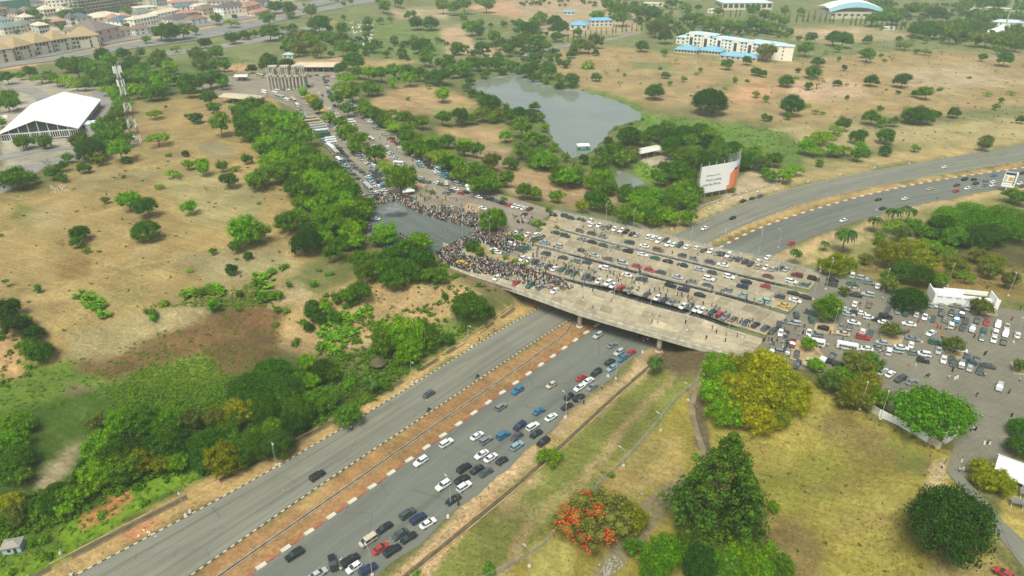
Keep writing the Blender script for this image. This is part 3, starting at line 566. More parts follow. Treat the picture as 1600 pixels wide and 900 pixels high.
for P, d in ((D1R[2:], -.2), (D2F, .2), (D2R, -.2), (D3F, .2), (D3R, -.2), (D4F, .2), (D4R, -.2)):
    parapet(P, d, .35, 7.5, 8.25, 'pale_concrete')
    railing(P, d, 1.2 if P is not D4R else 2.6, 'rail_steel' if P is D4R else 'pole_paint', 2.6, 2 if P is not D4R else 4)
# green-netted safety fence along the rear edge
L = offset(spline(gl(D4R+[(1360,446)], 8), 3), -.9); V = []; F = []
for i, p in enumerate(L): V += [(*p, 7.6), (*p, 10.0)]
# piers under each gap line
piers = []
for (px, py, n_) in ((800,468,2), (902,512,2), (1026,551,2)):
    x0, y0 = G(px, py, 0)
    dv = Vector(G(1215,395,0))-Vector(G(1026,551,0)); dv.normalize()
    piers.append((x0, y0, dv))
for (x0, y0, dv) in piers:
    for k in range(8):
        x, y = x0+dv.x*(1.5+k*9.3), y0+dv.y*(1.5+k*9.3)
        mb = MB(); mb.cone(x, y, -.3, 6.2, .95, .95, 14); mb.cone(x, y, -.3, .4, 1.5, 1.4, 14); bpart('pier', mb.me('pier', ['pale_concrete'], True))
    mb = MB(); p0 = Vector((x0, y0))+dv*.6; p1 = Vector((x0, y0))+dv*68
    mb.beam((p0.x, p0.y, 6.35), (p1.x, p1.y, 6.35), 1.1); bpart('crossbeam', mb.me('crossbeam', ['concrete']))

# ---------------------------------------------------------------- lamp posts
def lamp_mesh(h, arm, two):
    mb = MB(); mb.cone(0, 0, 0, h, .10, .06, 8); mb.box(-.35, .35, -.35, .35, 0, .45, 1)
    return mb.me('pole', ['pole_paint', 'white_kerb'])
LP = {h: lamp_mesh(h, 1.4, False) for h in (6, 9, 11, 13)}
hb = MB(); hb.beam((0, 0, 0), (1.5, 0, .35), .09); hb.box(1.2, 2.2, -.18, .18, .28, .42); lamp_arm = hb.me('lamp_arm', ['pole_paint'])
gb = MB()
for k in range(4): gb.cone(0, 0, k*.14-.28, k*.14-.14, [.12,.3,.34,.26][k], [.3,.34,.26,.08][k], 10)
globe = gb.me('lamp_globe', ['white_kerb'], True)
def lamp(x, y, z, h, ang, label, glob=False):
    o = empty('street_lamp', (x, y, z)); ob('pole', LP[h], o); ob('lamp_arm', lamp_arm, o, (0, 0, h-.1), ang)
    if h >= 11: ob('lamp_arm', lamp_arm, o, (0, 0, h-.1), ang+math.pi)
    thing(o, label, 'street lamp', 'lamp posts along the roads and bridge decks')
for px, py in [(112,898),(290,805),(432,727),(644,598),(732,540)]: lamp(*G(px, py), 0, 9, -1, 'thin grey lamp post on the verge left of the far carriageway')
for px, py in [(582,899),(704,788),(884,652),(962,592)]: lamp(*G(px, py), 0, 9, 2.2, 'grey lamp post at the dirt edge of the queue-filled carriageway')
for px, py in [(1032,673),(1075,626),(974,728),(827,885)]: lamp(*GT(px, py), 6, 2.4, 'short lamp post along the wire fence by the lawn')
for px, py in [(1211,297),(1261,285),(1312,274),(1365,263),(1420,255),(1472,247),(1523,238),(1573,229)]: lamp(*G(px, py), 0, 9, -.5, 'lamp post on the far verge of the highway beyond the bridge')
for px, py in [(1216,387),(1369,328),(1530,292)]: lamp(*G(px, py), 0, 9, 2, 'lamp post on the near verge of the highway beyond the bridge')
for px, py in [(863,374),(905,386),(908,419),(950,393),(956,432),(997,408),(1002,443),(1042,416),(946,358),(988,369),(1078,384),(1127,404),(1183,406),(1094,430),(1149,445),(1056,460),(1113,477),(1207,468),(911,469),(959,471),(1015,492),(1073,516),(1137,522),(1174,495),(1290,452),(1270,468),(895,437),(765,384),(846,437)]:
    lamp(*G(px, py, 8), 8, 13 if py < 480 else 11, 1.2, 'tall slim white lamp post standing on a bridge deck')
for px, py in [(1345,492),(1440,535),(1480,447),(1575,462),(1343,640),(1583,535),(1417,612),(1300,520),(1380,455),(1375,655)]:
    lamp(*G(px, py, 8), 8, 9, 1.0, 'pale lamp post standing in the paved car park')
for px, py in [(642,293),(731,290),(545,200),(493,136)]: lamp(*G(px, py, 8), 8, 13, 1, 'tall grey lamp post on the crowded plaza approach')
print("c", round(time.time()-T0, 1))
# ---------------------------------------------------------------- trees: crowns are clumps of leaf faces on limbs
def ico(sub=1):
    bm = bmesh.new(); bmesh.ops.create_icosphere(bm, subdivisions=sub, radius=1); V = np.array([v.co[:] for v in bm.verts]); F = np.array([[v.index for v in f.verts] for f in bm.faces]); bm.free(); return V, F
ICV, ICF = ico(1)
def clumps(kind, seed, n):
    r = np.random.default_rng(seed); B = []   # (center, radius, flag)
    if kind == 'dome':      # mango-like, dense
        for i in range(n):
            u = r.uniform(0, 1); a = i*2.399+r.uniform(-.4, .4); ph = math.asin(min(1, u**.85))
            rr = math.cos(ph)*.74*r.uniform(.85, 1.1); z = .50+math.sin(ph)*.56*r.uniform(.9, 1.1)-.12*(u < .25)
            B.append((rr*math.cos(a), rr*math.sin(a), z, r.uniform(.24, .34), r.random()))
        B.append((0, 0, .62, .55, .3))
    elif kind == 'loose':
        for i in range(n):
            a = r.uniform(0, 6.28); rr = .75*math.sqrt(r.random()); z = r.uniform(.38, 1.08)*(1-.35*rr**2); B.append((rr*math.cos(a), rr*math.sin(a), z, r.uniform(.17, .32), r.random()))
        B.append((0, 0, .62, .38, .3))
    elif kind == 'flat':    # umbrella-shaped spreading crown
        for i in range(n):
            a = i*2.399+r.uniform(-.5, .5); rr = .84*math.sqrt((i+.5)/n)*r.uniform(.9, 1.1); z = .64-.26*rr**2+r.uniform(-.05, .07); B.append((rr*math.cos(a), rr*math.sin(a), z, r.uniform(.15, .25), r.random()))
    elif kind == 'feather': # tall with ascending plumes
        for i in range(n):
            t = (i+.5)/n; a = i*2.399+r.uniform(-.5, .5); rr = (1-t)**.8*.72*r.uniform(.75, 1.2); z = .35+1.55*t+r.uniform(-.1, .1); B.append((rr*math.cos(a), rr*math.sin(a), z, r.uniform(.16, .27)*(1.1-.5*t), r.random()))
        for i in range(6): B.append((0, 0, .5+.2*i, .26-.03*i, .3))
    elif kind == 'column':
        for i in range(n): t = (i+.5)/n; B.append((r.uniform(-.12, .12), r.uniform(-.12, .12), .35+t*3.6, .42*(1-.6*t)+.06, r.random()))
    elif kind == 'bush':
        for i in range(n): a = r.uniform(0, 6.28); rr = .7*math.sqrt(r.random()); B.append((rr*math.cos(a), rr*math.sin(a), r.uniform(.18, .5)*(1.1-.5*rr), r.uniform(.22, .38), r.random()))
        B.append((0, 0, .25, .5, .3))
    elif kind == 'sparse':
        for i in range(n): a = r.uniform(0, 6.28); rr = .8*math.sqrt(r.random()); B.append((rr*math.cos(a), rr*math.sin(a), r.uniform(.55, 1.15)*(1-.2*rr), r.uniform(.12, .2), r.random()))
    return B
def leaves(B, dens, leaf, seed, spiky=0, core=.72, elong=1.0):
    r = np.random.default_rng(seed); VV = []; FF = []; CL = []; FL = []; k = 0
    for (x, y, z, R, f) in B:
        n = max(6, int(dens*R*R/leaf**2)); d = r.normal(size=(n*2, 3)); d /= np.linalg.norm(d, axis=1)[:, None]; d = d[d[:, 2] > -.45][:n]; n = len(d)
        rad = R*(.82+.30*r.random((n, 1))+(.5*spiky*np.maximum(0, d[:, 2:3])*r.random((n, 1))))
        # lumpy clump surface
        lum = 1+.16*np.sin(d[:, 0:1]*7+f*20)*np.cos(d[:, 1:2]*6+f*9)+.1*np.sin(d[:, 2:3]*11+f*5)
        P = np.array([x, y, z])+d*rad*lum*np.array([1, 1, .86])
        nr = d+r.normal(size=d.shape)*.55; nr /= np.linalg.norm(nr, axis=1)[:, None]
        t = np.cross(nr, r.normal(size=d.shape)); t /= np.linalg.norm(t, axis=1)[:, None]; b = np.cross(nr, t); s = leaf*(.55+.8*r.random((n, 1)))/1.6
        q = np.stack([P-t*s*elong, P+b*s*.62, P+t*s*elong, P-b*s*.62], 1).reshape(-1, 3)
        VV.append(q); FF.append(np.arange(n*4).reshape(-1, 4)+k); k += n*4; CL += [f]*(n*4); FL += [f]*n
    if core:
        for (x, y, z, R, f) in B:
            VV.append(ICV*R*core*(1+.1*r.normal(size=(len(ICV), 1)))+np.array([x, y, z])); FF.append(ICF+k); k += len(ICV); CL += [f*.3]*len(ICV); FL += [-1]*len(ICF)
    return np.vstack(VV), FF, np.array(CL), np.array(FL)
def leaf_mesh(name, dat, zs, flower=None):
    V, FF, CL, FL = dat; V = V*np.array([1, 1, zs]); F = []
    for a in FF: F += a.tolist()
    me = bpy.data.meshes.new(name); me.from_pydata(V.tolist(), [], F); me.materials.append(MATS['foliage']); at = me.attributes.new('clump', 'FLOAT', 'POINT'); at.data.foreach_set('value', CL.astype(np.float32))
    if flower is not None:
        me.materials.append(MATS['red_flower']); r = np.random.default_rng(5); mi = np.zeros(len(F), np.int32); k = 0
        for f_i, f in enumerate(F):
            c = V[f].mean(0)
            if c[2] > .40 and c[0] < .25 and len(f) == 4 and (math.sin(c[0]*9+1)+math.cos(c[1]*8)+math.sin(c[0]*21)*.6+r.normal()*.5-c[0]*1.2) > .75+1.2*max(0, c[0]) and r.random() < .85: mi[f_i] = 1
        me.polygons.foreach_set('material_index', mi)
    return me
def trunk_mesh(B, zs, seed, fork=.3, w=.055, nl=7):
    mb = MB(); r = random.Random(seed); h = fork; pts = [(0, 0, -.06), (r.uniform(-.02, .02), r.uniform(-.02, .02), h*.6*zs), (r.uniform(-.04, .04), r.uniform(-.04, .04), h*zs)]
    def limb(a, b, w0, w1, n=6):
        a = Vector(a); b = Vector(b); q = (b-a).to_track_quat('Z', 'Y'); R = []
        for p, ww in ((a, w0), (b, w1)):
            for i in range(n): t = 6.2832*i/n; R.append(p+q @ Vector((math.cos(t)*ww, math.sin(t)*ww, 0)))
        mb.add(R, [(i, (i+1) % n, n+(i+1) % n, n+i) for i in range(n)])
    limb(pts[0], pts[1], w, w*.8); limb(pts[1], pts[2], w*.8, w*.7)
    for x, y, z, R, f in r.sample(B, min(nl, len(B))):
        m_ = (x*.45+r.uniform(-.05, .05), y*.45+r.uniform(-.05, .05), (h+(z-h)*.55)*zs); limb(pts[2], m_, w*.5, w*.32, 5); limb(m_, (x*.95, y*.95, z*zs), w*.32, w*.12, 4)
    return mb.me('trunk', ['bark'])
KINDS = {  # crown kind, clumps, density, leaf (hi), leaf (lo), z-scale, spiky
 'm': ('dome', 48, 5.0, .050, .13, .86, 0), 'g': ('loose', 46, 4.6, .050, .13, .92, .1), 'l': ('flat', 44, 5.0, .048, .12, .95, .15), 'n': ('feather', 46, 5.0, .045, .12, .95, .9),
 's': ('bush', 12, 4.0, .075, .17, .9, .3), 'a': ('sparse', 24, 3.2, .05, .12, 1.0, .2), 'c': ('column', 9, 5, .11, .2, 1.0, .2)}
PROTO = {}
BIG = {'m': ('dome', 110, 4.6, .040, .86, 0), 'g': ('loose', 120, 4.4, .038, .92, .1), 'l': ('flat', 120, 4.6, .036, .95, .15), 'n': ('feather', 170, 5.0, .028, .95, 1.2)}
for k, (ck, n, dn, lh, zs, sp) in BIG.items():
    for v in range(2):
        sc_ = {'m': .68, 'g': .66, 'l': .7, 'n': .52}[k]; B = [(x, y, z, R*(sc_ if R < .34 else 1), f) for x, y, z, R, f in clumps(ck, 91*v+ord(k), n)]
        PROTO[(k, v, 2)] = (leaf_mesh('crown', leaves(B, dn, lh, v+5, sp, .46, 1.5 if k == 'n' else 1.0), zs), trunk_mesh(B, zs, v, .3, .045, 12), None)
for k, (ck, n, dn, lh, ll, zs, sp) in KINDS.items():
    for v in range(3):
        for lod in (0, 1):
            nn = n if lod == 0 else max(7, n//2); B = [(x, y, z, (R if R > .36 else R*(.86 if not lod else 1)), f) for x, y, z, R, f in clumps(ck, 31*v+ord(k[0]), nn)]
            if lod: B = [(x, y, z, R*1.22, f) for x, y, z, R, f in B]
            if k in 'mg': B = [(x, y, z+.13, R, f) for x, y, z, R, f in B]
            cm = leaf_mesh('crown', leaves(B, dn, lh if lod == 0 else ll, v+5, sp, .55 if k != 'a' else 0, 1.35 if k == 'n' else 1.0), zs)
            tm = trunk_mesh(B, zs, v, .42 if k in 'mg' else .3, .05 if k not in 'sc' else .03)
            one = None
            if lod:   # single mesh for trees too small to show parts
                one = cm.copy(); bm = bmesh.new(); bm.from_mesh(cm); nf = len(bm.faces); bm.from_mesh(tm); bm.faces.ensure_lookup_table()
                for f in bm.faces[nf:]: f.material_index = 1
                bm.to_mesh(one); bm.free(); one.materials.append(MATS['bark']); one.name = 'tree'
            PROTO[(k, v, lod)] = (cm, tm, one)
Bf = clumps('flat', 77, 60); FLAM = (leaf_mesh('crown', leaves(Bf, 4.4, .045, 9, .15, .6), 1.0, True), trunk_mesh(Bf, 1.0, 4))
# palm and banana
def frond_mesh(name, nf, L, droop, wid, up, seed, h=0, n=7):
    mb = MB(); r = random.Random(seed)
    for i in range(nf):
        a = i*2.399; e = up+r.uniform(-.35, .25); pts = []; x = z = 0; el = e
        for k in range(n+1): pts.append((x, z)); x += L/n*math.cos(el); z += L/n*math.sin(el); el -= droop/n*(1+k*.15)
        V = []; ca, sa = math.cos(a), math.sin(a); F = []
        for k, (x, z) in enumerate(pts):
            w = wid*math.sin(math.pi*min(1, (k+.6)/(n+.8)))**.6; dz = -w*.35
            for sy, zz in ((-w, dz), (0, 0), (w, dz)): V.append((x*ca-sy*sa, x*sa+sy*ca, h+z+zz))
        for k in range(n):
            q = k*3; F += [(q, q+1, q+4, q+3), (q+1, q+2, q+5, q+4)]
        mb.add(V, F)
    me = mb.me(name, ['foliage']); at = me.attributes.new('clump', 'FLOAT', 'POINT'); at.data.foreach_set('value', np.full(len(me.vertices), .1, np.float32)); return me
palm_cr = [frond_mesh('crown', 38, 1.0, 1.9, .085, .9, s, 1.35) for s in (1, 2)]; tb = MB()
for k in range(8): tb.cone(.01*k, 0, k*.18-.05, k*.18+.14, .055-.003*k, .048-.003*k, 7)
palm_tr = tb.me('trunk', ['bark'])
banana = [frond_mesh('banana_leaf', 9, 1.0, 1.4, .17, 1.2, s, .1, 5) for s in (1, 2, 3)]
TINT = dict(m=(.040,.112,.007), g=(.074,.168,.009), l=(.145,.27,.010), n=(.050,.112,.010), u=(.26,.27,.007), s=(.085,.19,.014), a=(.15,.19,.035), c=(.04,.10,.022), f=(.085,.225,.006), y=(.19,.22,.008), d=(.105,.145,.022), b=(.105,.255,.006), k=(.034,.092,.010))
ZONES = [  # rectangles in the photograph and what is found there
 ((0,0,480,62),'among the distant houses'),((0,62,200,118),'beside the distant main road'),((200,40,480,118),'beside the distant road bend'),((0,118,215,270),'around the white marquee'),((215,118,345,165),'near the telecom mast'),
 ((480,0,800,95),'in the distant scrubland'),((800,0,1060,75),'near the blue-roofed school'),((1060,0,1250,120),'beside the cream hotel-like block'),((1250,0,1600,60),'near the white domed hall'),((1250,60,1600,215),'on the dry far-right plain'),
 ((340,125,420,240),'edging the bare left field'),((420,130,690,300),'on the car-filled approach'),((480,60,760,130),'behind the stone gateway plaza'),((560,130,860,235),'between approach and lake'),((690,235,880,345),'beside the approach right side'),
 ((860,60,1250,200),'on the dry bank behind the lake'),((860,200,1200,345),'in the lakeside park'),((1200,180,1330,300),'by the marshy ground'),((1200,300,1600,460),'behind the bridge end'),((1200,215,1600,300),'by the far highway'),
 ((0,270,420,460),'on the bare ploughed left field'),((420,240,640,480),'in the belt beside the crowd'),((640,340,860,420),'amid the bridge-head crowd'),((0,460,330,640),'by the muddy ravine'),((330,440,780,640),'on the scrub slope by the bridge'),
 ((0,640,420,900),'in the lower-left ravine'),((420,600,800,720),'along the verge above the road'),((1080,540,1300,680),'at the near bridge end'),((1200,440,1600,690),'in the paved car park'),((800,600,1120,900),'on the lawn below the bridge'),((1120,680,1600,900),'on the golden field')]
def zone(px, py):
    for (x0, y0, x1, y1), n in ZONES:
        if x0 <= px < x1 and y0 <= py < y1: return n
    return 'in the middle distance'
NAMES = dict(m=('round_tree','dense round dark-green tree'), g=('leafy_tree','bushy mid-green tree'), l=('spreading_tree','light green spreading tree'), n=('feathery_tree','tall dark feathery tree'), s=('shrub','low green shrub'), a=('thin_tree','thin pale sparse tree'),
  c=('column_tree','narrow column-shaped tree'), u=('yellow_green_tree','glowing yellow-green tree'), y=('yellow_tree','yellow-green leafy tree'), d=('dull_tree','olive grey-green tree'), b=('bright_tree','bright green bushy tree'), f=('spreading_tree','bright green broad flat-topped tree'), p=('palm_tree','palm tree with arching fronds'), k=('round_tree','very dark round tree'))
tcount = 0
def tree(px, py, r, k='g'):
    global tcount
    tcount += 1; rr = random.Random(tcount*13+5)
    base = {'y':'g','u':'g','d':'g','b':'g','f':'l','k':'m','p':'m'}.get(k, k); zs = {'s':.5,'c':3.6,'n':1.6,'a':1.0,'p':1.1}.get(k, 1.05)
    if k == 'c': r *= 1.9
    r *= 1.12; x, y, z = GT(px, py); p = ppm(x, y, z); R = r/p
    # the crown centre sits at the given pixel: lift it by half its height, then read the spot below it
    hc = R*zs*({'c': .55, 'n': .5}.get(k, .72)) if k != 'p' else R*1.3
    x, y, z = GT(px, py, hc); R = r/ppm(x, y, z+hc); v = rr.randrange(3)
    nm, lb = NAMES[k]; t = TINT[k if k in TINT else 'm']; j = rr.uniform(.72, 1.3); t = (t[0]*j*rr.uniform(.85, 1.05 if k in 'yu' else 1.2), t[1]*j, t[2]*j*rr.uniform(.8, 1.3))
    if k == 'g': nm, lb = ('small_tree', 'slight mid-green tree') if R < 4.2 else (('tall_tree', 'bulky mid-green tree') if R > 6.8 else (nm, lb))
    if k == 'p': t = (.05, .11, .02)
    size = 'small ' if R < 3.2 else ('large ' if R > 8.5 else '')
    wd = rr.uniform(.80, 1.15)
    if k == 'p':
        o = empty(nm, (x, y, z), rr.uniform(0, 6)); ob('trunk', palm_tr, o, scale=R*.95); ob('crown', palm_cr[v % 2], o, scale=R*1.05, color=t)
    elif r < 8.4:
        me = PROTO[(base, v, 1)][2]; o = ob(nm, me, None, (x, y, z), rr.uniform(0, 6.28), (R, R*wd, R*rr.uniform(1.12, 1.4)), t)
    else:
        cm, tm, _ = PROTO[(base, v % 2, 2)] if r > 24 and base in BIG else PROTO[(base, v, 0 if r > 14 else 1)]; o = empty(nm, (x, y, z), rr.uniform(0, 6.28)); sc = (R, R*wd, R*rr.uniform(1.12, 1.4)); ob('trunk', tm, o, scale=sc); ob('crown', cm, o, scale=sc, color=t, rot=(rr.uniform(-.13, .13), rr.uniform(-.13, .13), 0))
    thing(o, size+lb+' '+zone(px, py), 'shrub' if k == 's' else 'tree', ('shrubs ' if k == 's' else 'trees ')+zone(px, py)); return o
def T(ox, oy, s, txt):
    """positions read off an enlarged view of the photograph: x,y,radius[,kind]"""
    for w in txt.split():
        q = w.split(','); tree(ox+float(q[0])/s, oy+float(q[1])/s, float(q[2])/s, q[3] if len(q) > 3 else 'g')
T(0, 0, 4, """210,90,45,m 240,110,30 310,140,25 420,105,45,m 490,90,40,m 800,75,40 1345,110,50 1440,130,50,l 1465,105,20,m 1050,190,70,m 1140,190,60 1000,200,60 1095,220,40 915,250,28 1215,190,35 1450,235,45,m 1525,220,32,m 1590,210,30 1280,270,38,m 1095,300,32,l 770,335,40,m 875,330,35
640,350,60,m 690,385,50 830,385,45 985,345,55 1030,400,60 1060,420,55,b 960,390,40 1230,335,50 1290,345,45 1350,325,50 1270,380,60,d 1260,420,60,d 1330,410,45 1400,415,40 410,400,60 480,420,80 560,440,70 620,430,80 700,450,70 180,450,45,m 250,470,60,l 300,480,40 400,490,60,l 350,500,45 470,520,55,l 530,530,45
130,475,30 40,480,55 600,480,60 650,520,60 740,490,70 830,480,70 900,490,70 960,500,80 1010,530,70,b 760,560,50 850,570,60,b 930,580,60,b 1190,520,70 1140,540,50 1260,510,70 1310,500,60 1370,500,50,m 1390,530,40 1575,430,35,m 60,600,60 40,640,70 100,650,40 730,610,50,b 760,660,65,b 740,720,70 680,770,70 760,790,70
640,800,60 720,850,70,b 640,870,60 780,870,60 10,770,35 150,880,60 265,880,55 500,890,70 590,890,50 965,700,55,l 1225,735,40,m 1310,610,60 1330,670,45 1375,780,85 980,840,85,l 1165,725,20 1035,665,15,s 1520,690,75 1580,750,90 1590,830,60""")
T(400, 0, 4, """120,45,45,m 200,55,60 220,95,28 80,115,55 340,70,50 595,10,20 795,45,45 890,15,35 390,140,70,m 230,172,28,m 85,195,65,m 440,130,40 545,110,20 1005,145,48,m 1090,145,48,m 840,125,20 775,130,25 700,140,35 950,100,30 980,90,25 1170,40,50 1240,50,50 700,180,30,m 540,190,55 530,240,60 460,180,25
430,230,35 360,210,30 240,230,50,d 300,240,60,d 350,270,60 260,300,60,d 210,270,50 400,320,50,d 540,300,60 630,300,45 740,290,45 690,300,35 370,345,18,m 468,342,22,m 810,340,25 912,330,30,m 1135,250,22 1250,300,48,m 1030,280,60,m 1080,310,45 1055,370,55,b 990,240,25 1415,290,38,m 1350,170,60 1300,110,40 1380,200,50
1400,150,30 1490,230,45 1530,270,50 1580,310,50 1465,155,18 1550,150,25 1300,30,60 1440,20,60 1380,400,50 1300,420,60 1200,410,60 1440,400,50 1500,400,50 1570,400,40 80,400,70,m 190,395,40,k 440,430,25,a 605,380,70,m 535,430,45,m 560,470,70,l 640,450,50 700,450,60,b 780,460,60 860,440,60,b 940,440,60
960,490,60,b 1020,460,55 1080,480,50 1160,470,70,m 1230,450,50 1290,430,60 860,515,40,b 540,530,70,l 600,580,70 700,550,60 750,560,45 670,655,50 1080,540,20,b 1165,595,55,b 950,615,20,s 740,710,50 830,700,60,l 800,750,55 870,790,60,l 930,740,70 960,800,60 1040,760,60 1165,740,55 1275,730,65,m 1350,740,50
1420,710,60,d 1460,650,70,m 1400,600,40 1520,720,50,d 1590,730,60 1480,740,40 1560,850,50,b 1300,540,35,a 305,580,42,b 350,625,50,y 390,670,50 460,740,45,b 530,770,50,b 590,830,70,b 660,860,60,b 620,880,60 530,830,40 60,720,70,b 150,740,70 250,740,70,b 80,800,70 180,820,70,b 280,810,70 340,860,70 20,860,70
120,880,70,b 230,890,70 30,780,60 940,860,60 1020,850,60,l 1100,860,70,l 1200,880,60 1290,880,60,l""")
T(800, 0, 4, """40,150,40 100,190,60,m 180,110,50 150,140,45 270,130,50,m 90,230,45 20,280,60 150,270,60 200,280,50 280,230,35,m 300,175,55,m 530,95,50 410,200,35 230,350,40,d 130,370,35,m 110,440,60,m 220,440,60,m 295,480,30 370,500,50,m 370,340,28,m 525,330,22,m 480,410,48,s 525,480,32,m 590,455,20,a 430,280,60
480,290,50,d 520,260,50,d 390,310,40 640,50,60 600,30,40 700,60,60 780,70,60 860,80,60 900,90,50 960,130,50 700,110,60 1000,20,40 1090,40,40 1165,45,20,m 1290,70,35 1510,60,45 1100,110,40 1160,110,50 870,170,50 960,230,50,m 920,150,50 900,180,60,d 1060,210,40 810,290,38,m 950,330,25 960,470,25,m 1075,495,22
1345,405,35,m 1465,380,30,m 1525,445,32,m 1570,460,25,m 675,525,25,a 895,570,60,m 1240,610,112,k 1525,590,25 1585,620,25 1585,735,28 1570,320,55 1160,275,25 1200,130,50 1260,150,60 1350,160,50 1420,170,50 1500,150,50 1570,160,50 1580,100,40 1395,500,20 40,720,60,m 110,720,50,m 60,800,80 130,860,70
190,880,50 740,850,70,m 830,870,60 900,820,60,m 970,800,60 1000,850,70,m 1080,830,70,m 1160,850,60 1240,850,70 1120,880,60 1290,890,50 1020,380,25,a 1600,330,60,d""")
T(800, 0, 4, ' '.join('%d,%d,5,c' % p for p in [(318,245),(350,240),(385,235),(425,215),(460,215),(490,215),(527,200),(558,200),(590,195),(630,190),(650,190),(690,180),(715,180),(750,175),(780,175),(810,170),(1025,130),(1045,160),(1075,140),(1095,150),(1115,140),(1320,90),(1365,90),(1400,90),(1425,85)]))
T(1200, 0, 4, ' '.join('%d,%d,6,c' % p for p in [(180,120),(220,115),(250,115),(290,105),(325,120),(360,115),(390,120),(410,120),(470,120),(520,135),(550,135),(580,130),(610,130),(650,145),(680,150),(710,150),(745,150),(775,160),(805,160),(835,165),(860,155),(130,120),(75,130)]))
T(1200, 0, 4, """110,60,35 210,70,30 30,110,40 90,130,40 15,180,40 120,220,20 195,240,20 272,238,38,m 410,240,50,m 470,250,55,m 435,300,30 235,310,50 310,385,38,m 625,250,28,m 625,340,55 590,330,35 820,245,25 860,275,45,l 930,322,20,m 985,320,30,l 1090,330,20,a 780,360,25,a 1345,360,30 1480,370,50,m 1440,310,35 280,450,45,m
310,510,55,a 257,540,27,m 120,505,43,m 437,517,24,m 645,505,40,m 845,500,55,m 993,580,52,b 740,560,12,s 495,608,15,m 155,660,72,k 125,725,28 650,735,58 700,760,40 790,760,40,d 900,720,60,m 960,720,70,m 1000,730,55,m 1065,715,22,k 1163,705,38,m 1425,670,22 735,845,60,m 565,850,55,m 350,840,70,l 280,860,60,l
420,800,50,l 480,780,50 10,740,20,m 1360,880,50,d 1590,750,30,m 1070,560,20,s 900,60,50 980,60,50 1050,80,60,m 1100,100,40 940,180,55,m 1010,190,60,m 1090,190,60 1140,220,60 1200,160,60 1240,200,60 1300,180,60,m 1310,240,60,d 1370,240,60,d 1430,250,60 1500,230,60 1540,200,60 1580,250,60 1490,270,50 1560,280,50
1220,50,50 1300,90,50,m 1360,100,60 1400,90,60 1500,100,50 1560,100,50 1590,40,50 1450,20,60 1350,20,60 1250,20,60 670,20,40 740,10,40 760,60,40 830,80,40 720,110,60 650,120,50 790,110,50 710,175,20 990,250,25 910,230,25""")
T(0, 225, 4, """60,210,90 110,220,80 210,215,45 140,0,50 280,0,40 570,30,90,m 640,20,60 750,40,85,b 430,85,40 385,140,40 330,190,45,m 385,205,40 300,125,30,a 520,150,40,m 610,100,45,y 790,100,28,m 850,80,35,a 1158,60,22,m 1175,130,40,b 1265,150,60,b 1250,100,40,l 1385,145,40 1470,145,32,l 1540,95,40 1430,230,60,m
1580,220,70,b 1075,180,42,l 1290,280,28,a 1185,395,60,b 800,350,80,b 870,380,40,k 920,400,72,k 910,530,88,m 490,560,60,m 480,620,38,m 1550,530,120,b 1500,570,60 1470,640,50 1330,670,28 1450,785,38,m 1550,700,28,k 770,205,20,s 620,670,15,s 385,620,25,a 35,860,25,p 5,570,15 655,390,22,a 1595,870,30""")
T(400, 225, 4, """60,40,70 100,100,90,b 170,60,90 250,60,100,b 330,60,90 200,140,100,b 280,150,100 130,190,80 370,120,80,b 40,200,80 30,240,70 260,250,90,m 380,220,110,b 450,190,80 500,230,80,b 560,250,70 600,270,60,l 330,300,70 430,280,80,b 520,290,60 420,370,70,b 560,350,70,b 620,360,70 680,370,60 300,370,60
200,490,80,m 270,440,60 450,450,110,b 560,460,60,l 650,420,80,b 700,410,50 590,520,60 320,600,105,k 640,600,60 20,560,80 810,540,95,b 1030,620,85,b 1040,720,85,m 950,660,80 840,600,40 1020,600,60,b 650,720,80 740,720,90 800,790,80 700,800,80 860,700,80,m 900,760,60 1485,470,100,b 1360,640,50 1400,680,40 740,60,80
800,130,60,l 900,200,115,b 630,20,60 1050,320,55,a 1100,300,30,s 950,20,60 1010,40,60,b 1090,60,60 1150,60,80,l 1200,100,70,l 1300,180,80 1360,170,50 1400,260,80 1480,260,70 1480,110,65,d 1580,120,50 1380,40,55 1300,20,60 1560,220,60 1550,340,25,s 1060,850,35,s 395,790,20,s 170,770,40,s 90,800,40,s
1190,850,30 455,810,30,s 1140,640,10,s 490,560,40 750,600,55 670,520,50 880,820,60,s 1190,760,25,s""")
T(800, 225, 4, """60,40,70 20,130,40 150,60,90 200,90,90,b 260,120,60 300,180,90 340,220,80,b 290,320,55 140,310,50 70,300,60 380,120,70,a 420,170,50 550,130,80 560,220,100,b 540,250,80 600,280,60 640,60,80,m 700,90,70 750,60,60,d 530,350,80,m 440,390,50,y 610,410,40 700,450,80 760,460,70,b 720,290,60 800,310,70
900,320,90,b 850,380,80 960,350,90 1060,300,80,b 1100,350,80 970,430,70 870,480,50,y 1150,320,60 1100,260,70 960,160,70,m 1040,180,80,m 1080,100,80 1110,200,80 1200,100,70,m 1250,80,70 1130,60,70 1000,60,50 1300,60,70 1450,100,70,m 1500,80,90 1560,130,60,d 1580,180,40 930,220,60 780,390,60,b 890,190,30
230,410,30,s 150,490,50,s 280,520,25,s 1375,285,25,y 40,590,35,s 1280,20,60 1380,40,50""")
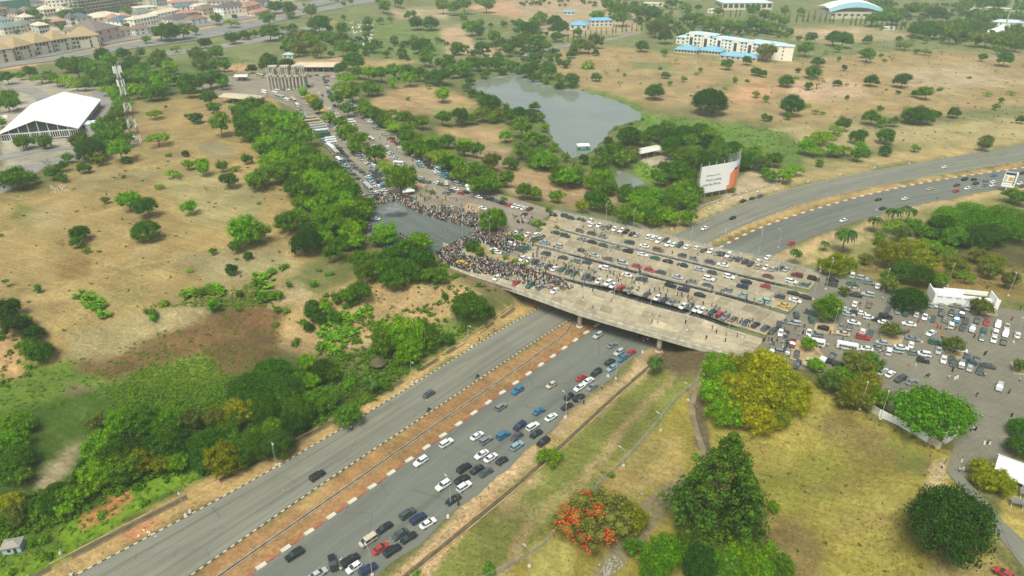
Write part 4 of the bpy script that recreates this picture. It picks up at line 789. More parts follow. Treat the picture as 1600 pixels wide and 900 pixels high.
T(1200, 225, 4, """490,570,80,p 670,480,52,p 355,625,34,p 175,685,48,p 790,430,60,p 880,420,60,p 1150,420,120,f 1200,480,120,f 1300,400,130,f 1400,450,150,f 1500,430,130,f 1560,500,120,f 1300,560,100,k 1180,570,100,g 1400,560,90,k 1580,340,60 1520,320,60 1080,520,80,m 800,500,70,l 700,580,50,b 850,560,70,d 900,520,60
1000,560,60 440,740,95,y 520,760,60,y 360,760,60,y 780,680,110,y 900,640,100,y 1000,620,80,l 980,720,110,y 1120,660,80,l 1180,760,90,d 700,640,60 860,800,80,m 960,820,90,m 1420,740,90,y 1400,800,60,d 1060,850,70 740,830,50 760,880,60,d 30,200,50,b 100,200,60,b 320,120,30 40,100,60 160,150,60,l 735,45,35,m
560,70,50 620,60,30 480,30,60,l 400,40,50,b 300,30,60,l 240,20,60,b 920,25,30 1350,5,50,d 580,20,50,b 1240,820,60,l 1500,850,60,d 620,720,50,d 1300,700,60,d""")
T(0, 450, 4, """50,130,80,m 20,180,60,k 110,240,80,k 160,210,50,b 200,290,60,m 170,350,60 250,400,80,k 180,400,50 1030,100,40,s 940,150,50,s 960,180,45,s 1250,20,60,s 1320,20,50,s 1370,70,25,s 750,820,120,b 900,820,120,g 1050,840,100,b 1200,830,80,d 1350,800,90,d 1550,620,130,k 1500,760,100,y 1580,720,80,m
100,830,90,b 180,860,60 600,850,70,d""")
T(400, 450, 4, """100,520,130,m 160,620,130,k 60,620,120,m 200,700,120,g 60,760,120,m 330,470,75,b 420,500,90,k 470,540,60 340,590,70,b 1330,110,118,m 900,280,150,b 830,330,120,g 960,400,100,b 1050,260,90,g 1100,330,75,g 760,250,60,b 720,600,60,p 590,600,50,b 1200,320,40,m 1285,265,28,s 600,620,50,s 830,530,30,s
460,700,50,y 250,860,80,k 320,690,60,b 350,130,60,m 390,180,50,k 440,130,50,b 560,50,70,b 650,20,80,m 500,60,40 1180,55,24,m 250,340,40,s 40,60,60,s 110,40,50,s 330,250,30,m 1450,150,40,m 820,610,60,s 700,680,50,s""")
T(0, 675, 4, """60,60,110,b 100,160,100,m 60,250,100,g 140,280,70 60,430,90,y 90,500,70,d 150,460,50 620,80,130,b 700,160,130,m 800,100,120,k 860,180,110,y 950,80,100,m 1050,100,110,g 760,260,90,k 640,220,90,g 550,230,80,k 1000,200,80,y 1150,60,80,k 1300,80,120,m 1380,160,130,y 1450,80,110,g 1500,180,70,m
1280,180,80,k 350,370,70,m 420,400,80,g 500,400,70,b 340,450,70,k 400,500,60,b 280,480,60 230,450,50,m 640,510,45,s 900,450,35,s 650,570,20,s 250,680,60,s 200,700,40,s 310,770,40,s 270,770,30,s 80,880,30,s 80,560,60,d 20,560,50""")
T(400, 675, 4, '60,30,60,g 20,60,60,d 150,20,50,s 1000,890,40,s 1450,860,60,s 40,120,45,s')
T(800, 450, 4, '895,470,62,p 1300,500,125,b 1430,480,120,u 1580,500,140,u 1290,640,130,b 1400,650,160,u 1530,640,165,u 1290,770,95,b 1400,790,120,b 1540,790,130,u 1700,590,125,y 1760,700,110,u 1660,800,100,y 1800,640,80,u')
T(800, 675, 4, """235,140,85,l 610,265,35,s 1275,420,330,n 1130,520,150,n 1470,420,170,n 1400,560,170,n 960,760,150,b 880,810,120,b 1050,720,110,g 770,720,80,g 1450,760,150,b 1350,830,140,g 1550,830,110,b 1180,800,140,k 1150,160,40,s 1640,470,50,b 1680,830,100,g 1600,740,80,b
560,250,14,s 520,330,18,s""")
T(1200, 675, 4, '1190,520,285,k 1400,270,110,y 1320,230,80,y 1470,330,90,y 1580,90,85,m')
T(1200, 450, 4, """375,110,108,b 900,60,105,k 1340,110,80,d 770,265,72,d 1170,360,68,d 1580,490,55,d 1590,870,70,m 250,350,60,b 310,480,60,b 560,450,110,d 470,560,110,g 650,480,90,g 560,640,100,y 640,590,80,y 700,690,75,b 500,700,80,d 400,600,80,d 1060,740,225,f 1000,700,110,f 590,700,80,d 480,20,40,d 1150,860,60,b
100,345,16,s""")
# the belt of trees beside the crowd is closed: fill between the crowns already placed
def TF(P, n, r0, r1, kinds, seed):
    r = random.Random(seed); P = PLOY(P); xs = [p[0] for p in P]; ys = [p[1] for p in P]; got = []; t = 0
    while len(got) < n and t < 6000:
        t += 1; x, y = r.uniform(min(xs), max(xs)), r.uniform(min(ys), max(ys))
        if poly_sd(P, np.array([x]), np.array([y]))[0] > 0 or any(abs(x-a) < r1*.8 and abs(y-b_) < r1*.55 for a, b_ in got): continue
        got.append((x, y))
    for x, y in sorted(got, key=lambda q: q[1]): tree(x, y, r.uniform(r0, r1), r.choice(kinds))
PLOY = lambda s: [tuple(map(float, w.split(','))) for w in s.split()]
TF('372,160 410,160 440,190 470,225 500,250 540,290 575,335 560,380 520,400 480,360 450,290 420,240 380,190', 46, 15, 21, 'bggbm', 1)
TF('560,410 640,405 690,425 680,440 600,440 560,420', 9, 14, 19, 'gmbk', 2)
TF('160,665 300,650 350,600 460,575 550,600 590,630 470,685 380,715 250,735 200,770 150,740', 22, 18, 30, 'mgkbgm', 3)
TF('520,150 620,190 700,240 800,290 780,300 690,250 600,205 530,165', 16, 12, 16, 'gbm', 4)
TF('880,270 980,300 1090,300 1080,345 960,345 930,320', 14, 13, 18, 'gbm', 5); TF('960,215 1090,195 1190,240 1170,280 1090,260 1000,240', 16, 13, 18, 'mgk', 6)
TF('90,88 160,85 300,110 340,140 200,150 130,130', 22, 10, 14, 'gbml', 7)
T(0, 0, 1, '728,136,8 738,146,7,m 752,156,8 768,164,7,m 790,170,8 812,172,7,b 836,166,8,m 846,182,9 852,200,8,b 735,126,8,m 760,117,8 785,112,7,m 812,111,8 838,122,8,m 852,128,7 876,134,8,m 866,230,9,b 884,246,8 912,250,9,m 938,236,8 950,222,8,m 1004,186,5,s 985,193,5,s 962,200,6,s')
T(0, 0, 1, '735,388,10,s 750,395,8,s 790,402,7,s 805,408,7,s 815,370,7,s 836,376,6,s 770,393,6,s 822,412,6,s 802,368,6,s 848,350,7,s 690,318,9,a')
TF('1240,70 1600,95 1600,190 1340,220 1240,150', 34, 3.5, 7, 'gmsla', 8); TF('880,110 1040,100 1240,130 1230,180 1040,160 920,130', 16, 3, 6, 'gsla', 9); TF('0,280 260,230 430,300 420,400 200,470 0,520', 12, 3, 8, 'slag', 10)
TF('410,440 560,440 560,500 430,520 330,480', 18, 6, 13, 'sbg', 11)
# the flame tree
x, y, z = GT(930, 808, 5.5); o = empty('flame_tree', (x, y, z), .3); R = 70/ppm(x, y, 5); ob('trunk', FLAM[1], o, scale=R*.9); ob('crown', FLAM[0], o, scale=(R*1.0, R*.85, R*.95), color=(.13,.15,.03))
thing(o, 'broad flame tree covered in orange-red blossom on the lawn', 'tree')
tree(984, 803, 32, 'y')
# ---- loose growth nobody could count: undergrowth, banana patches, weeds
def scatter(name, polys, n, protos, smin, smax, tint, seed, z0=0.0):
    r = np.random.default_rng(seed); VV = []; FF = []; CC = []; k = 0
    for P, cnt in polys:
        P = [tuple(p) for p in P]; xs = [p[0] for p in P]; ys = [p[1] for p in P]; c = 0
        cand = np.c_[r.uniform(min(xs), max(xs), cnt*4), r.uniform(min(ys), max(ys), cnt*4)]; ins = poly_sd(P, cand[:, 0], cand[:, 1]) < 0
        for px, py in cand[ins][:cnt]:
            x, y, z = GT(px, py); s = r.uniform(smin, smax); V, F, C = protos[r.integers(len(protos))]; a = r.uniform(0, 6.28); ca, sa = math.cos(a), math.sin(a)
            Q = V*s; Q = np.c_[Q[:, 0]*ca-Q[:, 1]*sa+x, Q[:, 0]*sa+Q[:, 1]*ca+y, Q[:, 2]+z]; VV.append(Q); FF += [[i+k for i in f] for f in F]; CC.append(np.clip(C+r.uniform(-.1, .3), 0, 1)); k += len(V)
    if not VV: return
    me = bpy.data.meshes.new(name); me.from_pydata(np.vstack(VV).tolist(), [], FF); me.materials.append(MATS['foliage']); at = me.attributes.new('clump', 'FLOAT', 'POINT'); at.data.foreach_set('value', np.concatenate(CC).astype(np.float32))
    o = ob(name, me, kind='stuff', color=tint); return o
def raw(dat): V, FF, C, _ = dat; return V, [list(f) for a in FF for f in a.tolist()], C
TINY = [raw(leaves(clumps('bush', s, 4), 2.2, .26, s, .4, .5)) for s in range(4)]
def raw_me(me): return np.array([v.co[:] for v in me.vertices]), [list(p.vertices) for p in me.polygons], np.full(len(me.vertices), .35)
BAN = [raw_me(b_) for b_ in banana]; TUFT = [raw_me(frond_mesh('grass_tuft', 7, .8, 1.2, .06, 1.3, s, 0, 2)) for s in (4, 5, 6)]
PLOY = lambda s: [tuple(map(float, w.split(','))) for w in s.split()]
o = scatter('undergrowth', [(PLOY('0,790 60,770 150,740 160,660 330,620 460,580 560,545 640,560 600,620 500,665 400,700 300,740 200,770 60,830 0,850'), 900), (PLOY('470,560 560,500 700,470 770,480 700,540 640,590 560,610'), 240), (PLOY('560,400 700,410 800,460 760,480 640,450 560,440'), 80), (PLOY('0,500 40,510 80,560 40,600 0,620'), 30)], 0, TINY, .9, 2.6, (.075,.17,.010), 3)
o['label'] = 'mixed dark undergrowth filling the ravine'
o = scatter('banana_patch', [(PLOY('505,495 580,482 560,515 525,555 500,552 495,520'), 90), (PLOY('130,455 150,463 172,495 160,500 140,485 112,460'), 34), (PLOY('455,600 510,560 520,580 470,640'), 40), (PLOY('390,430 430,420 435,470 400,475'), 30), (PLOY('280,455 350,448 350,462 290,468'), 26)], 0, BAN, 1.7, 2.8, (.095,.225,.014), 4)
FARB = [raw(leaves(clumps('dome', s, 9), 3.0, .2, s, 0, .8)) for s in range(3)]
o = scatter('woodland', [(PLOY('0,0 440,0 400,30 200,55 60,60 0,60'), 46), (PLOY('420,0 620,0 500,20 430,30'), 14), (PLOY('480,52 560,60 640,62 760,70 800,62 860,80 820,100 700,105 540,85'), 70), (PLOY('940,14 1060,12 1120,40 1230,42 1240,60 1060,58 1040,45 950,40'), 90), (PLOY('1400,15 1600,20 1600,75 1500,70 1390,50'), 110), (PLOY('1260,12 1600,3 1600,14 1290,16'), 50), (PLOY('800,25 860,30 870,60 810,75'), 22), (PLOY('690,2 800,2 960,2 1100,8 960,12 700,8'), 45), (PLOY('440,45 520,70 500,90 440,80'), 26), (PLOY('1040,62 1050,50 1240,48 1240,52'), 16), (PLOY('200,10 250,15 150,30 120,25'), 12), (PLOY('740,85 860,75 900,110 850,120 800,115'), 26)], 0, FARB, 3.5, 6.5, (.05,.115,.022), 12)
o['label'] = 'far-off woodland reading as dark green masses'
o = scatter('weeds', [(PLOY('230,570 330,560 370,600 355,640 280,655 190,640 170,620 200,590'), 1100), (PLOY('190,540 400,540 410,620 340,670 180,680 130,620'), 420), (PLOY('200,480 300,470 400,440 430,480 300,480'), 300), (PLOY('200,540 300,500 430,475 470,500 400,600 330,600 250,570'), 160), (PLOY('0,560 160,560 160,600 60,650 0,690'), 160), (PLOY('0,850 210,765 330,715 330,740 45,895 0,930'), 200), (PLOY('640,560 740,490 760,500 690,560'), 60)], 0, TINY, .45, 1.1, (.12,.24,.014), 5)
o = scatter('marsh_grass', [(PLOY('880,136 960,148 1010,178 1220,205 1260,232 1240,258 1100,225 1010,200 960,162'), 420), (PLOY('950,210 990,187 1005,200 960,220'), 60), (PLOY('985,255 1030,258 1040,285 1010,288'), 60)], 0, TINY, .5, 1.5, (.10,.20,.02), 6)
o = scatter('scrub', [(PLOY('490,40 700,30 700,85 560,90 490,70'), 160), (PLOY('230,110 400,85 420,105 240,150'), 130), (PLOY('700,60 800,60 800,110 700,110'), 90), (PLOY('1230,60 1600,60 1600,90 1250,110'), 220), (PLOY('740,60 900,60 960,80 860,100'), 60), (PLOY('860,60 1240,90 1600,90 1600,215 1330,230 1020,150'), 420), (PLOY('100,230 400,160 480,400 300,460 0,560 0,330'), 140)], 0, TINY, .35, 1.4, (.09,.15,.025), 7)
o = scatter('dry_scrub', [(PLOY('1290,420 1600,400 1600,460 1420,440'), 160), (PLOY('560,440 700,430 740,470 600,530 500,540'), 130), (PLOY('1100,745 1110,600 1200,570 1340,620 1500,710 1470,800 1600,900 1100,900'), 60), (PLOY('1330,620 1490,700 1480,715 1320,640'), 40)], 0, TINY, .3, 1.0, (.14,.12,.035), 8)
o = scatter('grass', [(PLOY('1110,600 1340,620 1500,710 1470,800 1600,900 850,900 980,740'), 2300), (PLOY('600,900 940,640 1050,560 1090,600 860,850 800,900'), 900), (PLOY('60,900 400,725 620,600 800,490 810,500 640,600 400,748 120,898'), 300), (PLOY('680,830 1020,550 1030,560 700,850'), 260)], 0, TUFT, .35, .8, (.26,.22,.055), 9)
print("d", round(time.time()-T0, 1))
# ---------------------------------------------------------------- vehicles
def loft(st, n6=True):
    V = []; F = []
    for (x, w, zb, zt) in st:
        zm = zb+(zt-zb)*.55
        V += [(x, -w*.9, zb), (x, -w, zm), (x, -w*.9, zt), (x, w*.9, zt), (x, w, zm), (x, w*.9, zb)]
    for i in range(len(st)-1):
        for k in range(6): a = i*6+k; b_ = i*6+(k+1) % 6; F.append((a, b_, b_+6, a+6))
    F += [(0, 5, 4, 3, 2, 1), tuple((len(st)-1)*6+k for k in range(6))]
    return V, F
def frust(xb0, xb1, wb, zb, xt0, xt1, wt, zt):
    V = [(xb0,-wb,zb),(xb1,-wb,zb),(xb1,wb,zb),(xb0,wb,zb),(xt0,-wt,zt),(xt1,-wt,zt),(xt1,wt,zt),(xt0,wt,zt)]
    return V, [(3,2,1,0),(4,5,6,7),(0,1,5,4),(1,2,6,5),(2,3,7,6),(3,0,4,7)]
SPEC = {
 'saloon': dict(L=[(2.35,.70,.42,.62),(2.15,.86,.26,.74),(1.2,.91,.24,.90),(.2,.92,.24,.95),(-1.3,.92,.24,.98),(-2.1,.87,.28,.95),(-2.35,.76,.42,.78)], cab=(-1.75,1.15,.80,.92,-1.1,.35,.62,1.43), wh=(1.42,-1.38,.33)),
 'suv': dict(L=[(2.35,.74,.5,.80),(2.2,.90,.34,1.0),(1.15,.95,.32,1.12),(-2.1,.95,.32,1.14),(-2.35,.88,.42,1.05)], cab=(-2.28,1.05,.86,1.08,-2.0,.35,.70,1.74), wh=(1.45,-1.42,.40)),
 'hatchback': dict(L=[(2.0,.68,.42,.64),(1.85,.84,.26,.80),(1.0,.88,.24,.95),(-1.75,.88,.24,1.0),(-1.98,.8,.4,.9)], cab=(-1.9,1.0,.80,.93,-1.5,.25,.64,1.50), wh=(1.25,-1.25,.31)),
 'van': dict(L=[(2.35,.78,.45,.9),(2.2,.92,.32,1.15),(1.6,.94,.3,1.2),(-2.3,.94,.3,1.2),(-2.4,.9,.4,1.1)], cab=(-2.36,1.75,.90,1.15,-2.3,1.0,.82,1.95), wh=(1.5,-1.5,.36)),
 'pickup': dict(L=[(2.6,.78,.5,.85),(2.4,.92,.36,1.02),(1.3,.95,.34,1.10),(-2.5,.95,.4,1.10),(-2.6,.9,.45,1.0)], cab=(-.75,1.2,.86,1.08,-.6,.5,.72,1.72), wh=(1.6,-1.6,.42))}
PARTS = {}
for k, S in SPEC.items():
    V, F = loft(S['L']); mb = MB(); mb.add(V, F); c = S['cab']
    top = MB(); top.add(*frust(c[4]-.04, c[5]+.04, c[6]+.03, c[7]-.03, c[4]+.1, c[5]-.1, c[6]-.08, c[7]+.035))
    for sy in (-1, 1):
        for xb, xt in ((c[0], c[4]), (c[1], c[5]), ((c[0]+c[1])/2-.1, (c[4]+c[5])/2-.1)): top.beam((xb, sy*(c[2]+.005), c[3]), (xt, sy*(c[6]+.015), c[7]), .075)
        mb.box(c[1]-.35, c[1]-.15, sy*.98-.09, sy*.98+.09, c[3]+.02, c[3]+.17)
    if k == 'pickup': top.box(-2.5, -.85, -.8, .8, 1.1, 1.13)
    gb2 = MB(); gb2.add(*frust(*c))
    wm = MB(); r_ = S['wh'][2]
    tv = [(r_*math.cos(6.283*i/10), yy, r_*math.sin(6.283*i/10)) for yy in (-.11, .11) for i in range(10)]
    wm.add(tv, [(i, (i+1) % 10, 10+(i+1) % 10, 10+i) for i in range(10)]+[tuple(range(10)), tuple(range(10, 20))[::-1]], [0]*10+[0, 0])
    rv = [(.62*r_*math.cos(6.283*i/8), yy, .62*r_*math.sin(6.283*i/8)) for yy in (-.118, .118) for i in range(8)]
    wm.add(rv, [tuple(range(8)), tuple(range(8, 16))[::-1]], 1)
    hm = MB(); hm.box(-.06, .06, -.17, .17, -.07, .07)
    L0 = S['L'][0][0]-.1; L1 = S['L'][-1][0]+.06; PARTS[k] = (mb.me('body', ['car_paint']), top.me('roof', ['car_paint']), gb2.me('windows', ['glass']), wm.me('wheel', ['tyre', 'rim']), hm.me('headlight', ['headlight']), hm.me('taillight', ['taillight']), S['wh'], L0, L1, S['L'][0][3], S['L'][-1][3])
    al = MB(); al.add(mb.V, mb.F, 0); al.add(top.V, top.F, 0); al.add(gb2.V, gb2.F, 1)
    for wx in S['wh'][:2]:
        for sy in (-1, 1): al.add([(x+wx, y+sy*.84, z+r_) for x, y, z in wm.V], wm.F, [2]*len(wm.F))
    PARTS[k+'_one'] = (al.V, al.F, al.M)
def bus_parts(L, W_, H, nm):
    b_ = MB(); V, F = loft([(L/2, W_*.46, .5, H-.35), (L/2-.25, W_*.5, .4, H), (-L/2+.1, W_*.5, .4, H), (-L/2, W_*.47, .5, H-.1)]); b_.add(V, F)
    g = MB(); n = int(L/1.1)
    for sy in (-1, 1):
        for i in range(n): x = -L/2+.5+i*(L-1.2)/n; g.box(x, x+.8, sy*W_*.5-.03*(1), sy*W_*.5+.03, H*.5, H*.80)
    g.box(L/2-.12, L/2+.03, -W_*.42, W_*.42, H*.45, H*.85); g.box(-L/2-.02, -L/2+.1, -W_*.36, W_*.36, H*.55, H*.85)
    rf = MB(); rf.box(-L*.2, L*.2, -.5, .5, H-.01, H+.14); return b_.me('body', ['car_paint']), g.me('windows', ['glass']), rf.me('roof_vent', ['car_paint'])
BUS = {'coach': (bus_parts(11, 2.6, 3.1, 'coach'), 11, .5), 'minibus': (bus_parts(6.8, 2.1, 2.5, 'minibus'), 6.8, .4)}
CARS = []
def ang(px, py, dx, dy, z):
    a = G(px-dx, py-dy, z); b_ = G(px+dx, py+dy, z); return math.atan2(b_[1]-a[1], b_[0]-a[0])
cr = random.Random(3)
def car(px, py, kind, colr, dx, dy, z, where):
    if kind in ('coach', 'minibus'): hc = 1.4
    else: hc = .7
    x, y = G(px, py, z+hc); 
    for c in CARS:
        if math.hypot(c[0]-x, c[1]-y) < 2.0: return
    a = ang(px, py, dx, dy, z)
    if cr.random() < .5: a += math.pi
    CARS.append((x, y, z, a+cr.uniform(-.03, .03), kind, colr, px, py, where))
DK = {'s': 'suv', 'h': 'hatchback', 'v': 'van', 'p': 'pickup', 'b': 'coach', 'm': 'minibus'}
CC = dict(w='white', s='silver', g='grey', d='dark', k='black', n='navy', b='blue', l='lightblue', t='teal', e='green', r='red', m='maroon', i='beige', y='yellow', o='brown', q='turquoise')
def C(ox, oy, s, z, where, dx, dy, txt):
    for w in txt.split():
        q = w.split(','); k = DK.get(q[3], None) if len(q) > 3 and q[3] else None
        if k is None: k = cr.choice(['saloon', 'saloon', 'saloon', 'suv', 'hatchback'])
        ddx, ddy = (float(q[4]), float(q[5])) if len(q) > 5 else (dx, dy)
        car(ox+float(q[0])/s, oy+float(q[1])/s, k, CC[q[2]], ddx, ddy, z, where)
HW = 'in the queue on the near carriageway'; 
C(400, 675, 4, 0, HW, 4, -2.55, '240,765,k,s 388,885,s 480,820,k,s,1,4.4 590,800,k,s 612,845,w 700,860,n 700,680,i,v 778,725,r 852,740,k,s 897,638,d 952,660,k 802,598,k 947,510,d 1013,540,n 1075,568,w 1232,422,k 1302,340,w 1290,297,k 1170,333,w,s 1300,225,k,s 1382,232,k 1437,250,d 1538,178,k 1468,158,w 1410,138,w 1030,183,w 1190,68,w 1437,50,g 1382,22,w 1545,20,b')
C(400, 450, 4, 0, HW, 4, -2.6, '1532,742,g,s')
C(400, 675, 4, 0, 'alone on the far carriageway', 4, -2.5, '383,272,k,s'); C(400, 450, 4, 0, 'alone on the far carriageway near the bushes', 4, -2.4, '1078,662,d')
C(800, 450, 4, 0, HW, 4, -2.5, '245,605,i 35,640,b 168,768,b 245,805,w 48,862,n 130,865,w 355,678,k 418,685,k,s 345,738,k 432,558,r 478,578,w 422,620,w 500,617,g 527,528,k,s 612,460,k 668,402,s,s 745,402,r 690,440,b 625,497,l 627,355,g 537,296,s 795,293,k 850,300,r')
C(800, 675, 4, 0, HW, 4, -2.6, '30,25,d 150,10,k 195,62,k,s 32,85,l')
FH = 'on the highway beyond the bridge'
C(1200, 225, 4, 0, FH, 4, -1.2, '472,475,w 145,620,r 690,345,k 858,340,w 718,400,k 1012,280,i 1180,256,m 1175,292,r 1248,275,w 1228,220,k 1288,220,k 1298,245,k 1360,230,g 1410,235,w 1352,257,g 1405,257,w 1412,196,b 1530,257,b 1575,245,w 1105,142,w 1590,180,k 1590,262,d')
C(800, 225, 4, 0, FH, 4, -1.9, '1205,525,w 1380,460,k 1445,353,k 1502,340,k 1550,326,d')
D4 = 'on the rearmost bridge deck'; D3 = 'on the third bridge deck'; D2 = 'on the second bridge deck'; D1 = 'on the front bridge deck'
S_ = (4, -3.0); A_ = (5, 1.25)
C(840, 320, 6.667, 8.01, D4, *S_, '550,165,w 565,205,w 645,210,w 690,230,g 740,230,d 805,248,w 875,265,w 925,275,k 985,300,k 1040,310,s 1160,330,w 1210,345,w 1262,375,w 1340,360,d 1360,410,w 1420,412,w 1480,415,d 1560,435,w')
C(840, 320, 6.667, 8.01, D4, *A_, '165,100,k 290,115,d 350,135,d 455,150,d 440,268,o 565,295,d 680,325,g 955,390,d 1110,425,w 1255,468,o 1505,525,d')
C(1040, 340, 6.667, 8.01, D4, *S_, '328,312,w 398,335,d 470,348,w 535,370,g 592,375,k 655,390,w 690,420,g 762,430,d 830,455,d 885,480,d 970,450,w 970,505,i 1050,515,w 1120,530,s 1195,525,d 1260,535,s 1070,410,w 238,300,i')
C(1040, 340, 6.667, 8.01, D4, *A_, '170,392,d 295,425,g 465,460,d 595,490,w 1070,610,m 1370,598,m,s 1310,665,w 1440,700,e 1540,635,k,s')
C(840, 320, 6.667, 8.01, D3, *A_, '185,285,d 290,320,d 460,355,g 570,385,k 685,418,d 825,445,g 940,480,k,s 1095,515,w 1222,550,e 1355,585,k 1510,625,k 70,390,l 210,425,s 460,475,d 590,520,s 730,560,o 895,605,s 1035,635,r 1165,675,r 1280,700,d 1460,750,s')
C(1040, 340, 6.667, 8.01, D3, *A_, '355,535,s 490,570,d 450,635,w,s 660,615,w,s 840,665,k 800,715,n,s 1040,710,r 1190,820,d 1330,785,k 1350,860,w 1460,825,k 130,620,g 275,665,g 440,705,d 645,755,g 805,800,l 1030,865,q'); C(1060, 420, 6.667, 8.01, D3, *A_, '1095,375,y')
C(680, 330, 6.667, 8.01, D3, *S_, '840,225,w 880,195,g 960,240,w 1055,245,w 1030,285,d 1110,265,g'); C(680, 330, 6.667, 8.01, D3, *A_, '1135,325,l 1275,355,s')
C(680, 330, 6.667, 8.01, D2, *S_, '910,490,w 975,505,w 1045,525,d 1105,550,g 1180,575,d 1245,595,w 1325,600,e 1390,625,d 1450,645,d'); C(680, 330, 6.667, 8.01, D2, *A_, '1150,440,d 1330,480,d 1460,515,g 1580,530,d 800,340,w 750,385,g 615,400,w 650,425,w 720,440,g 850,390,d 905,405,d 950,380,e')
C(840, 320, 6.667, 8.01, D2, *A_, '260,550,d 395,580,g 540,605,d 690,655,w,s 935,730,w 1085,775,d 1385,840,k,s 1520,880,n'); C(840, 320, 6.667, 8.01, D2, *S_, '495,755,d 560,765,d 640,790,w 735,815,w 790,835,w 870,865,r 955,875,g')
C(860, 420, 6.667, 8.01, D2, *S_, '1005,265,d 1115,300,w 1190,320,n 1265,345,g 1385,385,w 1450,395,d 1525,415,w 1580,430,w'); C(860, 420, 6.667, 8.01, D2, *A_, '1560,270,k')
C(1060, 420, 6.667, 8.01, D2, *S_, '350,450,n 430,475,r 490,500,g 575,520,o 705,555,d 805,580,k 908,612,d 980,645,d')
BE = 'at the bridge right end'
C(1060, 420, 6.667, 8.01, BE, 1, 4.5, '1065,665,w,,-.8,4.5 1050,580,d,,-.8,4.5 1228,480,d,s 1385,525,e 1190,780,m,s,-1,4.5'); C(1060, 420, 6.667, 8.01, BE, *A_, '1375,455,d 1510,615,k')
C(680, 330, 6.667, 8.01, D1, *S_, '985,770,e 1090,790,g 1245,825,w 640,690,w 840,745,r'); C(680, 330, 6.667, 8.01, D1, *A_, '700,570,e 265,540,y 330,560,y'); C(840, 320, 6.667, 8.01, D1, *A_, '190,805,d')
PK = 'in the paved car park'
C(1200, 400, 6.667, 8.01, PK, 5, .9, '675,250,k 660,295,d 885,290,e 890,345,i 915,405,k 1040,400,s 840,605,s 895,690,w 780,805,i 990,845,r,s 1225,630,k,s 1215,690,w 1470,705,w'); C(1200, 400, 6.667, 8.01, PK, 1.3, -4.5, '905,495,w 1055,505,o 1280,450,g 1320,395,d 1325,500,d 1250,560,d 1355,570,g 1435,590,e 850,740,d 760,730,g 985,785,w 1070,800,d')
C(1200, 450, 4, 8.01, PK, 1, -4.5, '928,163,w 980,178,w 1032,190,d 1085,155,d 1147,155,k 1212,160,k 1107,197,g 1178,195,b 1238,202,d 1307,202,d 1368,212,r 1437,228,w 1495,238,i 1145,232,w 1217,245,d 1277,255,s 1350,268,e 1422,275,w 1485,285,w,s 1560,292,w 1338,310,g 1412,318,w 1473,335,d 895,352,w 1067,388,s 1098,447,w 1160,465,d 1210,478,g 1262,497,s 1245,432,d 1302,447,d 1325,515,d 1447,617,s 180,478,d,s,3,-4 405,420,d,,2,-4')
C(1200, 450, 4, 8.01, PK, 5, .9, '905,315,g 1050,340,e 712,340,s 800,390,s,s 835,370,w 970,412,w,s 970,452,k 1020,280,w,,4,-2.4 765,535,w,,4,-3 715,520,w,,4,-3 828,567,d,s,4,-2 900,585,g,,4,-2 1200,385,w 495,360,w,m 290,335,w,m 330,475,w,m,2.2,-4 250,460,i,p,2.2,-4')
C(1200, 675, 4, 7.6, 'on the grass at the bottom right corner', 4, 2.4, '1485,885,r')
PZ = 'on the crowded plaza approach'
C(400, 100, 6.667, 8.01, PZ, 5, -.6, '555,570,w,b 590,597,w,b 625,627,w,b 645,650,w,b 660,675,w,b 670,703,w,b 685,735,e,b 770,775,w,m 780,797,w,m 790,822,w,m 965,590,w,m 990,612,w,m')
C(400, 100, 6.667, 8.01, PZ, 5, 1.5, '90,285,w,m 85,305,w,m 195,300,w,m 245,340,w,b 320,370,w,m 40,120,w,b 180,255,s 215,265,w 280,262,d 330,262,w 385,258,s 500,235,s 540,225,d 440,250,y')
C(400, 100, 6.667, 8.01, PZ, 3.5, 3, '390,375,i,b 430,425,w,m 780,870,w,b 470,480,d 655,300,w 690,325,d 1200,780,w,m 1370,865,w 800,370,k 815,430,g')
C(400, 100, 6.667, 8.01, PZ, 4, .6, '490,510,s 510,535,w 680,370,l 770,460,w 790,480,s 830,510,w 870,545,w 910,565,s 1000,640,w 1010,665,d 1205,840,w 885,360,w 905,400,w 985,440,s 1000,465,g 1045,510,d 1105,525,w 1130,555,s 1160,580,s 1190,600,w 1240,650,s 1250,670,g 1340,735,s 1410,775,d 1430,805,r 1480,830,d 1500,865,w 560,125,d 630,115,o 690,120,w 750,125,r 800,130,w 740,170,d 545,410,w 650,510,d 670,545,s 740,620,w 755,645,g 830,690,s')
C(400, 225, 4, 8.01, PZ, 3.5, 3, '470,20,w,b 495,50,w,b 515,95,w,m 700,270,w,b 893,118,w,m,4,.4 1190,250,i,m,.6,4')
C(400, 225, 4, 8.01, PZ, 4, 1, '520,25,d 530,45,k 545,60,d 560,75,d 565,95,g 590,110,d 600,125,s 615,135,g 625,150,d 645,160,g 665,175,d 690,190,g 700,205,w 715,225,l 720,242,s 555,150,d 585,175,g 610,190,d 635,215,d 660,235,s 730,290,w 760,265,w 775,280,s 800,285,w 745,320,d 820,20,w 835,55,w 855,65,l 860,82,w 880,90,s 695,120,w 1020,95,d 1045,110,d 1070,130,k 1120,170,w 1140,185,s 1175,203,t 1210,215,d 1030,215,s 1040,235,d 1070,237,g 1130,240,w 1155,252,e 1260,250,s,v 1190,305,g 1222,290,d 1245,280,w 1280,305,r 1310,300,k 1325,272,w,v,.6,4 1395,330,w 1430,335,d 1465,345,k 1500,355,e 1545,370,k 1580,380,r 1415,400,w 950,330,r 970,338,e 505,12,g 770,300,w 790,305,s 1090,148,d 1000,80,d 980,60,d 905,20,s 930,35,w')
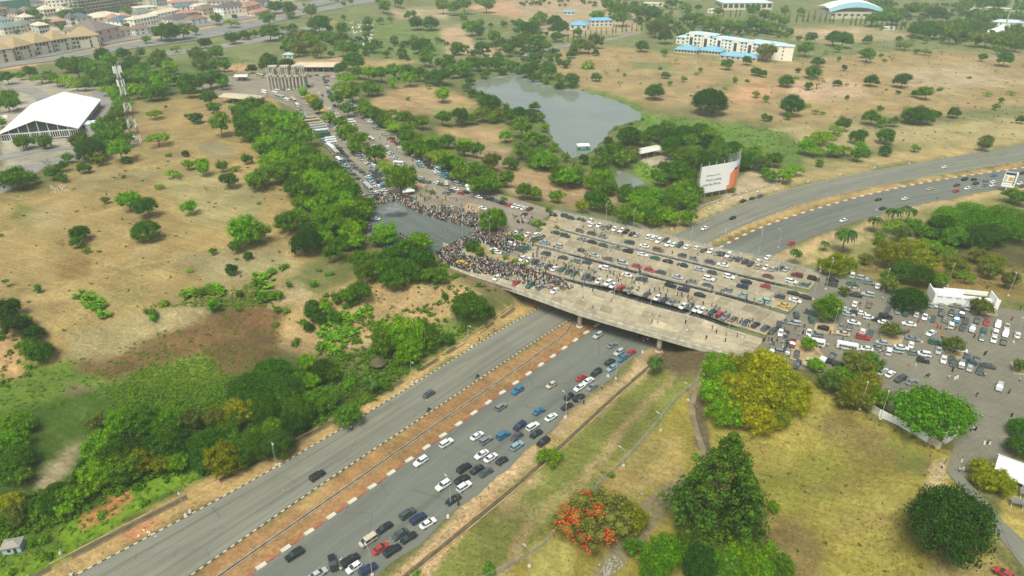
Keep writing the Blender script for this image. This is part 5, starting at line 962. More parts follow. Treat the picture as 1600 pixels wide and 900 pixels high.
C(800, 225, 4, 8.01, PZ, 4, -2, '15,385,w 45,390,w 75,400,w 110,405,m 75,440,d'); C(400, 225, 4, 8.01, 'on the swirled tarmac ringed by the crowd', 4, .4, '745,466,w')
# random fill of the thickly parked approach
fr = random.Random(8)
for (x0, y0, x1, y1, n, off) in ((512,178,566,250,22,7), (574,250,600,300,14,8), (620,200,660,262,12,0), (655,228,705,280,13,0), (545,160,600,200,14,0), (505,120,520,160,6,0), (560,300,590,312,5,5), (505,220,548,268,13,0), (680,262,740,300,9,0)):
    for i in range(int(n*1.6)):
        t = (i+fr.random()*.4)/(n*1.6); car(x0+(x1-x0)*t+fr.uniform(-off, off), y0+(y1-y0)*t, fr.choice(['saloon', 'suv', 'saloon', 'hatchback', 'van']), fr.choice(['white', 'silver', 'white', 'grey', 'dark', 'dark', 'black', 'blue', 'lightblue', 'beige']), 4, 1, 8.01, PZ)
for (x0, y0, x1, y1, n) in ((1290,478,1380,500,7), (1225,500,1290,528,4), (1400,470,1560,482,9), (1330,540,1440,552,6), (1480,560,1560,572,3), (1200,545,1260,556,4), (1330,430,1390,452,5), (1290,560,1340,580,3)):
    for i in range(n):
        t = (i+fr.random()*.5)/n; v = fr.random() < .5; car(x0+(x1-x0)*t, y0+(y1-y0)*t+fr.uniform(-3, 3), fr.choice(['saloon', 'suv', 'saloon', 'hatchback']), fr.choice(['white', 'silver', 'white', 'dark', 'grey', 'black']), 1 if v else 5, -4.5 if v else .9, 8.01, PK)
CARS.sort(key=lambda c: math.hypot(c[0], c[1]))
NAMEC = dict(dark='dark grey', lightblue='pale blue')
nveh = 0; rest = []
for (x, y, z, a, k, colr, px, py, where) in CARS:
    cn = NAMEC.get(colr, colr)
    if k in BUS:
        (bm_, gm_, rm_), L, wr = BUS[k]; colr = cr.choice(['white', 'silver', 'beige', 'white']) if where == PZ and colr == 'white' and k == 'coach' else colr; cn = NAMEC.get(colr, colr); o = empty(k if k != 'coach' else 'coach_bus', (x, y, z), a); P_ = PAINT[colr]
        for q, mm in (('body', bm_), ('windows', gm_), ('roof_vent', rm_)): ob(q, mm, o, color=P_)
        wm = PARTS['suv'][3]
        for wx in (L*.31, -L*.3):
            for sy in (-1, 1): ob('wheel', wm, o, (wx, sy*(1.15 if k == 'coach' else .95), .44), scale=1.1)
        thing(o, '%s %s %s' % (cn, 'coach' if k == 'coach' else 'minibus', where), 'bus', 'buses among the parked vehicles'); continue
    nveh += 1
    if nveh > 300: rest.append((x, y, z, a, k, colr)); continue
    nm = {'saloon': 'saloon_car', 'suv': 'suv_car', 'hatchback': 'hatchback_car', 'van': 'minivan', 'pickup': 'pickup_truck'}[k]
    o = empty(nm, (x, y, z), a); P_ = PARTS[k]; pc = PAINT[colr]; near = ppm(x, y, z)*4.6 > 15
    ob('body', P_[0], o, color=pc); ob('roof', P_[1], o, color=pc); ob('windows', P_[2], o)
    for wx in P_[6][:2]:
        for sy in (-1, 1): ob('wheel', P_[3], o, (wx, sy*.84, P_[6][2]))
    if near:
        for sy in (-1, 1): ob('headlight', P_[4], o, (P_[7], sy*.6, P_[9]-.02)); ob('taillight', P_[5], o, (P_[8], sy*.66, P_[10]-.1))
    lab = {'saloon': 'saloon car', 'suv': 'tall estate-style car', 'hatchback': 'small hatchback', 'van': 'minivan', 'pickup': 'pickup truck'}[k]
    thing(o, '%s %s %s' % (cn, lab, where), 'car', 'vehicles '+where)
pal = ['glass', 'tyre']+['paint_'+k for k in PAINT]; VV = []; FF = []; MM = []; kk = 0
for (x, y, z, a, k, colr) in rest:
    V, F, M = PARTS[k+'_one']; ca, sa = math.cos(a), math.sin(a); pi_ = pal.index('paint_'+colr)
    VV += [(v[0]*ca-v[1]*sa+x, v[0]*sa+v[1]*ca+y, v[2]+z) for v in V]; FF += [tuple(i+kk for i in f) for f in F]; MM += [pi_ if m_ == 0 else m_-1 for m_ in M]; kk += len(V)
if rest: o = ob('distant_parked_cars', me_py('distant_parked_cars', VV, FF, pal, MM), kind='stuff', label='mass of parked cars at the far end of the plaza approach')
print('cars', len(CARS), 'trees', tcount)
# ---------------------------------------------------------------- people
def skin_person(pose, gown=False):
    V = [(0,0,.93),(0,.0,1.15),(0,0,1.38),(0,0,1.5),(0,.02,1.60),(0,.02,1.70)]; E = [(0,1),(1,2),(2,3),(3,4),(4,5)]; R = [.15,.14,.17,.062,.095,.075]
    sw = {'stand': 0, 'walk': .28, 'arms': .05, 'point': .1}[pose]
    if gown: V += [(0,0,.55),(0,0,.16)]; E += [(0,6),(6,7)]; R += [.19,.24]
    for s in (-1, 1):
        k = len(V); V += [(s*.1,0,.86),(s*.12,s*sw*.5,.48),(s*.13,s*sw-.03*s,.09),(s*.13,s*sw+.14,.04)]; E += [(0,k),(k,k+1),(k+1,k+2),(k+2,k+3)]; R += [.1,.075,.05,.045]
        k = len(V); up = {'stand': 0, 'walk': 0, 'arms': .45, 'point': .42 if s > 0 else 0}[pose]
        V += [(s*.2,0,1.40),(s*.27,-s*sw*.3+up*.3,1.12+up*.4),(s*.26,-s*sw*.4+.06+up*.6,.86+up*1.2),(s*.25,-s*sw*.4+.1+up*.7,.78+up*1.4)]; E += [(2,k),(k,k+1),(k+1,k+2),(k+2,k+3)]; R += [.08,.055,.042,.045]
    me = bpy.data.meshes.new('person'); me.from_pydata(V, E, []); o = bpy.data.objects.new('person', me); COL.objects.link(o); m_ = o.modifiers.new('skin', 'SKIN')
    for i, sv in enumerate(me.skin_vertices[0].data): sv.radius = (R[i], R[i]*(.72 if i in (0,1,2) else 1)); sv.use_root = (i == 0)
    dg = bpy.context.evaluated_depsgraph_get(); e = o.evaluated_get(dg); q = bpy.data.meshes.new_from_object(e); COL.objects.unlink(o); bpy.data.objects.remove(o)
    VV = [v.co[:] for v in q.vertices]; FF = [tuple(p.vertices) for p in q.polygons]; M = []
    for p in q.polygons:
        c = p.center
        if c.z > 1.665: M.append(3)
        elif c.z > 1.47: M.append(2)
        elif abs(c.x) > .2 and c.z < 1.05 and c.z > .7 and pose in ('stand', 'walk'): M.append(2 if not gown else 0)
        elif c.z < .09: M.append(3)
        elif c.z < .93 and abs(c.x) < .2: M.append(0 if gown else 1)
        else: M.append(0)
    return VV, FF, M
POSES = [skin_person('stand'), skin_person('walk'), skin_person('point'), skin_person('stand', True), skin_person('arms')]
PPL = []; pr = random.Random(21)
SH = ['white']*10+['black']*14+['navy']*4+['grey']*3+['red', 'red', 'blue', 'blue', 'yellow', 'green', 'pink', 'cream', 'teal', 'orange']; TR = ['black', 'denim', 'black', 'grey', 'navy', 'black', 'khaki']
def man(px, py, z, where, shirt=None, gown=None, scr=None):
    x, y = G(px, py, z+.8) if not callable(z) else (0, 0)
    PPL.append((x, y, z, pr.uniform(0, 6.28), pr.randrange(5) if gown is None else gown, shirt or pr.choice(SH), pr.choice(TR), where))
for w in '883,480 990,550,black 1005,545,black 1130,555,white 1170,560,white,3 1185,555,white,3 1307,665,black 1510,645,navy 1155,510,black 1355,410,black 1362,405,black 1525,795,black 1340,800,white 700,395,white 1345,540,black 1355,540,cream 1270,880,white 1285,875,white 1300,880,black 630,238,black 220,275 170,255,black 940,205,red 1060,240,red 1080,245,orange 1095,270,orange 1090,300,yellow 1115,250,white 1172,250,black 865,275,red 850,280,black 1290,300 60,215,black 75,235,black 1580,125,black 1527,190,red 880,270,red 1050,232,orange 240,140 255,150 262,190 330,190,white 345,195,white 350,185 560,125 718,65,white 575,100 1577,570,white 108,290 120,300 30,345,black 40,350,black 15,345,white'.split():
    q = w.split(','); man(1200+float(q[0])/4, 450+float(q[1])/4, 8.01, 'on the car park paving', q[2] if len(q) > 2 else None, int(q[3]) if len(q) > 3 else None)
for a, b_, s_ in ((1355,65,'white'),(1375,62,'red'),(1390,65,'white'),(1213,175,'white'),(1112,183,'black'),(1092,212,'white'),(1225,225,'white'),(1200,235,'cream')): man(1200+a/4, 675+b_/4, 8.01, 'near the car park exit', s_)
for px, py, s_ in ((1453,714,'pink'),(1524,886,'navy'),(1531,888,'blue'),(1553,862,'red')):
    x, y, z = GT(px, py); PPL.append((x, y, z, pr.uniform(0, 6), 0, s_, 'black', 'on the grass of the golden field'))
for px, py, s_ in ((532,875,'white'),(532.5,889,'white'),(710,781,'white'),(716,786,'black'),(941,604,'cream'),(912,629,'black'),(905,626,'white'),(1005.5,533,'white'),(1012,531,'white'),(886,630,'white'),(763,521,'white'),(772,515,'black'),(749,530,'black'),(549,668,'white'),(1464,309,'black')): man(px, py, 0, 'beside the highway', s_)
def fill(P, n, where, z=8.01, gap=.55):
    P = PLOY(P); xs = [p[0] for p in P]; ys = [p[1] for p in P]; W_ = gl(P, z); A = np.array(W_); c = 0; tries = 0; cell = {}
    cx = [a for a, _ in W_]; cy = [b for _, b in W_]
    while c < n and tries < 40:
        tries += 1; X = RNG.uniform(min(cx), max(cx), 1500); Y = RNG.uniform(min(cy), max(cy), 1500); ok = poly_sd(W_, X, Y) < 0
        for x, y in zip(X[ok], Y[ok]):
            k = (int(x/gap), int(y/gap))
            if k in cell: continue
            if any(abs(cc[0]-x) < 2.6 and abs(cc[1]-y) < 2.6 and abs((x-cc[0])*math.sin(cc[3])-(y-cc[1])*math.cos(cc[3])) < 1.0 and abs((x-cc[0])*math.cos(cc[3])+(y-cc[1])*math.sin(cc[3])) < 2.5 for cc in CARS): continue
            cell[k] = 1; PPL.append((float(x), float(y), z, pr.uniform(0, 6.28), pr.randrange(5), pr.choice(SH), pr.choice(TR), where)); c += 1
            if c >= n: break
CR = 'in the crowd around the tarmac'
fill('580,306 612,302 640,310 668,328 700,338 748,352 748,361 700,348 664,338 642,328 618,317 578,322', 520, CR, gap=.45); fill('668,322 700,325 740,334 760,350 748,358 700,340', 260, CR)
fill('682,396 700,386 735,368 752,362 790,372 800,378 760,382 735,384 720,390 728,402 762,408 820,418 826,428 790,432 740,428 692,414', 1400, CR, gap=.42)
fill('752,362 800,376 815,386 795,396 768,386 745,374', 300, CR); fill('760,404 850,425 880,440 900,452 870,455 800,440 750,425', 420, 'on the crowded front deck end'); fill('625,366 648,374 645,380 625,378', 20, CR); fill('574,340 580,340 582,362 574,362', 14, CR)
fill('755,352 830,372 850,395 800,385', 90, 'between the deck ends'); fill('700,318 790,330 800,346 760,348 700,330', 34, 'on the tarmac behind the crowd'); fill('800,338 835,340 830,352 805,350', 26, 'between the deck ends'); fill('640,290 700,300 720,318 650,312', 26, 'on the tarmac behind the crowd')
fill('800,400 850,392 1000,440 1180,500 1190,520 1000,468 830,420', 130, D2, gap=.8); fill('840,372 1000,415 1220,480 1215,488 1000,428 830,380', 30, D3, gap=1); fill('880,335 1000,368 1270,445 1260,452 1000,388 860,350', 16, D4, gap=1); fill('880,440 1000,478 1180,535 1120,540 1000,510 880,470', 16, D1, gap=1)
fill('600,200 700,280 690,290 590,215', 16, PZ); fill('1200,520 1300,500 1330,540 1240,545', 24, 'at the bridge right end', gap=.8); fill('1180,530 1240,535 1230,552 1185,545', 14, 'at the bridge right end', gap=.8)
PPL.sort(key=lambda c: math.hypot(c[0], c[1])); cache = {}
for i, (x, y, z, a, p, s_, t_, where) in enumerate(PPL[:300]):
    key = (p, s_, t_)
    if key not in cache: V, F, M = POSES[p]; cache[key] = me_py('person', V, F, ['cloth_'+s_, 'cloth_'+t_, 'skin', 'hair'], M)
    o = ob('person', cache[key], None, (x, y, z), a); thing(o, 'person in %s top, %s trousers, %s' % (s_, t_, where) if p != 3 else 'person in long %s robe %s' % (s_, where), 'person', 'people '+where)
pal = ['skin', 'hair']+['cloth_'+k for k in CLOTH]; VV = []; FF = []; MM = []; kk = 0
for (x, y, z, a, p, s_, t_, where) in PPL[300:]:
    V, F, M = POSES[p]; ca, sa = math.cos(a), math.sin(a); mm = {0: pal.index('cloth_'+s_), 1: pal.index('cloth_'+t_), 2: 0, 3: 1}
    VV += [(v[0]*ca-v[1]*sa+x, v[0]*sa+v[1]*ca+y, v[2]+z) for v in V]; FF += [tuple(i+kk for i in f) for f in F]; MM += [mm[q] for q in M]; kk += len(V)
o = ob('crowd', me_py('crowd', VV, FF, pal, MM), kind='stuff', label='dense crowd of spectators around the swirled tarmac'); print('people', len(PPL))
print("e", round(time.time()-T0, 1))
# ---------------------------------------------------------------- buildings
wm_ = MB(); wm_.box(-.5, .5, -.06, .03, 0, 1, 0); WIN = wm_.me('window', ['dark_window']); fm = MB()
for a in ((-.58, .58, -.09, -.02, -.1, 0), (-.58, .58, -.09, -.02, 1, 1.08), (-.58, -.5, -.09, -.02, 0, 1), (.5, .58, -.09, -.02, 0, 1)): fm.box(*a)
WFR = fm.me('frame', ['frame_white'])
def base2(p0, p1, zl=None):
    a = GT(*p0); b_ = GT(*p1); z = min(a[2], b_[2])
    return a, b_, z, math.atan2(b_[1]-a[1], b_[0]-a[0]), math.hypot(b_[0]-a[0], b_[1]-a[1])
def hip(L, D, h, rh, ov=.7, gable=False):
    r = min(L, D)/2 if not gable else 0; V = [(-ov,-ov,h),(L+ov,-ov,h),(L+ov,D+ov,h),(-ov,D+ov,h)]
    if L >= D: V += [(r if not gable else -ov, D/2, h+rh), (L-r if not gable else L+ov, D/2, h+rh)]; F = [(0,1,5,4),(1,2,5),(2,3,4,5),(3,0,4)]
    else: V += [(L/2, r if not gable else -ov, h+rh), (L/2, D-r if not gable else D+ov, h+rh)]; F = [(0,1,4),(1,2,5,4),(2,3,5),(3,0,4,5)]
    V += [(v[0], v[1], h-.3) for v in V[:4]]; F += [(0,6,7,1),(1,7,8,2),(2,8,9,3),(3,9,6,0),(6,9,8,7)]; return V, F
def house(p0, p1, D, h, rh, wc, rc, label, cat='house', name='house', storeys=2, nw=4, gable=False, ww=1.1, group=None, side=True, flat=False, wfr=False):
    a, b_, z, an, L = base2(p0, p1); o = empty(name, (a[0], a[1], z), an)
    mb = MB(); mb.box(0, L, 0, D, -2, h); ob('wall', mb.me('wall', ['wall_paint']), o, color=wc)
    if flat: mb = MB(); mb.box(-.3, L+.3, -.3, D+.3, h, h+.35); ob('roof', mb.me('roof', ['roofing']), o, color=rc)
    else: ob('roof', me_py('roof', *hip(L, D, h+.05, rh, .7, gable), ['roofing']), o, color=rc)
    sh = h/storeys
    for s_ in range(storeys):
        for i in range(nw):
            x = L*(i+.5)/nw; w = ob('window', WIN, o, (x, 0, s_*sh+sh*.32), 0, (ww*1.3, 1.5, sh*.52)); 
            if wfr: ob('frame', WFR, w)
        if side:
            for i in range(max(1, int(D/6))):
                y = D*(i+.5)/max(1, int(D/6)); ob('window', WIN, o, (L, y, s_*sh+sh*.32), math.pi/2, (ww, 1, sh*.45)); ob('window', WIN, o, (0, y, s_*sh+sh*.32), -math.pi/2, (ww, 1, sh*.45))
    thing(o, label, cat, group); return o, L
CR_ = (.72,.66,.52); WH = (.84,.84,.80); PK_ = (.62,.48,.40); GR = (.20,.21,.2); BR = (.22,.16,.125); DKR = (.12,.11,.11); RD = (.44,.22,.16); BL = (.22,.42,.52); GNR = (.16,.24,.23); TANR = (.62,.57,.42); SLT = (.10,.16,.19)
G1 = 'houses in the distant estate'
for p0, p1, D, h, rh, wc, rc, lb, st, nw in [
 ((0,44),(25,41),22,9,4,WH,GNR,'white house with a grey-green roof at the far left edge',2,5), ((8,55),(40,50),20,8,5,CR_,GNR,'cream house with a grey-green hip roof behind the unfinished terrace',2,5), ((36,50),(58,46),18,8,5,CR_,(.18,.2,.17),'cream house with a darker mossy roof',2,3),
 ((0,25),(18,22),20,8,4,RD,BR,'brown-roofed block beside the green-netted building',2,3), ((76,12),(128,9),24,10,3,WH,TANR,'long white house with a pale roof at the top left',2,8), ((88,24),(122,22),26,5,4,TANR,TANR,'low pale-roofed hall between dark trees',1,4),
 ((84,42),(116,38),14,6,2,GR,RD,'low building with a rusty red roof',1,4), ((122,40),(146,36),18,8,6,CR_,SLT,'blue-slate roofed house beside the pale warehouse',2,3), ((146,36),(198,30),34,6,5,CR_,TANR,'wide warehouse with a pale cream roof',1,6),
 ((155,68),(192,59),42,13,9,PK_,(.20,.165,.145),'pinkish block under a big dark brown hip roof',2,3), ((190,58),(214,54),16,7,4,CR_,BR,'small cream house with brown roof by the road',2,3), ((190,45),(216,40),22,9,5,WH,SLT,'white house with dark blue hip roof',2,4),
 ((212,44),(250,36),16,10,3,WH,TANR,'long white terrace with a pale parapet roof',2,8), ((248,33),(284,25),16,9,3,WH,TANR,'second long white terrace further right',2,7), ((213,22),(248,19),20,8,2,CR_,TANR,'cream flat-topped house behind the white terraces',2,4), ((216,30),(244,26),20,7,5,CR_,(.17,.2,.18),'mossy hip-roofed house above the white terrace',1,3),
 ((212,56),(238,52),14,7,4,WH,BR,'white-walled house with brown roof beside the roadside trees',2,3), ((268,50),(302,44),16,7,4,PK_,(.24,.22,.2),'pink-walled house with a grey roof near the trees',2,4), ((272,38),(304,33),18,6,5,CR_,DKR,'dark hip-roofed house behind roadside trees',1,3), ((300,40),(326,36),14,7,4,WH,BR,'white house with brown roof between trees',2,3),
 ((246,10),(262,8),16,24,2,(.42,.48,.5),(.3,.35,.37),'blue-grey tall block beside the frame building',5,4), ((270,14),(312,11),20,9,4,CR_,RD,'long cream house with a terracotta roof',2,8), ((275,19),(308,17),18,7,6,CR_,SLT,'slate-blue hip-roofed house behind cream one',1,4), ((284,28),(320,22),16,5,3,RD,RD,'low house with faded red roof',1,5),
 ((308,20),(328,17),12,9,3,WH,TANR,'small white gabled house',2,3), ((325,12),(366,10),18,8,5,CR_,(.2,.17,.15),'brown-roofed cream house in the back row',2,6), ((318,24),(340,20),16,8,5,PK_,BR,'pink house with brown hip roof',2,3),
 ((350,24),(390,18),20,10,5,WH,DKR,'white mansion with a black hip roof near the road',2,7), ((370,8),(386,7),14,9,4,CR_,TANR,'small cream house behind the mansion',2,2), ((386,20),(408,14),16,8,5,(.55,.42,.33),RD,'house with a faded terracotta roof beside the mansion',2,3),
 ((390,6),(420,4),16,9,3,WH,TANR,'white house at the rear right of the estate',2,4), ((402,14),(422,10),16,8,6,WH,DKR,'white house with steep dark roof at the estate corner',2,3), ((398,26),(424,20),12,5,3,CR_,RD,'low house with an orange-red roof at the road end',1,3), ((424,16),(440,13),10,6,2,(.6,.4,.34),RD,'small pinkish hut at the estate end',1,2)]:
    house(p0, p1, D, h, rh, wc, rc, lb, 'house', 'house', st, nw, group=G1, ww=1.6)
hr = random.Random(31); HP = [r_[2:4] for r_ in REG if r_[0].get('group') == G1]
for i in range(400):
    px, py = hr.uniform(0, 425), hr.uniform(-14, 56)
    if py > 66-px*.13 or any(abs(px-a-8) < 17 and abs(py-b_) < 8 for a, b_ in HP) or (110 < px < 235 and py < 34): continue
    wn_, wc = hr.choice((('white', WH), ('cream', CR_), ('pinkish', PK_), ('grey', (.5,.5,.46)))); rn_, rc = hr.choice((('brown', BR), ('dark', DKR), ('terracotta', RD), ('mossy', GNR), ('pale', TANR), ('blue-grey', SLT)))
    w_ = hr.uniform(10, 20); o, L = house((px, py), (px+w_, py-w_*.13), hr.uniform(12, 20), hr.choice((6, 8, 10)), hr.uniform(3, 5.5), wc, rc, 'distant %s-walled house with %s roof in the estate' % (wn_, rn_), 'house', 'house', 2, 4, group=G1, ww=1.9); HP.append((px, py))
# unfinished terrace: five blocks with straw-coloured roofs
for i, (p0, p1) in enumerate((((-24,103),(28,95)), ((29,94),(58,88)), ((60,87),(87,82)), ((88,82),(115,77)), ((116,77),(160,73)))):
    a, b_, z, an, L = base2(p0, p1); o = empty('unfinished_house', (a[0], a[1], z), an); D = 22; h = 12.5
    mb = MB(); mb.box(0, L-1.2, 0, D, -2, h); mb.box(L*.25, L*.6, -1.8, 0, -1, h*.68); mb.box(L*.68, L*.9, -1, 0, -1, h-1); ob('wall', mb.me('wall', ['wall_paint']), o, color=(.55,.53,.40))
    ob('roof', me_py('roof', *hip(L-1.2, D, h+.05, 8.5, 1.4), ['roofing']), o, color=(.38,.29,.155))
    for s_ in range(3):
        for k in range(5 if i < 4 else 8):
            ob('window', WIN, o, ((L-1.2)*(k+.5)/(5 if i < 4 else 8), -.02 if not (.25 < (k+.5)/5 < .9) else -1.03, s_*4.1+1.2), 0, (2.2, 2, 2.5))
        ob('window', WIN, o, (L-1.2, D*.3, s_*4.1+1.2), math.pi/2, (2.2, 2, 2.3)); ob('window', WIN, o, (0, D*.3, s_*4.1+1.2), -math.pi/2, (2.2, 2, 2.3))
    thing(o, ['unfinished pale house at the left edge with straw-coloured roof', 'second unfinished terrace house from the left edge', 'middle unfinished terrace house with straw-coloured roof', 'fourth unfinished terrace house with balcony block', 'widest unfinished house at the right end of the terrace'][i], 'house', 'row of unfinished terrace houses')
# concrete frame building and its green-netted neighbour
def frame(p0, p1, D, h, n, m, fl, label, net=False):
    a, b_, z, an, L = base2(p0, p1); o = empty('frame_building', (a[0], a[1], z), an)
    for k in range(fl+1): mb = MB(); mb.box(0, L, 0, D, h*k/fl-.25, h*k/fl); ob('floor_slab', mb.me('floor_slab', ['grey_concrete']), o)
    cm_ = MB(); cm_.box(-.28, .28, -.28, .28, 0, h); cme = cm_.me('column', ['pale_concrete'])
    for i in range(n+1):
        for j in range(m+1): ob('column', cme, o, (L*i/n, D*j/m, 0))
    if net: mb = MB(); mb.box(L*.1, L*.9, -.4, -.3, 1, h); ob('safety_net', mb.me('safety_net', ['green_net']), o)
    thing(o, label, 'building')
frame((128,27),(228,10), 26, 26, 22, 3, 6, 'long bare concrete frame of a six-storey building under construction'); frame((0,19),(55,12), 24, 14, 10, 2, 4, 'half-built block wrapped in green safety net', True)
# cream hotel-like block, blue roofs
HG = 'parts of the cream block with blue roofs'
for p0, p1, D, h, nw, lb in (((1056,68),(1070,70),18,8,2,'low stepped left end of the cream block'), ((1070,73),(1112,78),20,15,7,'left wing of the cream four-storey block'), ((1112,78),(1160,85),18,13.5,8,'middle wing of the cream four-storey block'), ((1160,86),(1206,93),26,14,7,'right wing of the cream four-storey block with blank end wall')):
    o, L = house(p0, p1, D, h, 2.2, (.90,.87,.76), (.46,.64,.72), lb, 'building', 'hotel_block', 4 if h > 10 else 2, nw, group=HG, side=False, ww=1.5)
    if h > 10:
        for t in (.22, .75): mb = MB(); mb.box(L*t-3.5, L*t+3.5, -.8, 2, -1, h+2.2); ob('stair_tower', mb.me('stair_tower', ['wall_paint']), o, color=(.90,.87,.76)); ob('window', WIN, o, (L*t, -.84, 2.5), 0, (3.6, 1, 9))
house((1205,94),(1237,96), 12, 15, 1.5, (.90,.85,.72), (.46,.62,.66), 'tall blank end block of the cream building', 'building', 'hotel_block', 4, 1, group=HG, side=False, ww=.9)
for p0, p1, D, rh, lb in (((1054,82),(1088,85),22,4,'left blue hip-roofed hall before the cream block'), ((1092,84),(1126,87),22,4,'second blue hip-roofed hall before the cream block'), ((1124,92),(1182,97),16,3,'long low blue-roofed hall before the cream block')): house(p0, p1, D, 4, rh, (.55,.52,.38), (.20,.43,.56), lb, 'building', 'blue_roofed_hall', 1, 7, group='blue-roofed halls', ww=1.6)
for p0, p1, D, h, rh, nw, lb in (((890,46),(917,47),22,6,4,3,'blue-roofed school hall with blank cream gable'), ((923,42),(957,41),14,8,3,5,'two-storey school block with bright blue roof'), ((862,41),(880,40),8,4,1.5,3,'low blue-roofed shed left of the school'), ((880,23),(898,23),12,4,2,3,'small blue-roofed shed on red earth')): house(p0, p1, D, h, rh, (.68,.62,.50), (.16,.42,.62), lb, 'building', 'school_building', 2 if h > 7 else 1, nw, group='blue-roofed school buildings', ww=2.2)
# domed hall and its long neighbour
a, b_, z, an, L = base2((1294, 30), (1378, 30)); o = empty('domed_hall', (a[0], a[1], z), an); V = []; F = []; n = 16; D = 52
for j, y in enumerate((0, 6, D/2, D)):
    for i in range(n+1): t = i/n; V.append((L*t, y, 8+(1.5 if j == 0 else 6 if j == 1 else 8 if j == 2 else 4)+(9 if j else 7)*math.sin(math.pi*t)))
for j in range(3):
    for i in range(n): q = j*(n+1)+i; F.append((q, q+1, q+n+2, q+n+1))
ob('roof', me_py('roof', V, F, ['roofing', 'white_fabric'], [0]*n+[1]*(2*n)), o, color=(.22,.42,.48)); mb = MB(); mb.box(2, L-2, 2, D-2, -1, 10); ob('wall', mb.me('wall', ['wall_paint']), o, color=(.58,.54,.42))
for i in range(8): ob('window', WIN, o, (L*(i+.7)/8.4, 1.97, 4.5), 0, (5, 1, 2.6))
thing(o, 'white arched-roof sports hall with a blue-grey front rim', 'building')
house((1128,16),(1206,15), 40, 11, 5, (.66,.62,.5), (.56,.66,.70), 'large hall with pale blue-grey roof at the top edge', 'building', 'large_hall', 1, 9, ww=5); house((1105,20),(1122,22), 10, 5, 2, WH, TANR, 'small white-roofed store beside the large hall', 'building', 'store', 1, 2)
house((1550,40),(1600,42), 16, 5, 3, WH, (.5,.6,.68), 'low pale blue-roofed building at the far right', 'building', 'low_building', 1, 6); house((1512,15),(1592,20), 10, 5, 1, WH, (.65,.62,.52), 'long low white shed beyond the trees at top right', 'building', 'long_shed', 1, 8); house((1380,46),(1398,47), 5, 3, 1, WH, (.6,.6,.58), 'tiny roadside store by the white hall', 'building', 'store', 1, 2)
house((1000,9),(1036,10), 14, 4, 1.5, WH, TANR, 'pale low building at the edge of the distant pitch', 'building', 'low_building', 1, 4); house((442,92),(458,92), 9, 4, 2, (.55,.6,.5), (.35,.5,.42), 'pale green-roofed kiosk behind the stone gateway', 'building', 'kiosk', 1, 2)
mb = MB()
a = GT(1567, 52); o = empty('radio_mast', (a[0], a[1], a[2])); mb.cone(0, 0, 0, 62, 1.1, .3, 6); ob('mast', mb.me('mast', ['mesh_fence']), o); mb = MB(); mb.cone(0, 0, 0, 11, 22, .5, 12); ob('tent_roof', mb.me('tent_roof', ['white_fabric']), o); thing(o, 'slim mast rising through a blue-white tented roof at far right', 'mast')
a = GT(1453, 30); o = empty('radio_mast', (a[0], a[1], a[2])); mb = MB(); mb.cone(0, 0, 0, 24, .7, .3, 6); ob('mast', mb.me('mast', ['pole_paint']), o); thing(o, 'pale pole rising among the far right trees', 'mast')
# great white marquee, gable towards us
a = Vector(G(3, 222, 8)); b_ = Vector(G(125, 212, 8)); c_ = Vector(G(147, 161, 8)); an = math.atan2((b_-a).y, (b_-a).x); L = (b_-a).length; u = (b_-a)/L; v = Vector((-u.y, u.x)); D = (c_-b_).dot(v); o = empty('marquee', (a.x, a.y, 8), an); D *= .86; H0, H1 = 5.4, 12.8
V = [(-.8,-1,H0),(L/2,-1,H1),(L+.8,-1,H0),(-.8,D,H0),(L/2,D,H1),(L+.8,D,H0)]; V += [(x, y, z-.5) for x, y, z in V]
ob('roof', me_py('roof', V, [(0,1,4,3),(1,2,5,4),(6,9,10,7),(7,10,11,8),(0,6,7,1),(1,7,8,2),(3,4,10,9),(4,5,11,10),(0,3,9,6),(2,8,11,5)], ['white_fabric']), o)
mb = MB(); mb.box(.3, L-.3, .3, D-1, -.5, H0-.6); ob('wall', mb.me('wall', ['dark_window']), o); mb = MB(); mb.add([(.3,.25,H0-.6),(L-.3,.25,H0-.6),(L/2,.25,H1-1.1),(.3,.6,H0-.6),(L-.3,.6,H0-.6),(L/2,.6,H1-1.1)], [(0,1,2),(5,4,3),(0,3,4,1),(1,4,5,2),(2,5,3,0)]); ob('gable', mb.me('gable', ['dark_window']), o)
for i in range(1, 8): t = i/8; hh = H0+(H1-H0)*(1-abs(2*t-1)); mb = MB(); mb.beam((L*t, .1, 0), (L*t, .1, hh-.4), .5); ob('mullion', mb.me('mullion', ['frame_white']), o)
for i in range(34): mb = MB(); x = L*(i+.5)/34; mb.box(x-.13, x+.13, 0, .2, 0, H0-.9); ob('lower_post', mb.me('lower_post', ['frame_white']), o)
mb = MB(); mb.box(0, L, -.1, .2, H0-1.2, H0-.5); mb.box(0, L, 0, .2, 0, .5); ob('crossbar', mb.me('crossbar', ['frame_white']), o)
for i in range(12): mb = MB(); y = D*(i+.5)/12; mb.box(L-.2, L-.05, y-.15, y+.15, 0, H0-.5); ob('side_post', mb.me('side_post', ['frame_white']), o)
thing(o, 'huge white gabled marquee with a dark glazed front', 'marquee')
house((127,205),(151,203), 9, 4.2, 0, (.62,.66,.68), (.74,.77,.78), 'pale blue flat-roofed cabin beside the white marquee', 'building', 'cabin', 1, 2, flat=True)
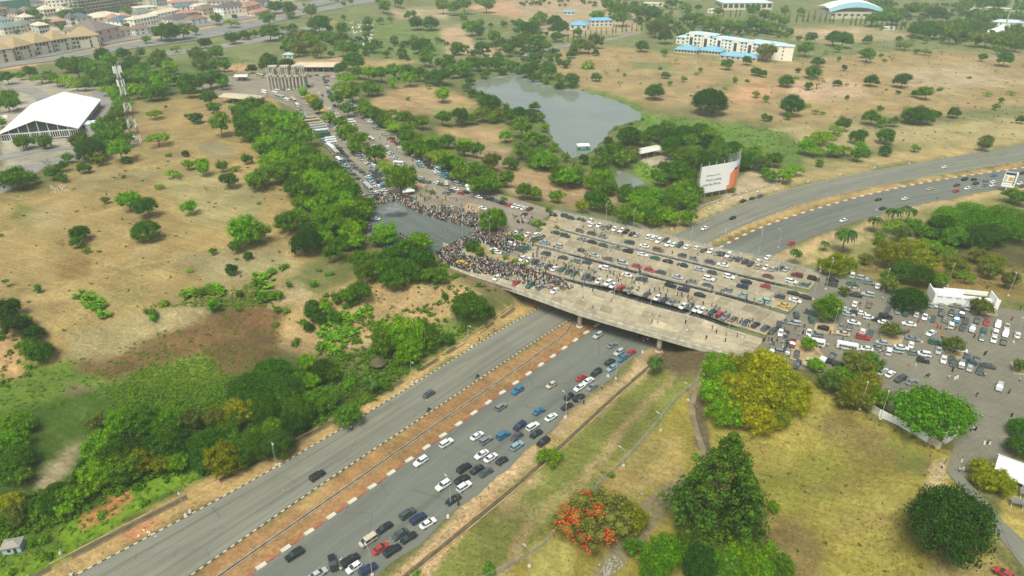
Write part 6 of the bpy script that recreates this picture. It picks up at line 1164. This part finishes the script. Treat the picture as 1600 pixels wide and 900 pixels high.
# open sheds
def shed(p0, p1, D, h, rc, label, arch=0):
    a, b_, z, an, L = base2(p0, p1); o = empty('open_shed', (a[0], a[1], z), an); n = max(2, int(L/5)); cm_ = MB(); cm_.cone(0, 0, 0, h, .2, .2, 6); cme = cm_.me('post', ['pole_paint'])
    for i in range(n+1):
        for y in (.6, D-.6): ob('post', cme, o, (L*i/n*.96+L*.02, y, 0))
    ob('roof', me_py('roof', *hip(L, D, h, arch or 1.2, .8, True), ['roofing']), o, color=rc); mb = MB(); mb.box(1, L-1, D-2, D-1.6, 0, h-1); ob('back_wall', mb.me('back_wall', ['wall_paint']), o, color=(.35,.3,.2)); thing(o, label, 'shed')
shed((345,161),(402,166), 13, 5, (.52,.45,.31), 'long tan-roofed open shed beside the approach trees'); shed((460,113),(525,113), 22, 5, (.60,.50,.36), 'wide pale pinkish open shed behind the stone gateway'); shed((1000,250),(1034,243), 8, 4.5, (.60,.58,.50), 'beige-roofed pavilion in the lakeside park'); shed((368,127),(386,127), 7, 4, (.66,.66,.6), 'small white-roofed shelter left of the stone gateway')
# stone gateway of clustered white columns, two tiers
a = GT(448, 141); o = empty('stone_gateway', (a[0], a[1], 8), .06); cm_ = MB(); cm_.cone(0, 0, 0, 10.5, .85, .7, 8); C1 = cm_.me('column', ['pale_concrete']); cm_ = MB(); cm_.cone(0, 0, 0, 6.5, .75, .45, 8); C2 = cm_.me('upper_column', ['pale_concrete'])
for i in range(11):
    x = -14.5+i*2.9
    for y in (0, 5, 11): ob('column', C1, o, (x, y+.05*x*x*.2, 0))
    for y in (1, 8): ob('upper_column', C2, o, (x+(.9 if i % 2 else -.4), y+.05*x*x*.2, 11.7))
    if i % 2 == 0: mb = MB(); mb.box(x-1.7, x+2.4, -.8+.01*x*x, 12+.01*x*x, 10.5, 11.7); ob('lintel', mb.me('lintel', ['concrete']), o)
for x0, x1 in ((-13, -6), (-3.5, 3.5), (6, 13)): mb = MB(); mb.box(x0, x1, 1, 7, 18.2, 19.2); ob('upper_lintel', mb.me('upper_lintel', ['pale_concrete']), o)
thing(o, 'massive gateway of clustered pale stone columns in two tiers', 'gateway')
# lattice telecom mast, red and white
a = G(214, 223, 8); o = empty('telecom_mast', (a[0], a[1], 8), .3); HM = 46; secs = 9
for s_ in range(secs):
    mb = MB(); z0, z1 = HM*s_/secs, HM*(s_+1)/secs; w0, w1 = 2.6*(1-.72*s_/secs), 2.6*(1-.72*(s_+1)/secs); cs = [(-1,-1),(1,-1),(1,1),(-1,1)]
    for i in range(4):
        x, y = cs[i]; X_, Y_ = cs[(i+1) % 4]; mb.beam((x*w0, y*w0, z0), (x*w1, y*w1, z1), .3); mb.beam((x*w0, y*w0, z0), (X_*w1, Y_*w1, z1), .16); mb.beam((X_*w0, Y_*w0, z0), (x*w1, y*w1, z1), .16); mb.beam((x*w1, y*w1, z1), (X_*w1, Y_*w1, z1), .16)
    ob('lattice_section', mb.me('lattice_section', ['board_face' if s_ % 2 == 0 else 'bark']), o)
for z0, r_ in ((HM-2, 2.2), (HM-10, 1.9)):
    for i in range(6): t = i*1.047; mb = MB(); mb.box(r_*math.cos(t)-.25, r_*math.cos(t)+.25, r_*math.sin(t)-.25, r_*math.sin(t)+.25, z0, z0+4.2); ob('antenna', mb.me('antenna', ['board_face']), o)
thing(o, 'tall banded lattice telecom mast with white antennas', 'mast')
a = G(203, 218, 8); house((196,222),(206,223), 4, 2.6, 0, WH, WH, 'tiny white equipment hut at the foot of the mast', 'hut', 'equipment_hut', 1, 1, flat=True)
# curved billboard
B0 = Vector(G(1090, 312)); B1 = Vector(G(1133, 304)); B2 = Vector(G(1145, 300)); B3 = Vector(G(1150, 291)); ub = (B1-B0).normalized(); o = empty('billboard', (B0.x, B0.y, 0), math.atan2(ub.y, ub.x)); Mi = Matrix.Rotation(-math.atan2(ub.y, ub.x), 3, 'Z')
def loc(p): q = Mi @ Vector((p[0]-B0.x, p[1]-B0.y, 0)); return (q.x, q.y)
cur = spline([loc(B0), loc(B0.lerp(B1, .6)), loc(B1), loc(B2), loc(B3)], 1.2); sB = np.r_[0, np.cumsum([math.dist(cur[i], cur[i+1]) for i in range(len(cur)-1)])]; LB = (B1-B0).length; Z0, Z1 = 3.2, 18.8
V = []; F = []; MI = []; rows = [0, .15, .3, .45, .6, .68, .76, .88, 1]
for i, p in enumerate(cur):
    for k in rows: V.append((p[0], p[1]-.15, Z0+(Z1-Z0)*k))
nr = len(rows)
for i in range(len(cur)-1):
    for k in range(nr-1):
        q = i*nr+k; F.append((q, q+nr, q+nr+1, q+1)); s_ = (sB[i]/sB[-1]); zz = (rows[k]+rows[k+1])/2; edge = LB/sB[-1]*(.99+.2*max(0, zz-.15)); MI.append(1 if s_ > edge and zz < .66 and s_ < .93 else (2 if s_ > edge+.03 and .66 < zz < .8 and s_ < .9 else 0))
kk = len(V); V += [(x, y+.3, z) for x, y, z in V]; F += [tuple(kk+i for i in f[::-1]) for f in F[:]]; MI += [0]*len(MI)
ob('panel', me_py('panel', V, F, ['board_face', 'orange_print', 'bark'], MI), o)
for i in range(0, len(cur), 4):
    mb = MB(); x, y = cur[i]; mb.beam((x, y+.8, 0), (x, y+.8, Z1+1.5), .45); mb.beam((x, y+.8, 2), (x, y+4.5, 0), .25); mb.beam((x, y+.8, Z1-1), (x, y+4.5, 0), .2)
    for k in range(5): mb.beam((x, y+.2, Z0+k*3.3), (x, y+2, Z0+k*3.3+1.6), .12)
    ob('post', mb.me('post', ['pole_paint']), o)
mb = MB()
for i in range(len(cur)//2, len(cur)-1):
    for k in range(5): mb.beam((*cur[i][:1], cur[i][1]+.3, Z1+k*1.1), (cur[i+1][0], cur[i+1][1]+.3, Z1+k*1.1), .14)
    mb.beam((cur[i][0], cur[i][1]+.3, Z1), (cur[i][0], cur[i][1]+.3, Z1+4.6), .16)
ob('bare_frame', mb.me('bare_frame', ['pole_paint']), o)
def text(s_, x, y, z, size, matn, parent, rotz=0, w=None):
    cu = bpy.data.curves.new('lettering', 'FONT'); cu.body = s_; cu.size = size; cu.extrude = .03; cu.align_x = 'CENTER'; t_ = bpy.data.objects.new('lettering', cu); COL.objects.link(t_)
    me = bpy.data.meshes.new_from_object(t_.evaluated_get(bpy.context.evaluated_depsgraph_get())); COL.objects.unlink(t_); bpy.data.objects.remove(t_); me.materials.clear(); me.materials.append(MATS[matn])
    q = ob('lettering', me, parent, (x, y, z), (math.pi/2, 0, rotz)); 
    if w and q.dimensions.x > 0: k = w/max(.01, max(v.co.x for v in me.vertices)-min(v.co.x for v in me.vertices)); q.scale = (k, 1, 1)
    return q
text('iPhone 12 Pro', LB*.50, -.22, 12.6, 1.35, 'ink', o, w=7.4); text("There's nothing", LB*.47, -.22, 9.9, 2.0, 'ink', o, w=11.0); text('quite like iPhone.', LB*.44, -.22, 7.3, 2.0, 'ink', o, w=12.2)
mb = MB(); mb.cone(0, 0, 0, .06, .48, .48, 12); mb.box(.08, .2, .48, .8, 0, .06); q = ob('fruit_logo', mb.me('fruit_logo', ['ink']), o, (LB*.24, -.22, 13.1), (math.pi/2, 0, 0))
thing(o, 'large curved white and orange phone advertisement billboard on posts', 'billboard', None)
# smaller hoarding by the highway
a = GT(1570, 300); o = empty('hoarding', (a[0], a[1], a[2]), -.55); o.scale = (.78, .78, .78)
for nm, bx, mt in (('panel', (-3.6,3.6,-.3,.3,4,15), 'board_face'), ('side_panel', (3.7,4.3,-.2,4.6,4,14.5), 'board_face'), ('picture', (-.6,2.4,-.36,-.31,8.6,11.4), 'cloth_yellow'), ('top_band', (-3.2,3.2,-.36,-.31,13,14.8), 'cloth_navy'), ('divider', (-3.6,3.6,-.36,-.31,7.3,7.7), 'cloth_navy'), ('edge_band', (2.7,3.3,-.37,-.32,5.5,13), 'cloth_navy'), ('lower_print', (-2.8,2.0,-.36,-.31,5.6,5.8), 'cloth_grey'), ('portrait', (-3.0,-1.5,-.36,-.31,8.4,12.2), 'cloth_cream'), ('post', (-.4,.4,-.2,.4,0,4), 'pole_paint')):
    mb = MB(); mb.box(*bx); ob(nm, mb.me(nm, [mt]), o)
thing(o, 'tilted two-sided advertising hoarding with yellow picture by the highway', 'billboard')
# lake platform
x, y = G(911, 234, -1.1); o = empty('pontoon', (x, y, -1.15), .1); mb = MB(); mb.add([(-4.6,-2.2,0),(4.2,-2.2,0),(4.9,0,0),(3.8,2.4,0),(-4,2.4,0),(-4.6,-2.2,.8),(4.2,-2.2,.8),(4.9,0,.8),(3.8,2.4,.8),(-4,2.4,.8)], [(5,6,7,8,9),(0,1,6,5),(1,2,7,6),(2,3,8,7),(3,4,9,8),(4,0,5,9)]); ob('hull', mb.me('hull', ['cloth_green']), o)
for px, py in ((-3.2,-1.4),(3.2,-1.4),(3.2,1.6),(-3.2,1.6)): mb = MB(); mb.cone(px, py, .8, 3.6, .1, .1, 6); ob('canopy_post', mb.me('canopy_post', ['pole_paint']), o)
ob('canopy', me_py('canopy', *hip(7.6, 4.4, 3.6, .9, .4), ['white_fabric']), o, (-3.8, -2.2, 0)); mb = MB(); mb.box(-1.5, 2, -.8, .9, .82, 1.3); ob('deck_box', mb.me('deck_box', ['board_face']), o); thing(o, 'green-hulled pontoon boat with a white canopy on the lake', 'boat')
# small tents
def tent(px, py, w, h, z, label, col='white_fabric'):
    x, y = G(px, py, z); o = empty('canopy_tent', (x, y, z), .4); mb = MB(); mb.add([(-w,-w,h),(w,-w,h),(w,w,h),(-w,w,h),(0,0,h+w*.8),(-w,-w,h-.5),(w,-w,h-.5),(w,w,h-.5),(-w,w,h-.5)], [(0,1,4),(1,2,4),(2,3,4),(3,0,4),(0,5,6,1),(1,6,7,2),(2,7,8,3),(3,8,5,0)]); ob('canopy', mb.me('canopy', [col]), o)
    for a_, b2 in ((-1,-1),(1,-1),(1,1),(-1,1)): mb = MB(); mb.cone(a_*w*.93, b2*w*.93, 0, h, .08, .08, 6); ob('post', mb.me('post', ['pole_paint']), o)
    thing(o, label, 'tent')
tent(640, 303, 2.4, 2.4, 8, 'white peaked canopy tent behind the crowd'); tent(633, 304, 1.4, 2.0, 8, 'small white canopy beside the peaked tent'); tent(598, 293, 1.3, 2.2, 8, 'small pale blue canopy among the parked cars', 'cloth_blue'); tent(1047, 262, 1.6, 2.2, 0, 'small red-roofed shelter in the lakeside park', 'cloth_red'); tent(731, 295, 1.2, 2, 8, 'small white umbrella tent by the right-hand lamp post')
# white roofless enclosure beside the car park
W0 = Vector(G(1458, 474, 8)); W1 = Vector(G(1514, 480, 8)); W2 = Vector(G(1558, 484, 8)); u = (W1-W0).normalized(); v = Vector((-u.y, u.x)); o = empty('white_enclosure', (W0.x, W0.y, 8), math.atan2(u.y, u.x)); L1 = (W1-W0).length; L2 = (W2-W0).length
for i in range(8): mb = MB(); mb.box(L1*i/8+.03, L1*(i+1)/8-.03, 0, .3, 0, 4.0); ob('wall_panel', mb.me('wall_panel', ['board_face']), o)
for i in range(4): mb = MB(); mb.box(L1*(i*2+.4)/8, L1*(i*2+1.7)/8, -.05, -.01, 3.0, 3.3); ob('slot', mb.me('slot', ['cloth_grey']), o)
for nm, bx in (('side_wall', (-.3,0,0,8,0,4.4)), ('back_wall', (0,L1,8,8.3,0,2.6)), ('back_wall', (L1*.5,L2,11,11.3,0,1.8)), ('end_wall', (L2-1.6,L2,0,.35,0,4.2)), ('end_wall', (L2-.3,L2,.35,9,0,3.6)), ('platform', (L1*.3,L2-.4,5,7.5,0,1.0))): mb = MB(); mb.box(*bx); ob(nm, mb.me(nm, ['board_face']), o)
thing(o, 'roofless white-walled enclosure at the back of the car park', 'enclosure')
# white marquee bottom right, gable roof
p = Vector(G(1548, 752, 8)); o = empty('white_tent', (p.x, p.y, 8), math.radians(-38)); ob('roof', me_py('roof', *hip(26, 8.5, 3.2, 2.4, .3, True), ['white_fabric']), o)
for x in (0, 6.5, 13, 19.5, 26):
    for y in (0, 8.5): mb = MB(); mb.cone(x, y, 0, 3.2, .12, .12, 6); ob('post', mb.me('post', ['frame_white']), o)
mb = MB(); mb.box(0, 26, 8.3, 8.4, 0, 3); mb.box(2, 3.6, 0, .1, 0, 2.6); ob('side_sheet', mb.me('side_sheet', ['white_fabric']), o); thing(o, 'long white gabled tent at the right edge', 'tent')
for px, py, lb in ((1588,792,'grey slatted picnic shelter left of another'), (1606,796,'second grey slatted picnic shelter at the edge'), (1602,778,'pale slatted shelter at the right edge')):
    x, y, z = GT(px, py); o = empty('slatted_shelter', (x, y, z), -.5)
    for i in range(7): mb = MB(); mb.box(-1.6+i*.47, -1.25+i*.47, -1.2, 1.2, 1.9+.05*i, 1.98+.05*i); ob('slat', mb.me('slat', ['cloth_grey']), o)
    for sx in (-1.2, 1.2): mb = MB(); mb.beam((sx, -.8, 0), (sx, .8, 1.95), .12); mb.beam((sx, .8, 0), (sx, -.8, 1.95), .12); ob('leg', mb.me('leg', ['frame_white']), o)
    thing(o, lb, 'shelter')
# hut and thatched gazebo in the ravine
x, y, z = GT(6, 868); o = empty('hut', (x, y, z), .25); o.scale = (.72, .72, .8); mb = MB(); mb.box(0, 5.5, 0, 4, -.5, 2.8); ob('wall', mb.me('wall', ['wall_paint']), o, color=(.42,.55,.6)); ob('roof', me_py('roof', *hip(5.5, 4, 2.85, 1.1, .4), ['roofing']), o, color=(.30,.28,.23)); ob('window', WIN, o, (2, 0, .9), 0, (1, 1, 1.1)); mb = MB(); mb.box(3.4, 4.3, -.07, 0, 0, 2); ob('door', mb.me('door', ['dark_window']), o); thing(o, 'small grey-roofed hut with pale blue walls in the bottom left greenery', 'hut')
x, y, z = GT(592, 575); o = empty('thatched_gazebo', (x, y, z)); mb = MB(); mb.cone(0, 0, 2.3, 4.6, 3.0, .15, 12); ob('roof', mb.me('roof', ['drain_shade_dark_thatch']), o)
for i in range(6): mb = MB(); mb.cone(2.2*math.cos(i*1.05), 2.2*math.sin(i*1.05), 0, 2.4, .1, .1, 6); ob('post', mb.me('post', ['bark']), o)
thing(o, 'dark thatched round gazebo beside the big mango tree', 'gazebo')
# boundary wall along the car park, built of panels
pts = [GT(px, py)[:2] for px, py in ((1352,637),(1372,650),(1402,664),(1430,680),(1468,703))]; wp = spline(pts, 3); o = empty('boundary_wall', (*wp[0], zat(*wp[0])), 0)
for i in range(len(wp)-1):
    a, b_ = wp[i], wp[i+1]; an = math.atan2(b_[1]-a[1], b_[0]-a[0]); mb = MB(); mb.box(.03, math.dist(a, b_)-.03, -.12, .12, -.5, 2.5); ob('wall_panel', mb.me('wall_panel', ['board_face' if i % 4 else 'pale_concrete']), o, (a[0]-wp[0][0], a[1]-wp[0][1], zat(*a)-zat(*wp[0])), an)
thing(o, 'weathered white boundary wall below the car park trees', 'wall')
for px, py in ((1480,689),(1488,682)):
    x, y, z = GT(px, py); o = empty('gate_pillar', (x, y, z), .5); mb = MB(); mb.box(-1.6, 1.6, -.5, .5, -.5, 3.2); mb.box(-1.9, 1.9, -.7, .7, 3.2, 3.5); ob('pillar', mb.me('pillar', ['board_face']), o); thing(o, 'white gate pillar at the end of the boundary wall', 'pillar', 'white gate pillars')
# wire fence along the lawn
fp = spline([GT(px, py)[:2] for px, py in ((1090,597),(1050,632),(1022,668),(975,722),(947,747),(905,790),(875,822),(855,848),(800,884),(740,915))], 2.5); o = empty('wire_fence', (*fp[0], zat(*fp[0]))); mb = MB(); mp_ = MB()
for i, p in enumerate(fp):
    z = zat(*p); q = (p[0]-fp[0][0], p[1]-fp[0][1], z-zat(*fp[0])); mp_.beam(q, (q[0], q[1], q[2]+2.1), .14)
    if i < len(fp)-1:
        n_ = fp[i+1]; q2 = (n_[0]-fp[0][0], n_[1]-fp[0][1], zat(*n_)-zat(*fp[0]))
        for k in range(6): mb.beam((q[0], q[1], q[2]+.15+k*.36), (q2[0], q2[1], q2[2]+.15+k*.36), .07, n=3)
        for k in range(1, 5): t = k/5; xx = [q[j]*(1-t)+q2[j]*t for j in range(3)]; mb.beam(xx, (xx[0], xx[1], xx[2]+2), .05, n=3)
ob('fence_post', mp_.me('fence_post', ['mesh_fence']), o, kind='stuff'); ob('fence_wire', mb.me('fence_wire', ['mesh_fence']), o); thing(o, 'grey wire fence dividing the lawn from the golden field', 'fence')
# rear safety fence on the bridge verge
L = offset(spline(gl(D4R, 8), 3), -1.3); mb = MB()
for i in range(len(L)-1):
    mb.beam((*L[i], 6.6), (*L[i], 9.6), .12)
    for k in range(5): mb.beam((*L[i], 7+k*.6), (*L[i+1], 7+k*.6), .09)
o = ob('safety_fence', mb.me('safety_fence', ['rail_steel']), kind=None); o['label'] = 'steel safety fence along the rear edge of the bridge'; o['category'] = 'fence'
L = offset(spline(gl([(1285,426),(1330,437),(1362,447)], 8), 3), -1.0); mb = MB(); mp_ = MB()
for i in range(len(L)-1):
    mb.beam((*L[i], 7.6), (*L[i], 10.2), .14)
    for k in range(6): mb.beam((*L[i], 7.8+k*.45), (*L[i+1], 7.8+k*.45), .1)
o = ob('green_fence', mb.me('green_fence', ['rail_steel'])); o['label'] = 'short green steel fence from the bridge end to the car park'; o['category'] = 'fence'
# far goal-like frames, stump, rubble
for px, py, lb in ((1388,66,'white metal frame rack on the far plain, left one'), (1547,91,'white metal frame rack on the far plain, right one')):
    x, y, z = GT(px, py); o = empty('metal_rack', (x, y, z)); 
    for i in range(5): mb = MB(); mb.beam((-6+i*3, 0, 0), (-6+i*3, 3, 3.4), .4); ob('bar', mb.me('bar', ['pole_paint']), o)
    mb = MB(); mb.beam((-6, 3, 3.4), (6, 3, 3.4), .4); ob('rail', mb.me('rail', ['pole_paint']), o); thing(o, lb, 'rack')
rr = random.Random(4)
for nm, area, n, m_, smx in (('rubble', PLOY('78,290 100,288 108,298 85,302'), 70, 'pale_concrete', .6), ('rubble', PLOY('205,828 225,826 250,838 215,840'), 9, 'board_face', .5), ('rubble', PLOY('955,790 1010,740 1030,745 960,830'), 40, 'grey_concrete', .45), ('litter', PLOY('560,72 575,55 583,60 570,82'), 60, 'board_face', 1.6), ('litter', PLOY('540,34 585,34 585,60 545,60'), 90, 'board_face', 1.5), ('rubble', PLOY('930,885 960,870 980,880 950,905'), 60, 'grey_concrete', .45), ('rubble', PLOY('0,180 12,180 10,192 0,195'), 40, 'board_face', 1.4), ('stones', PLOY('1040,355 1110,320 1180,292 1185,300 1110,330 1045,364'), 26, 'board_face', .55), ('stones', PLOY('430,768 700,600 860,500 870,505 700,612 440,778'), 12, 'concrete', .5)):
    xs = [p[0] for p in area]; ys = [p[1] for p in area]; mb = MB(); c = 0
    while c < n:
        px, py = rr.uniform(min(xs), max(xs)), rr.uniform(min(ys), max(ys))
        if poly_sd(area, np.array([px]), np.array([py]))[0] > 0: continue
        c += 1; x, y, z = GT(px, py); s_ = rr.uniform(.2, smx); t = rr.uniform(0, 3); V = [(x+s_*rr.uniform(.6, 1.2)*math.cos(t+i*1.57), y+s_*rr.uniform(.6, 1.2)*math.sin(t+i*1.57), z-.05) for i in range(4)]; V += [(v[0]*.7+x*.3, v[1]*.7+y*.3, z+s_*rr.uniform(.3, .8)) for v in V]; mb.add(V, [(4,5,6,7),(0,1,5,4),(1,2,6,5),(2,3,7,6),(3,0,4,7)])
    ob(nm, mb.me(nm, [m_]), kind='stuff')
# white marker stones beside lamp posts on the verge
ms = MB(); ms.cone(0, 0, 0, .7, .55, .35, 8); msm = ms.me('marker_stone', ['white_kerb'])
for px, py in ((297,800),(437,727),(651,597),(737,542),(549,660),(950,588),(883,653),(700,808),(1004,551),(1213,296),(1263,284),(1313,273),(1367,262),(1421,256)):
    x, y = G(px, py); o = ob('marker_stone', msm, None, (x, y, 0)); thing(o, 'white marker stone at the foot of a roadside lamp post', 'stone', 'white marker stones by lamp posts')
# motorcycles on the far carriageway
for px, py, lb in ((746,590,'motorcycle with a dark-clad rider near the median kerb, farther one'), (670,642,'motorcycle with a dark-clad rider near the median kerb, nearer one')):
    x, y = G(px, py); a = ang(px, py, 4, -2.5, 0); o = empty('motorcycle', (x, y, 0), a); mb = MB(); mb.beam((-.6, 0, .6), (.5, 0, .75), .32, n=6); mb.beam((.5, 0, .75), (.72, 0, .3), .12); mb.beam((.45, -.35, 1.05), (.45, .35, 1.05), .06); mb.beam((.5, 0, .7), (.45, 0, 1.05), .08); ob('body', mb.me('body', ['paint_black']), o)
    for wx in (-.65, .7): ob('wheel', PARTS['saloon'][3], o, (wx, 0, .32))
    thing(o, lb, 'motorcycle'); V, F, M = POSES[0]; q = ob('person', me_py('person', V, F, ['cloth_black', 'cloth_denim', 'skin', 'hair'], M), None, (x-.15*math.cos(a), y-.15*math.sin(a), .02), a-1.57, (.95, .95, .95)); thing(q, 'rider in black astride a motorcycle, '+('farther one' if px > 700 else 'nearer one'), 'person')
# tyre smoke over the tarmac
m = bpy.data.materials.new('tyre_smoke'); m.use_nodes = True; n = m.node_tree.nodes; l = m.node_tree.links; n.remove(n['Principled BSDF']); pv = n.new('ShaderNodeVolumePrincipled'); pv.inputs['Color'].default_value = (.9,.92,.95,1); l.new(pv.outputs[0], n['Material Output'].inputs['Volume'])
tc = n.new('ShaderNodeTexCoord'); gr = n.new('ShaderNodeTexGradient'); gr.gradient_type = 'SPHERICAL'; l.new(tc.outputs['Object'], gr.inputs[0]); nz = mk_noise(n, l, tc.outputs['Object'], 2.0, 4, .6, .5); mu = n.new('ShaderNodeMath'); mu.operation = 'MULTIPLY'; l.new(mk_range(n, l, gr.outputs[1], 0., .7, 0., .16), mu.inputs[0]); l.new(mk_range(n, l, nz, .45, .7, 0., 1.), mu.inputs[1]); l.new(mu.outputs[0], pv.inputs['Density'])
for px, py, sc in ((618, 338, (7, 5, 4.5)), (604, 336, (12, 5, 2.0))):
    x, y = G(px, py, 8); me = me_py('tyre_smoke', ICV, ICF, []); me.materials.append(m); ob('tyre_smoke', me, None, (x, y, 8.1+sc[2]), 0, sc, kind='stuff', label='wisp of pale tyre smoke drifting above the tarmac')
# ---------------------------------------------------------------- labels: copies that share a look are told apart by their place
def ordw(i):
    return {1: 'first', 2: 'second', 3: 'third', 4: 'fourth', 5: 'fifth', 6: 'sixth', 7: 'seventh', 8: 'eighth', 9: 'ninth', 10: 'tenth'}.get(i, '%d%s' % (i, 'th' if 10 < i % 100 < 14 else {1: 'st', 2: 'nd', 3: 'rd'}.get(i % 10, 'th')))
by = {}
for r in REG:
    M_ = r[0].location; by.setdefault(r[1], []).append((*project(M_.x, M_.y, M_.z), r[0]))
for lb, L_ in by.items():
    if len(L_) == 1: continue
    L_.sort(key=lambda t: t[0])
    for i, t in enumerate(L_):
        n_ = len(L_)
        if n_ == 2: s_ = 'left one of two' if i == 0 else 'right one of two'
        elif i == 0: s_ = 'leftmost of several'
        elif i == n_-1: s_ = 'rightmost of several'
        elif i < n_/2: s_ = ordw(i+1)+' from left'
        else: s_ = ordw(n_-i)+' from right'
        t[2]['label'] = lb+', '+s_
# ---------------------------------------------------------------- air
m = bpy.data.materials.new('haze'); m.use_nodes = True; n = m.node_tree.nodes; l = m.node_tree.links; n.remove(n['Principled BSDF']); pv = n.new('ShaderNodeVolumePrincipled'); pv.inputs['Color'].default_value = (.80,.95,.93,1); pv.inputs['Density'].default_value = .00018; pv.inputs['Anisotropy'].default_value = 0.0; l.new(pv.outputs[0], n['Material Output'].inputs['Volume'])
mb = MB(); mb.box(-3200, 3200, -700, 3600, -6, 143); me = mb.me('haze', []); me.materials.append(m); ob('haze', me, kind='stuff', label='thin pale haze over the whole place')

for r in REG:
    if not 4 <= len(r[0]['label'].split()) <= 16: print('LABEL', r[0].name, r[0]['label'])
print('end', round(time.time()-T0, 1), 'trees', tcount, 'people', len(PPL), 'cars', len(CARS))
